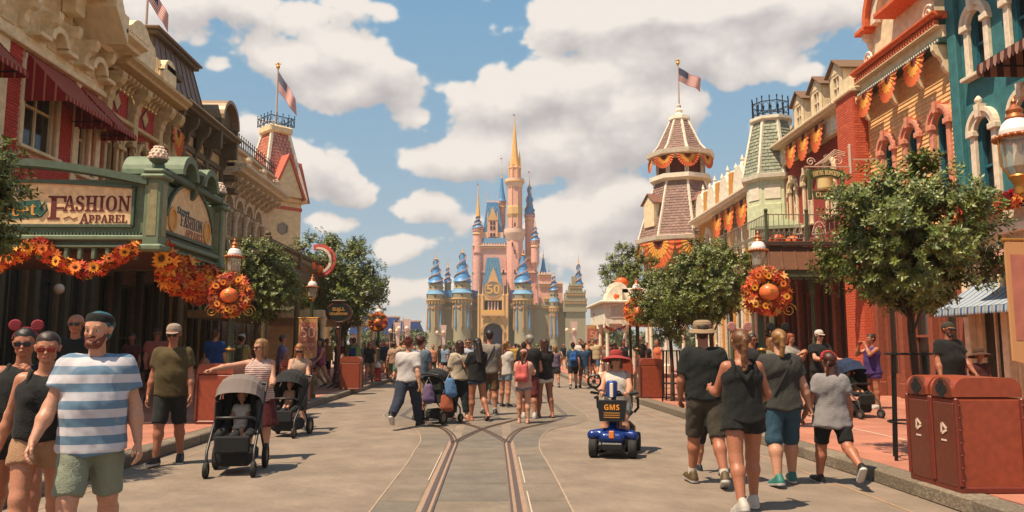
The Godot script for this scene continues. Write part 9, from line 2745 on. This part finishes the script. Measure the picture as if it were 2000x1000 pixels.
	P("person in a black shirt and white shorts with folded arms", 1.12, 17.2, 1.70, 200, {"al": [28, 8, 88, 40], "ar": [28, 8, 88, 30], "ll": [4, 3, 0], "lr": [-8, 6, 4], "head": 20}, ["tee", blk], ["shorts", 0.35, wht], ["long", C(0.28, 0.14, 0.08)], {"fem": true, "skin": 2, "sandal": true})
	P("person in white reaching an arm up across the group", 0.32, 20.2, 1.68, 150, {"al": [20, 120, 20, 0], "ar": [8, 8, 20, 0], "ll": [3, 2, 0], "lr": [-4, 3, 2]}, ["tee", wht], ["shorts", 0.5, C(0.46, 0.52, 0.58)], ["pony", bld], fm)
	P("short person in a white shirt and teal shorts among the group on the rails", 0.02, 21.0, 1.40, 20, ST, ["tee", wht, {"loose": 1.3}], ["shorts", 0.95, C(0.06, 0.30, 0.32), {"loose": 1.3}], ["short", brn], {"shoe": C(0.14, 0.14, 0.2)})
	P("person in sunglasses and a pale shirt facing the castle group", -0.75, 23.5, 1.78, 10, ST, ["tee", C(0.66, 0.68, 0.72)], ["shorts", 0.95, C(0.2, 0.2, 0.22)], ["short", brn], {"glasses": true})
	P("person with a navy backpack over a crimson top among the group on the rails", 0.85, 21.5, 1.66, 190, ST, ["tee", C(0.42, 0.08, 0.10)], ["shorts", 0.6, blk], ["bun", brn], {"fem": true, "bag": {"kind": "backpack", "col": C(0.10, 0.14, 0.28)}})
	P("person in a lilac tank top and black skirt walking towards the castle", 2.42, 30.5, 1.64, 178, WA, ["tank", C(0.40, 0.34, 0.44)], ["skirt", 0.75, blk, {"loose": 1.0}], ["bob", bld], {"fem": true, "skin": 1})
	P("person in a blue shirt with a bright blue backpack walking away", 3.0, 29.4, 1.74, 178, WB, ["tee", C(0.13, 0.28, 0.40)], ["shorts", 0.8, blk], ["bun", brn], {"fem": true, "bag": {"kind": "backpack", "col": C(0.10, 0.32, 0.58)}, "skin": 4, "sock": wht})
	P("person in a slate blue shirt and grey shorts walking away", 3.42, 29.6, 1.72, 180, WA, ["tee", C(0.14, 0.26, 0.38)], ["shorts", 1.0, gry], ["short", brn], {})
	P("person in a coral shirt by the white porch banner", 4.6, 36.0, 1.76, -20, ST, ["tee", C(0.72, 0.28, 0.22)], ["shorts", 0.9, gry], ["short", brn], {})
	# the scooter and its rider
	scooter()
	P("person in a wide red sun hat and white top riding the scooter", 1.83, 11.62, 1.66, -14, {"al": [46, 12, 32, 10, "grip"], "ar": [46, 12, 32, 10, "grip"], "ll": [68, 62, 0, 8], "lr": [64, 58, 0, 8]}, ["tank", wht], ["shorts", 0.75, C(0.40, 0.46, 0.48)], ["bob", C(0.40, 0.26, 0.16)], {"lod": "near", "fem": true, "seat": 0.66, "girth": 1.15, "skin": 4, "glasses": true, "hat": {"kind": "sun", "col": C(0.62, 0.20, 0.20)}, "shoe": blk})
	# the four who walk away on the right
	P("person in a dark green polo shirt and tan bucket hat walking away", 2.36, 8.75, 1.80, 178, {"al": [6, 12, 40, 20], "ar": [-4, 10, 10, 0], "ll": [14, 6, -4], "lr": [-14, 14, 22], "head": -10}, ["tee", C(0.05, 0.075, 0.065), {"sleeve": 0.75, "hem": -0.01}], ["shorts", 0.98, C(0.24, 0.21, 0.165), {"loose": 1.25, "belt": true}], ["short", brn], {"lod": "near", "girth": 1.06, "hat": {"kind": "bucket", "col": C(0.58, 0.48, 0.37)}, "skin": 1, "sock": wht, "shoe": C(0.36, 0.28, 0.16)})
	P("person in a black racer-back top and black shorts walking away", 2.34, 7.35, 1.66, 180, {"al": [26, 14, 70, 0], "ar": [10, 20, 62, 0], "ll": [-12, 12, 18], "lr": [14, 8, -6]}, ["tank", C(0.045, 0.045, 0.045), {"racer": true}], ["shorts", 0.36, C(0.05, 0.045, 0.045), {"loose": 1.5}], ["braid", C(0.46, 0.30, 0.16), {"ears": C(0.68, 0.46, 0.42), "len": 0.3}], {"lod": "near", "fem": true, "girth": 1.04, "skin": 1, "shoe": wht})
	P("person in a charcoal shirt and blue knee-length shorts holding a shorter person's hand", 3.22, 8.75, 1.70, 178, {"al": [4, 10, 12, 0], "ar": [-2, 16, 8, 0, "grip"], "ll": [-10, 8, 10], "lr": [12, 6, -4]}, ["tee", C(0.20, 0.195, 0.18), {"hem": -0.05}], ["shorts", 1.12, C(0.16, 0.29, 0.36)], ["pony", bld, {"ears": blk, "len": 0.14}], {"lod": "near", "fem": true, "girth": 1.2, "skin": 4, "bag": {"kind": "cross", "col": C(0.09, 0.09, 0.09)}, "shoe": C(0.20, 0.48, 0.44)})
	P("short person in a pale grey shirt, black shorts and flower crown, hand held", 3.78, 8.75, 1.46, 180, {"al": [8, 18, 10, 0, "grip"], "ar": [-4, 10, 14, 0], "ll": [14, 6, -6], "lr": [-24, 34, 44]}, ["tee", C(0.54, 0.52, 0.52), {"hem": -0.09, "loose": 1.4}], ["shorts", 0.88, C(0.045, 0.045, 0.045)], ["braids", C(0.30, 0.13, 0.07), {"flowers": C(0.66, 0.20, 0.18)}], {"lod": "near", "fem": true, "girth": 1.15, "skin": 1, "shoe": C(0.10, 0.09, 0.09)})
	P("small person in dark clothes half hidden before the racer-back top", 2.62, 9.6, 1.2, 180, WA, ["tee", C(0.13, 0.13, 0.14)], ["shorts", 0.9, C(0.16, 0.17, 0.2)], ["short", brn], {"shoe": C(0.1, 0.16, 0.2)})
	# right pavement
	P("person in a violet playsuit shading the eyes by the rust red shop", 8.6, 17.6, 1.66, -80, {"al": [60, 30, 120, 0], "ar": [60, 30, 118, 0], "ll": [2, 2, 0], "lr": [-4, 4, 2]}, ["tank", C(0.26, 0.16, 0.42), {"hem": -0.06}], ["shorts", 0.5, C(0.26, 0.16, 0.42), {"loose": 1.4}], ["bun", brn], {"fem": true, "girth": 1.15, "skin": 1, "shoe": wht})
	P("person in a black shirt and dark cap behind the pair of bins", 7.9, 13.4, 1.78, 10, {"al": [16, 10, 20, 0, "grip"], "ar": [4, 8, 14, 0], "ll": [3, 2, 0], "lr": [-4, 3, 2]}, ["tee", C(0.035, 0.037, 0.035), {"loose": 1.2}], ["shorts", 0.95, C(0.1, 0.1, 0.1)], ["short", brn], {"girth": 1.2, "glasses": true, "skin": 1, "beard": C(0.2, 0.12, 0.08), "hat": {"kind": "cap", "col": C(0.22, 0.20, 0.16)}})
	P("small person in a brown sun hat and maroon shirt behind the pair of bins", 8.42, 13.4, 1.32, 0, ST, ["tee", C(0.26, 0.05, 0.05)], ["shorts", 0.8, blk], ["short", brn], {"skin": 1, "hat": {"kind": "sun", "col": C(0.30, 0.17, 0.10)}})
	stroller("blue-hooded stroller with a reclining child by the rust red shop", Vector3(7.15, 0.15, -15.4), 20, C(0.10, 0.16, 0.28), 1.0)
	P("small person lying back in the blue-hooded stroller", 7.15, 15.5, 0.8, 20, {"al": [20, 12, 40, 0], "ar": [20, 12, 40, 0], "ll": [80, 40, 0], "lr": [70, 50, 0], "lean": -24}, ["tee", C(0.24, 0.36, 0.32)], ["shorts", 0.7, C(0.62, 0.36, 0.2)], ["short", brn], {"seat": 0.56, "glasses": true, "sandal": true})
	P("person in a black top and white cap behind the blue-hooded stroller", 6.98, 16.6, 1.72, 10, {"al": [34, 10, 50, 0, "grip"], "ar": [34, 10, 50, 0, "grip"], "ll": [3, 2, 0], "lr": [-4, 3, 2]}, ["tee", C(0.045, 0.045, 0.045)], ["pants", 1.7, blk], ["pony", brn], {"fem": true, "girth": 1.15, "glasses": true, "skin": 4, "hat": {"kind": "cap", "col": wht}})
	P("person in a pale shirt beside the white-capped person", 6.5, 17.0, 1.66, 30, {"al": [40, 8, 90, 20], "ar": [40, 8, 90, 20], "nod": 18, "ll": [3, 2, 0], "lr": [-4, 3, 2]}, ["tee", C(0.60, 0.56, 0.52)], ["shorts", 0.7, dnm], ["bob", C(0.56, 0.26, 0.12)], fm)
	P("person in sunglasses and a dark shirt behind the pale shirt", 6.25, 18.0, 1.76, 10, ST, ["tee", C(0.15, 0.15, 0.16)], ["shorts", 0.9, khk], ["short", C(0.07, 0.05, 0.04)], {"glasses": true, "skin": 2})
	P("person in a flowered pale top walking towards the dormer house", 6.0, 16.8, 1.60, 200, WA, ["tee", C(0.52, 0.50, 0.40)], ["shorts", 0.6, dnm], ["long", C(0.58, 0.38, 0.2), {"len": 0.18}], fm)
	P("person in dark clothes and sunglasses behind the charcoal shirt", 5.2, 15.6, 1.62, 20, ST, ["tee", C(0.12, 0.12, 0.14)], ["shorts", 0.9, blk], ["curly", C(0.16, 0.07, 0.05)], {"fem": true, "skin": 2, "glasses": true})
	P("person in an orange top sitting out by the iron tree guard", 5.6, 26.5, 1.66, -60, ST, ["tank", C(0.74, 0.38, 0.24)], ["shorts", 0.5, dnm], ["long", brn], fm)
	P("person in a black tank top and denim shorts by the white porch", 5.0, 30.0, 1.68, 20, ST, ["tank", blk], ["shorts", 0.6, dnm], ["long", C(0.1, 0.06, 0.05), {"len": 0.2}], {"fem": true, "skin": 2})
	P("person in a black shirt and rosy cap by the white porch", 5.75, 30.6, 1.80, 10, ST, ["tee", blk], ["shorts", 0.9, dnm], ["short", brn], {"hat": {"kind": "cap", "col": C(0.6, 0.42, 0.38)}})
	# left, before the far lamp
	P("person in a lime shirt with a small blue backpack", -5.4, 30.6, 1.78, 175, WA, ["tee", C(0.46, 0.60, 0.28)], ["shorts", 0.95, blk], ["short", brn], {"bag": {"kind": "backpack", "col": C(0.10, 0.20, 0.42)}})
	P("person in a black shirt and khaki shorts by the hydrant", -4.95, 31.6, 1.64, 10, WB, ["tee", blk], ["shorts", 0.6, khk], ["long", bld], {"fem": true, "glasses": true})
	P("person in a beige shirt and patterned shorts past the hydrant", -4.2, 33.4, 1.78, 160, WA, ["tee", C(0.64, 0.50, 0.42)], ["shorts", 0.95, C(0.35, 0.48, 0.38)], ["short", brn], {"girth": 1.15})
	crowd()
func crowd():   # the many before the castle: six figures in other clothes and places
	var names := ["white", "pale blue", "mustard", "black", "rose", "sage", "cream", "navy", "peach", "grey", "teal", "crimson"]
	var cols := [C(0.76, 0.72, 0.68), C(0.46, 0.54, 0.62), C(0.66, 0.52, 0.24), C(0.06, 0.06, 0.07), C(0.66, 0.36, 0.36), C(0.44, 0.48, 0.36), C(0.72, 0.64, 0.50), C(0.10, 0.14, 0.26), C(0.76, 0.50, 0.38), C(0.40, 0.39, 0.38), C(0.10, 0.36, 0.38), C(0.50, 0.09, 0.10)]
	var bn := ["black", "khaki", "denim", "grey", "white", "navy", "olive"]
	var bc := [C(0.06, 0.06, 0.06), C(0.56, 0.46, 0.34), C(0.26, 0.34, 0.44), C(0.34, 0.33, 0.32), C(0.72, 0.68, 0.64), C(0.10, 0.12, 0.2), C(0.26, 0.26, 0.16)]
	var hc := [C(0.2, 0.12, 0.07), C(0.09, 0.06, 0.05), C(0.5, 0.34, 0.18), C(0.42, 0.2, 0.1), C(0.5, 0.46, 0.42)]
	var base := []
	var r := RandomNumberGenerator.new(); r.seed = 77
	for i in 150:
		var d := 34.0 + 34.0 * pow(r.randf(), 1.2); var x := r.randf_range(-6.6, 1.6) if i < 56 else r.randf_range(-1.5, 7.0)
		if x > 1.0 and d < 42: d += 12.0
		if i >= 110:
			d = r.randf_range(31.0, 46.0); x = r.randf_range(-8.6, -4.8) * (1.0 if i % 3 else -0.8)
		x *= d / 44.0 if i < 110 else 1.0
		var tc := i % 12; var b := (i / 12 + i) % 7
		var label := "distant person in a %s top and %s shorts in the crowd before the castle" % [names[tc], bn[b]]
		if i >= 84: label = "%s person in a %s top and %s shorts %s" % [["strolling", "standing"][i % 2], names[tc], bn[b], "farther off in the crowd" if i < 110 else "beyond the street trees"]
		var o: Node3D
		if i < 6:
			o = P(label, x, d, [1.78, 1.66, 1.72, 1.62, 1.3, 1.74][i], 0, [WA, WB, ST, WA, ST, WB][i], ["tee", cols[tc]], ["shorts", [0.95, 0.5, 1.0, 0.4, 0.8, 0.9][i], bc[b]], [["short", "long", "short", "pony", "short", "bob"][i], hc[i % 5]], {"lod": "far", "fem": i in [1, 3, 5], "group": "crowd before the castle"})
			base.append(o)
		else:
			o = base[i % 6].duplicate()
			o.name = numbered("person"); add_child(o)
			o.set_meta("label", label); o.set_meta("group", "crowd before the castle")
			o.scale = Vector3.ONE * r.randf_range(0.95, 1.06)
			for c in o.get_children():
				if c.name.begins_with("shirt"): c.material_override = cloth_mat(cols[tc])
				elif c.name.begins_with("shorts"): c.material_override = cloth_mat(bc[b])
				elif c.name.begins_with("hair"): c.material_override = hair_mat(hc[r.randi() % 5])
		o.position = Vector3(x, 0.15 if absf(x) > 4.2 and d < 56 else 0.0, -d)
		o.rotation.y = (PI if r.randf() < 0.6 else 0.0) + r.randf_range(-0.7, 0.7)
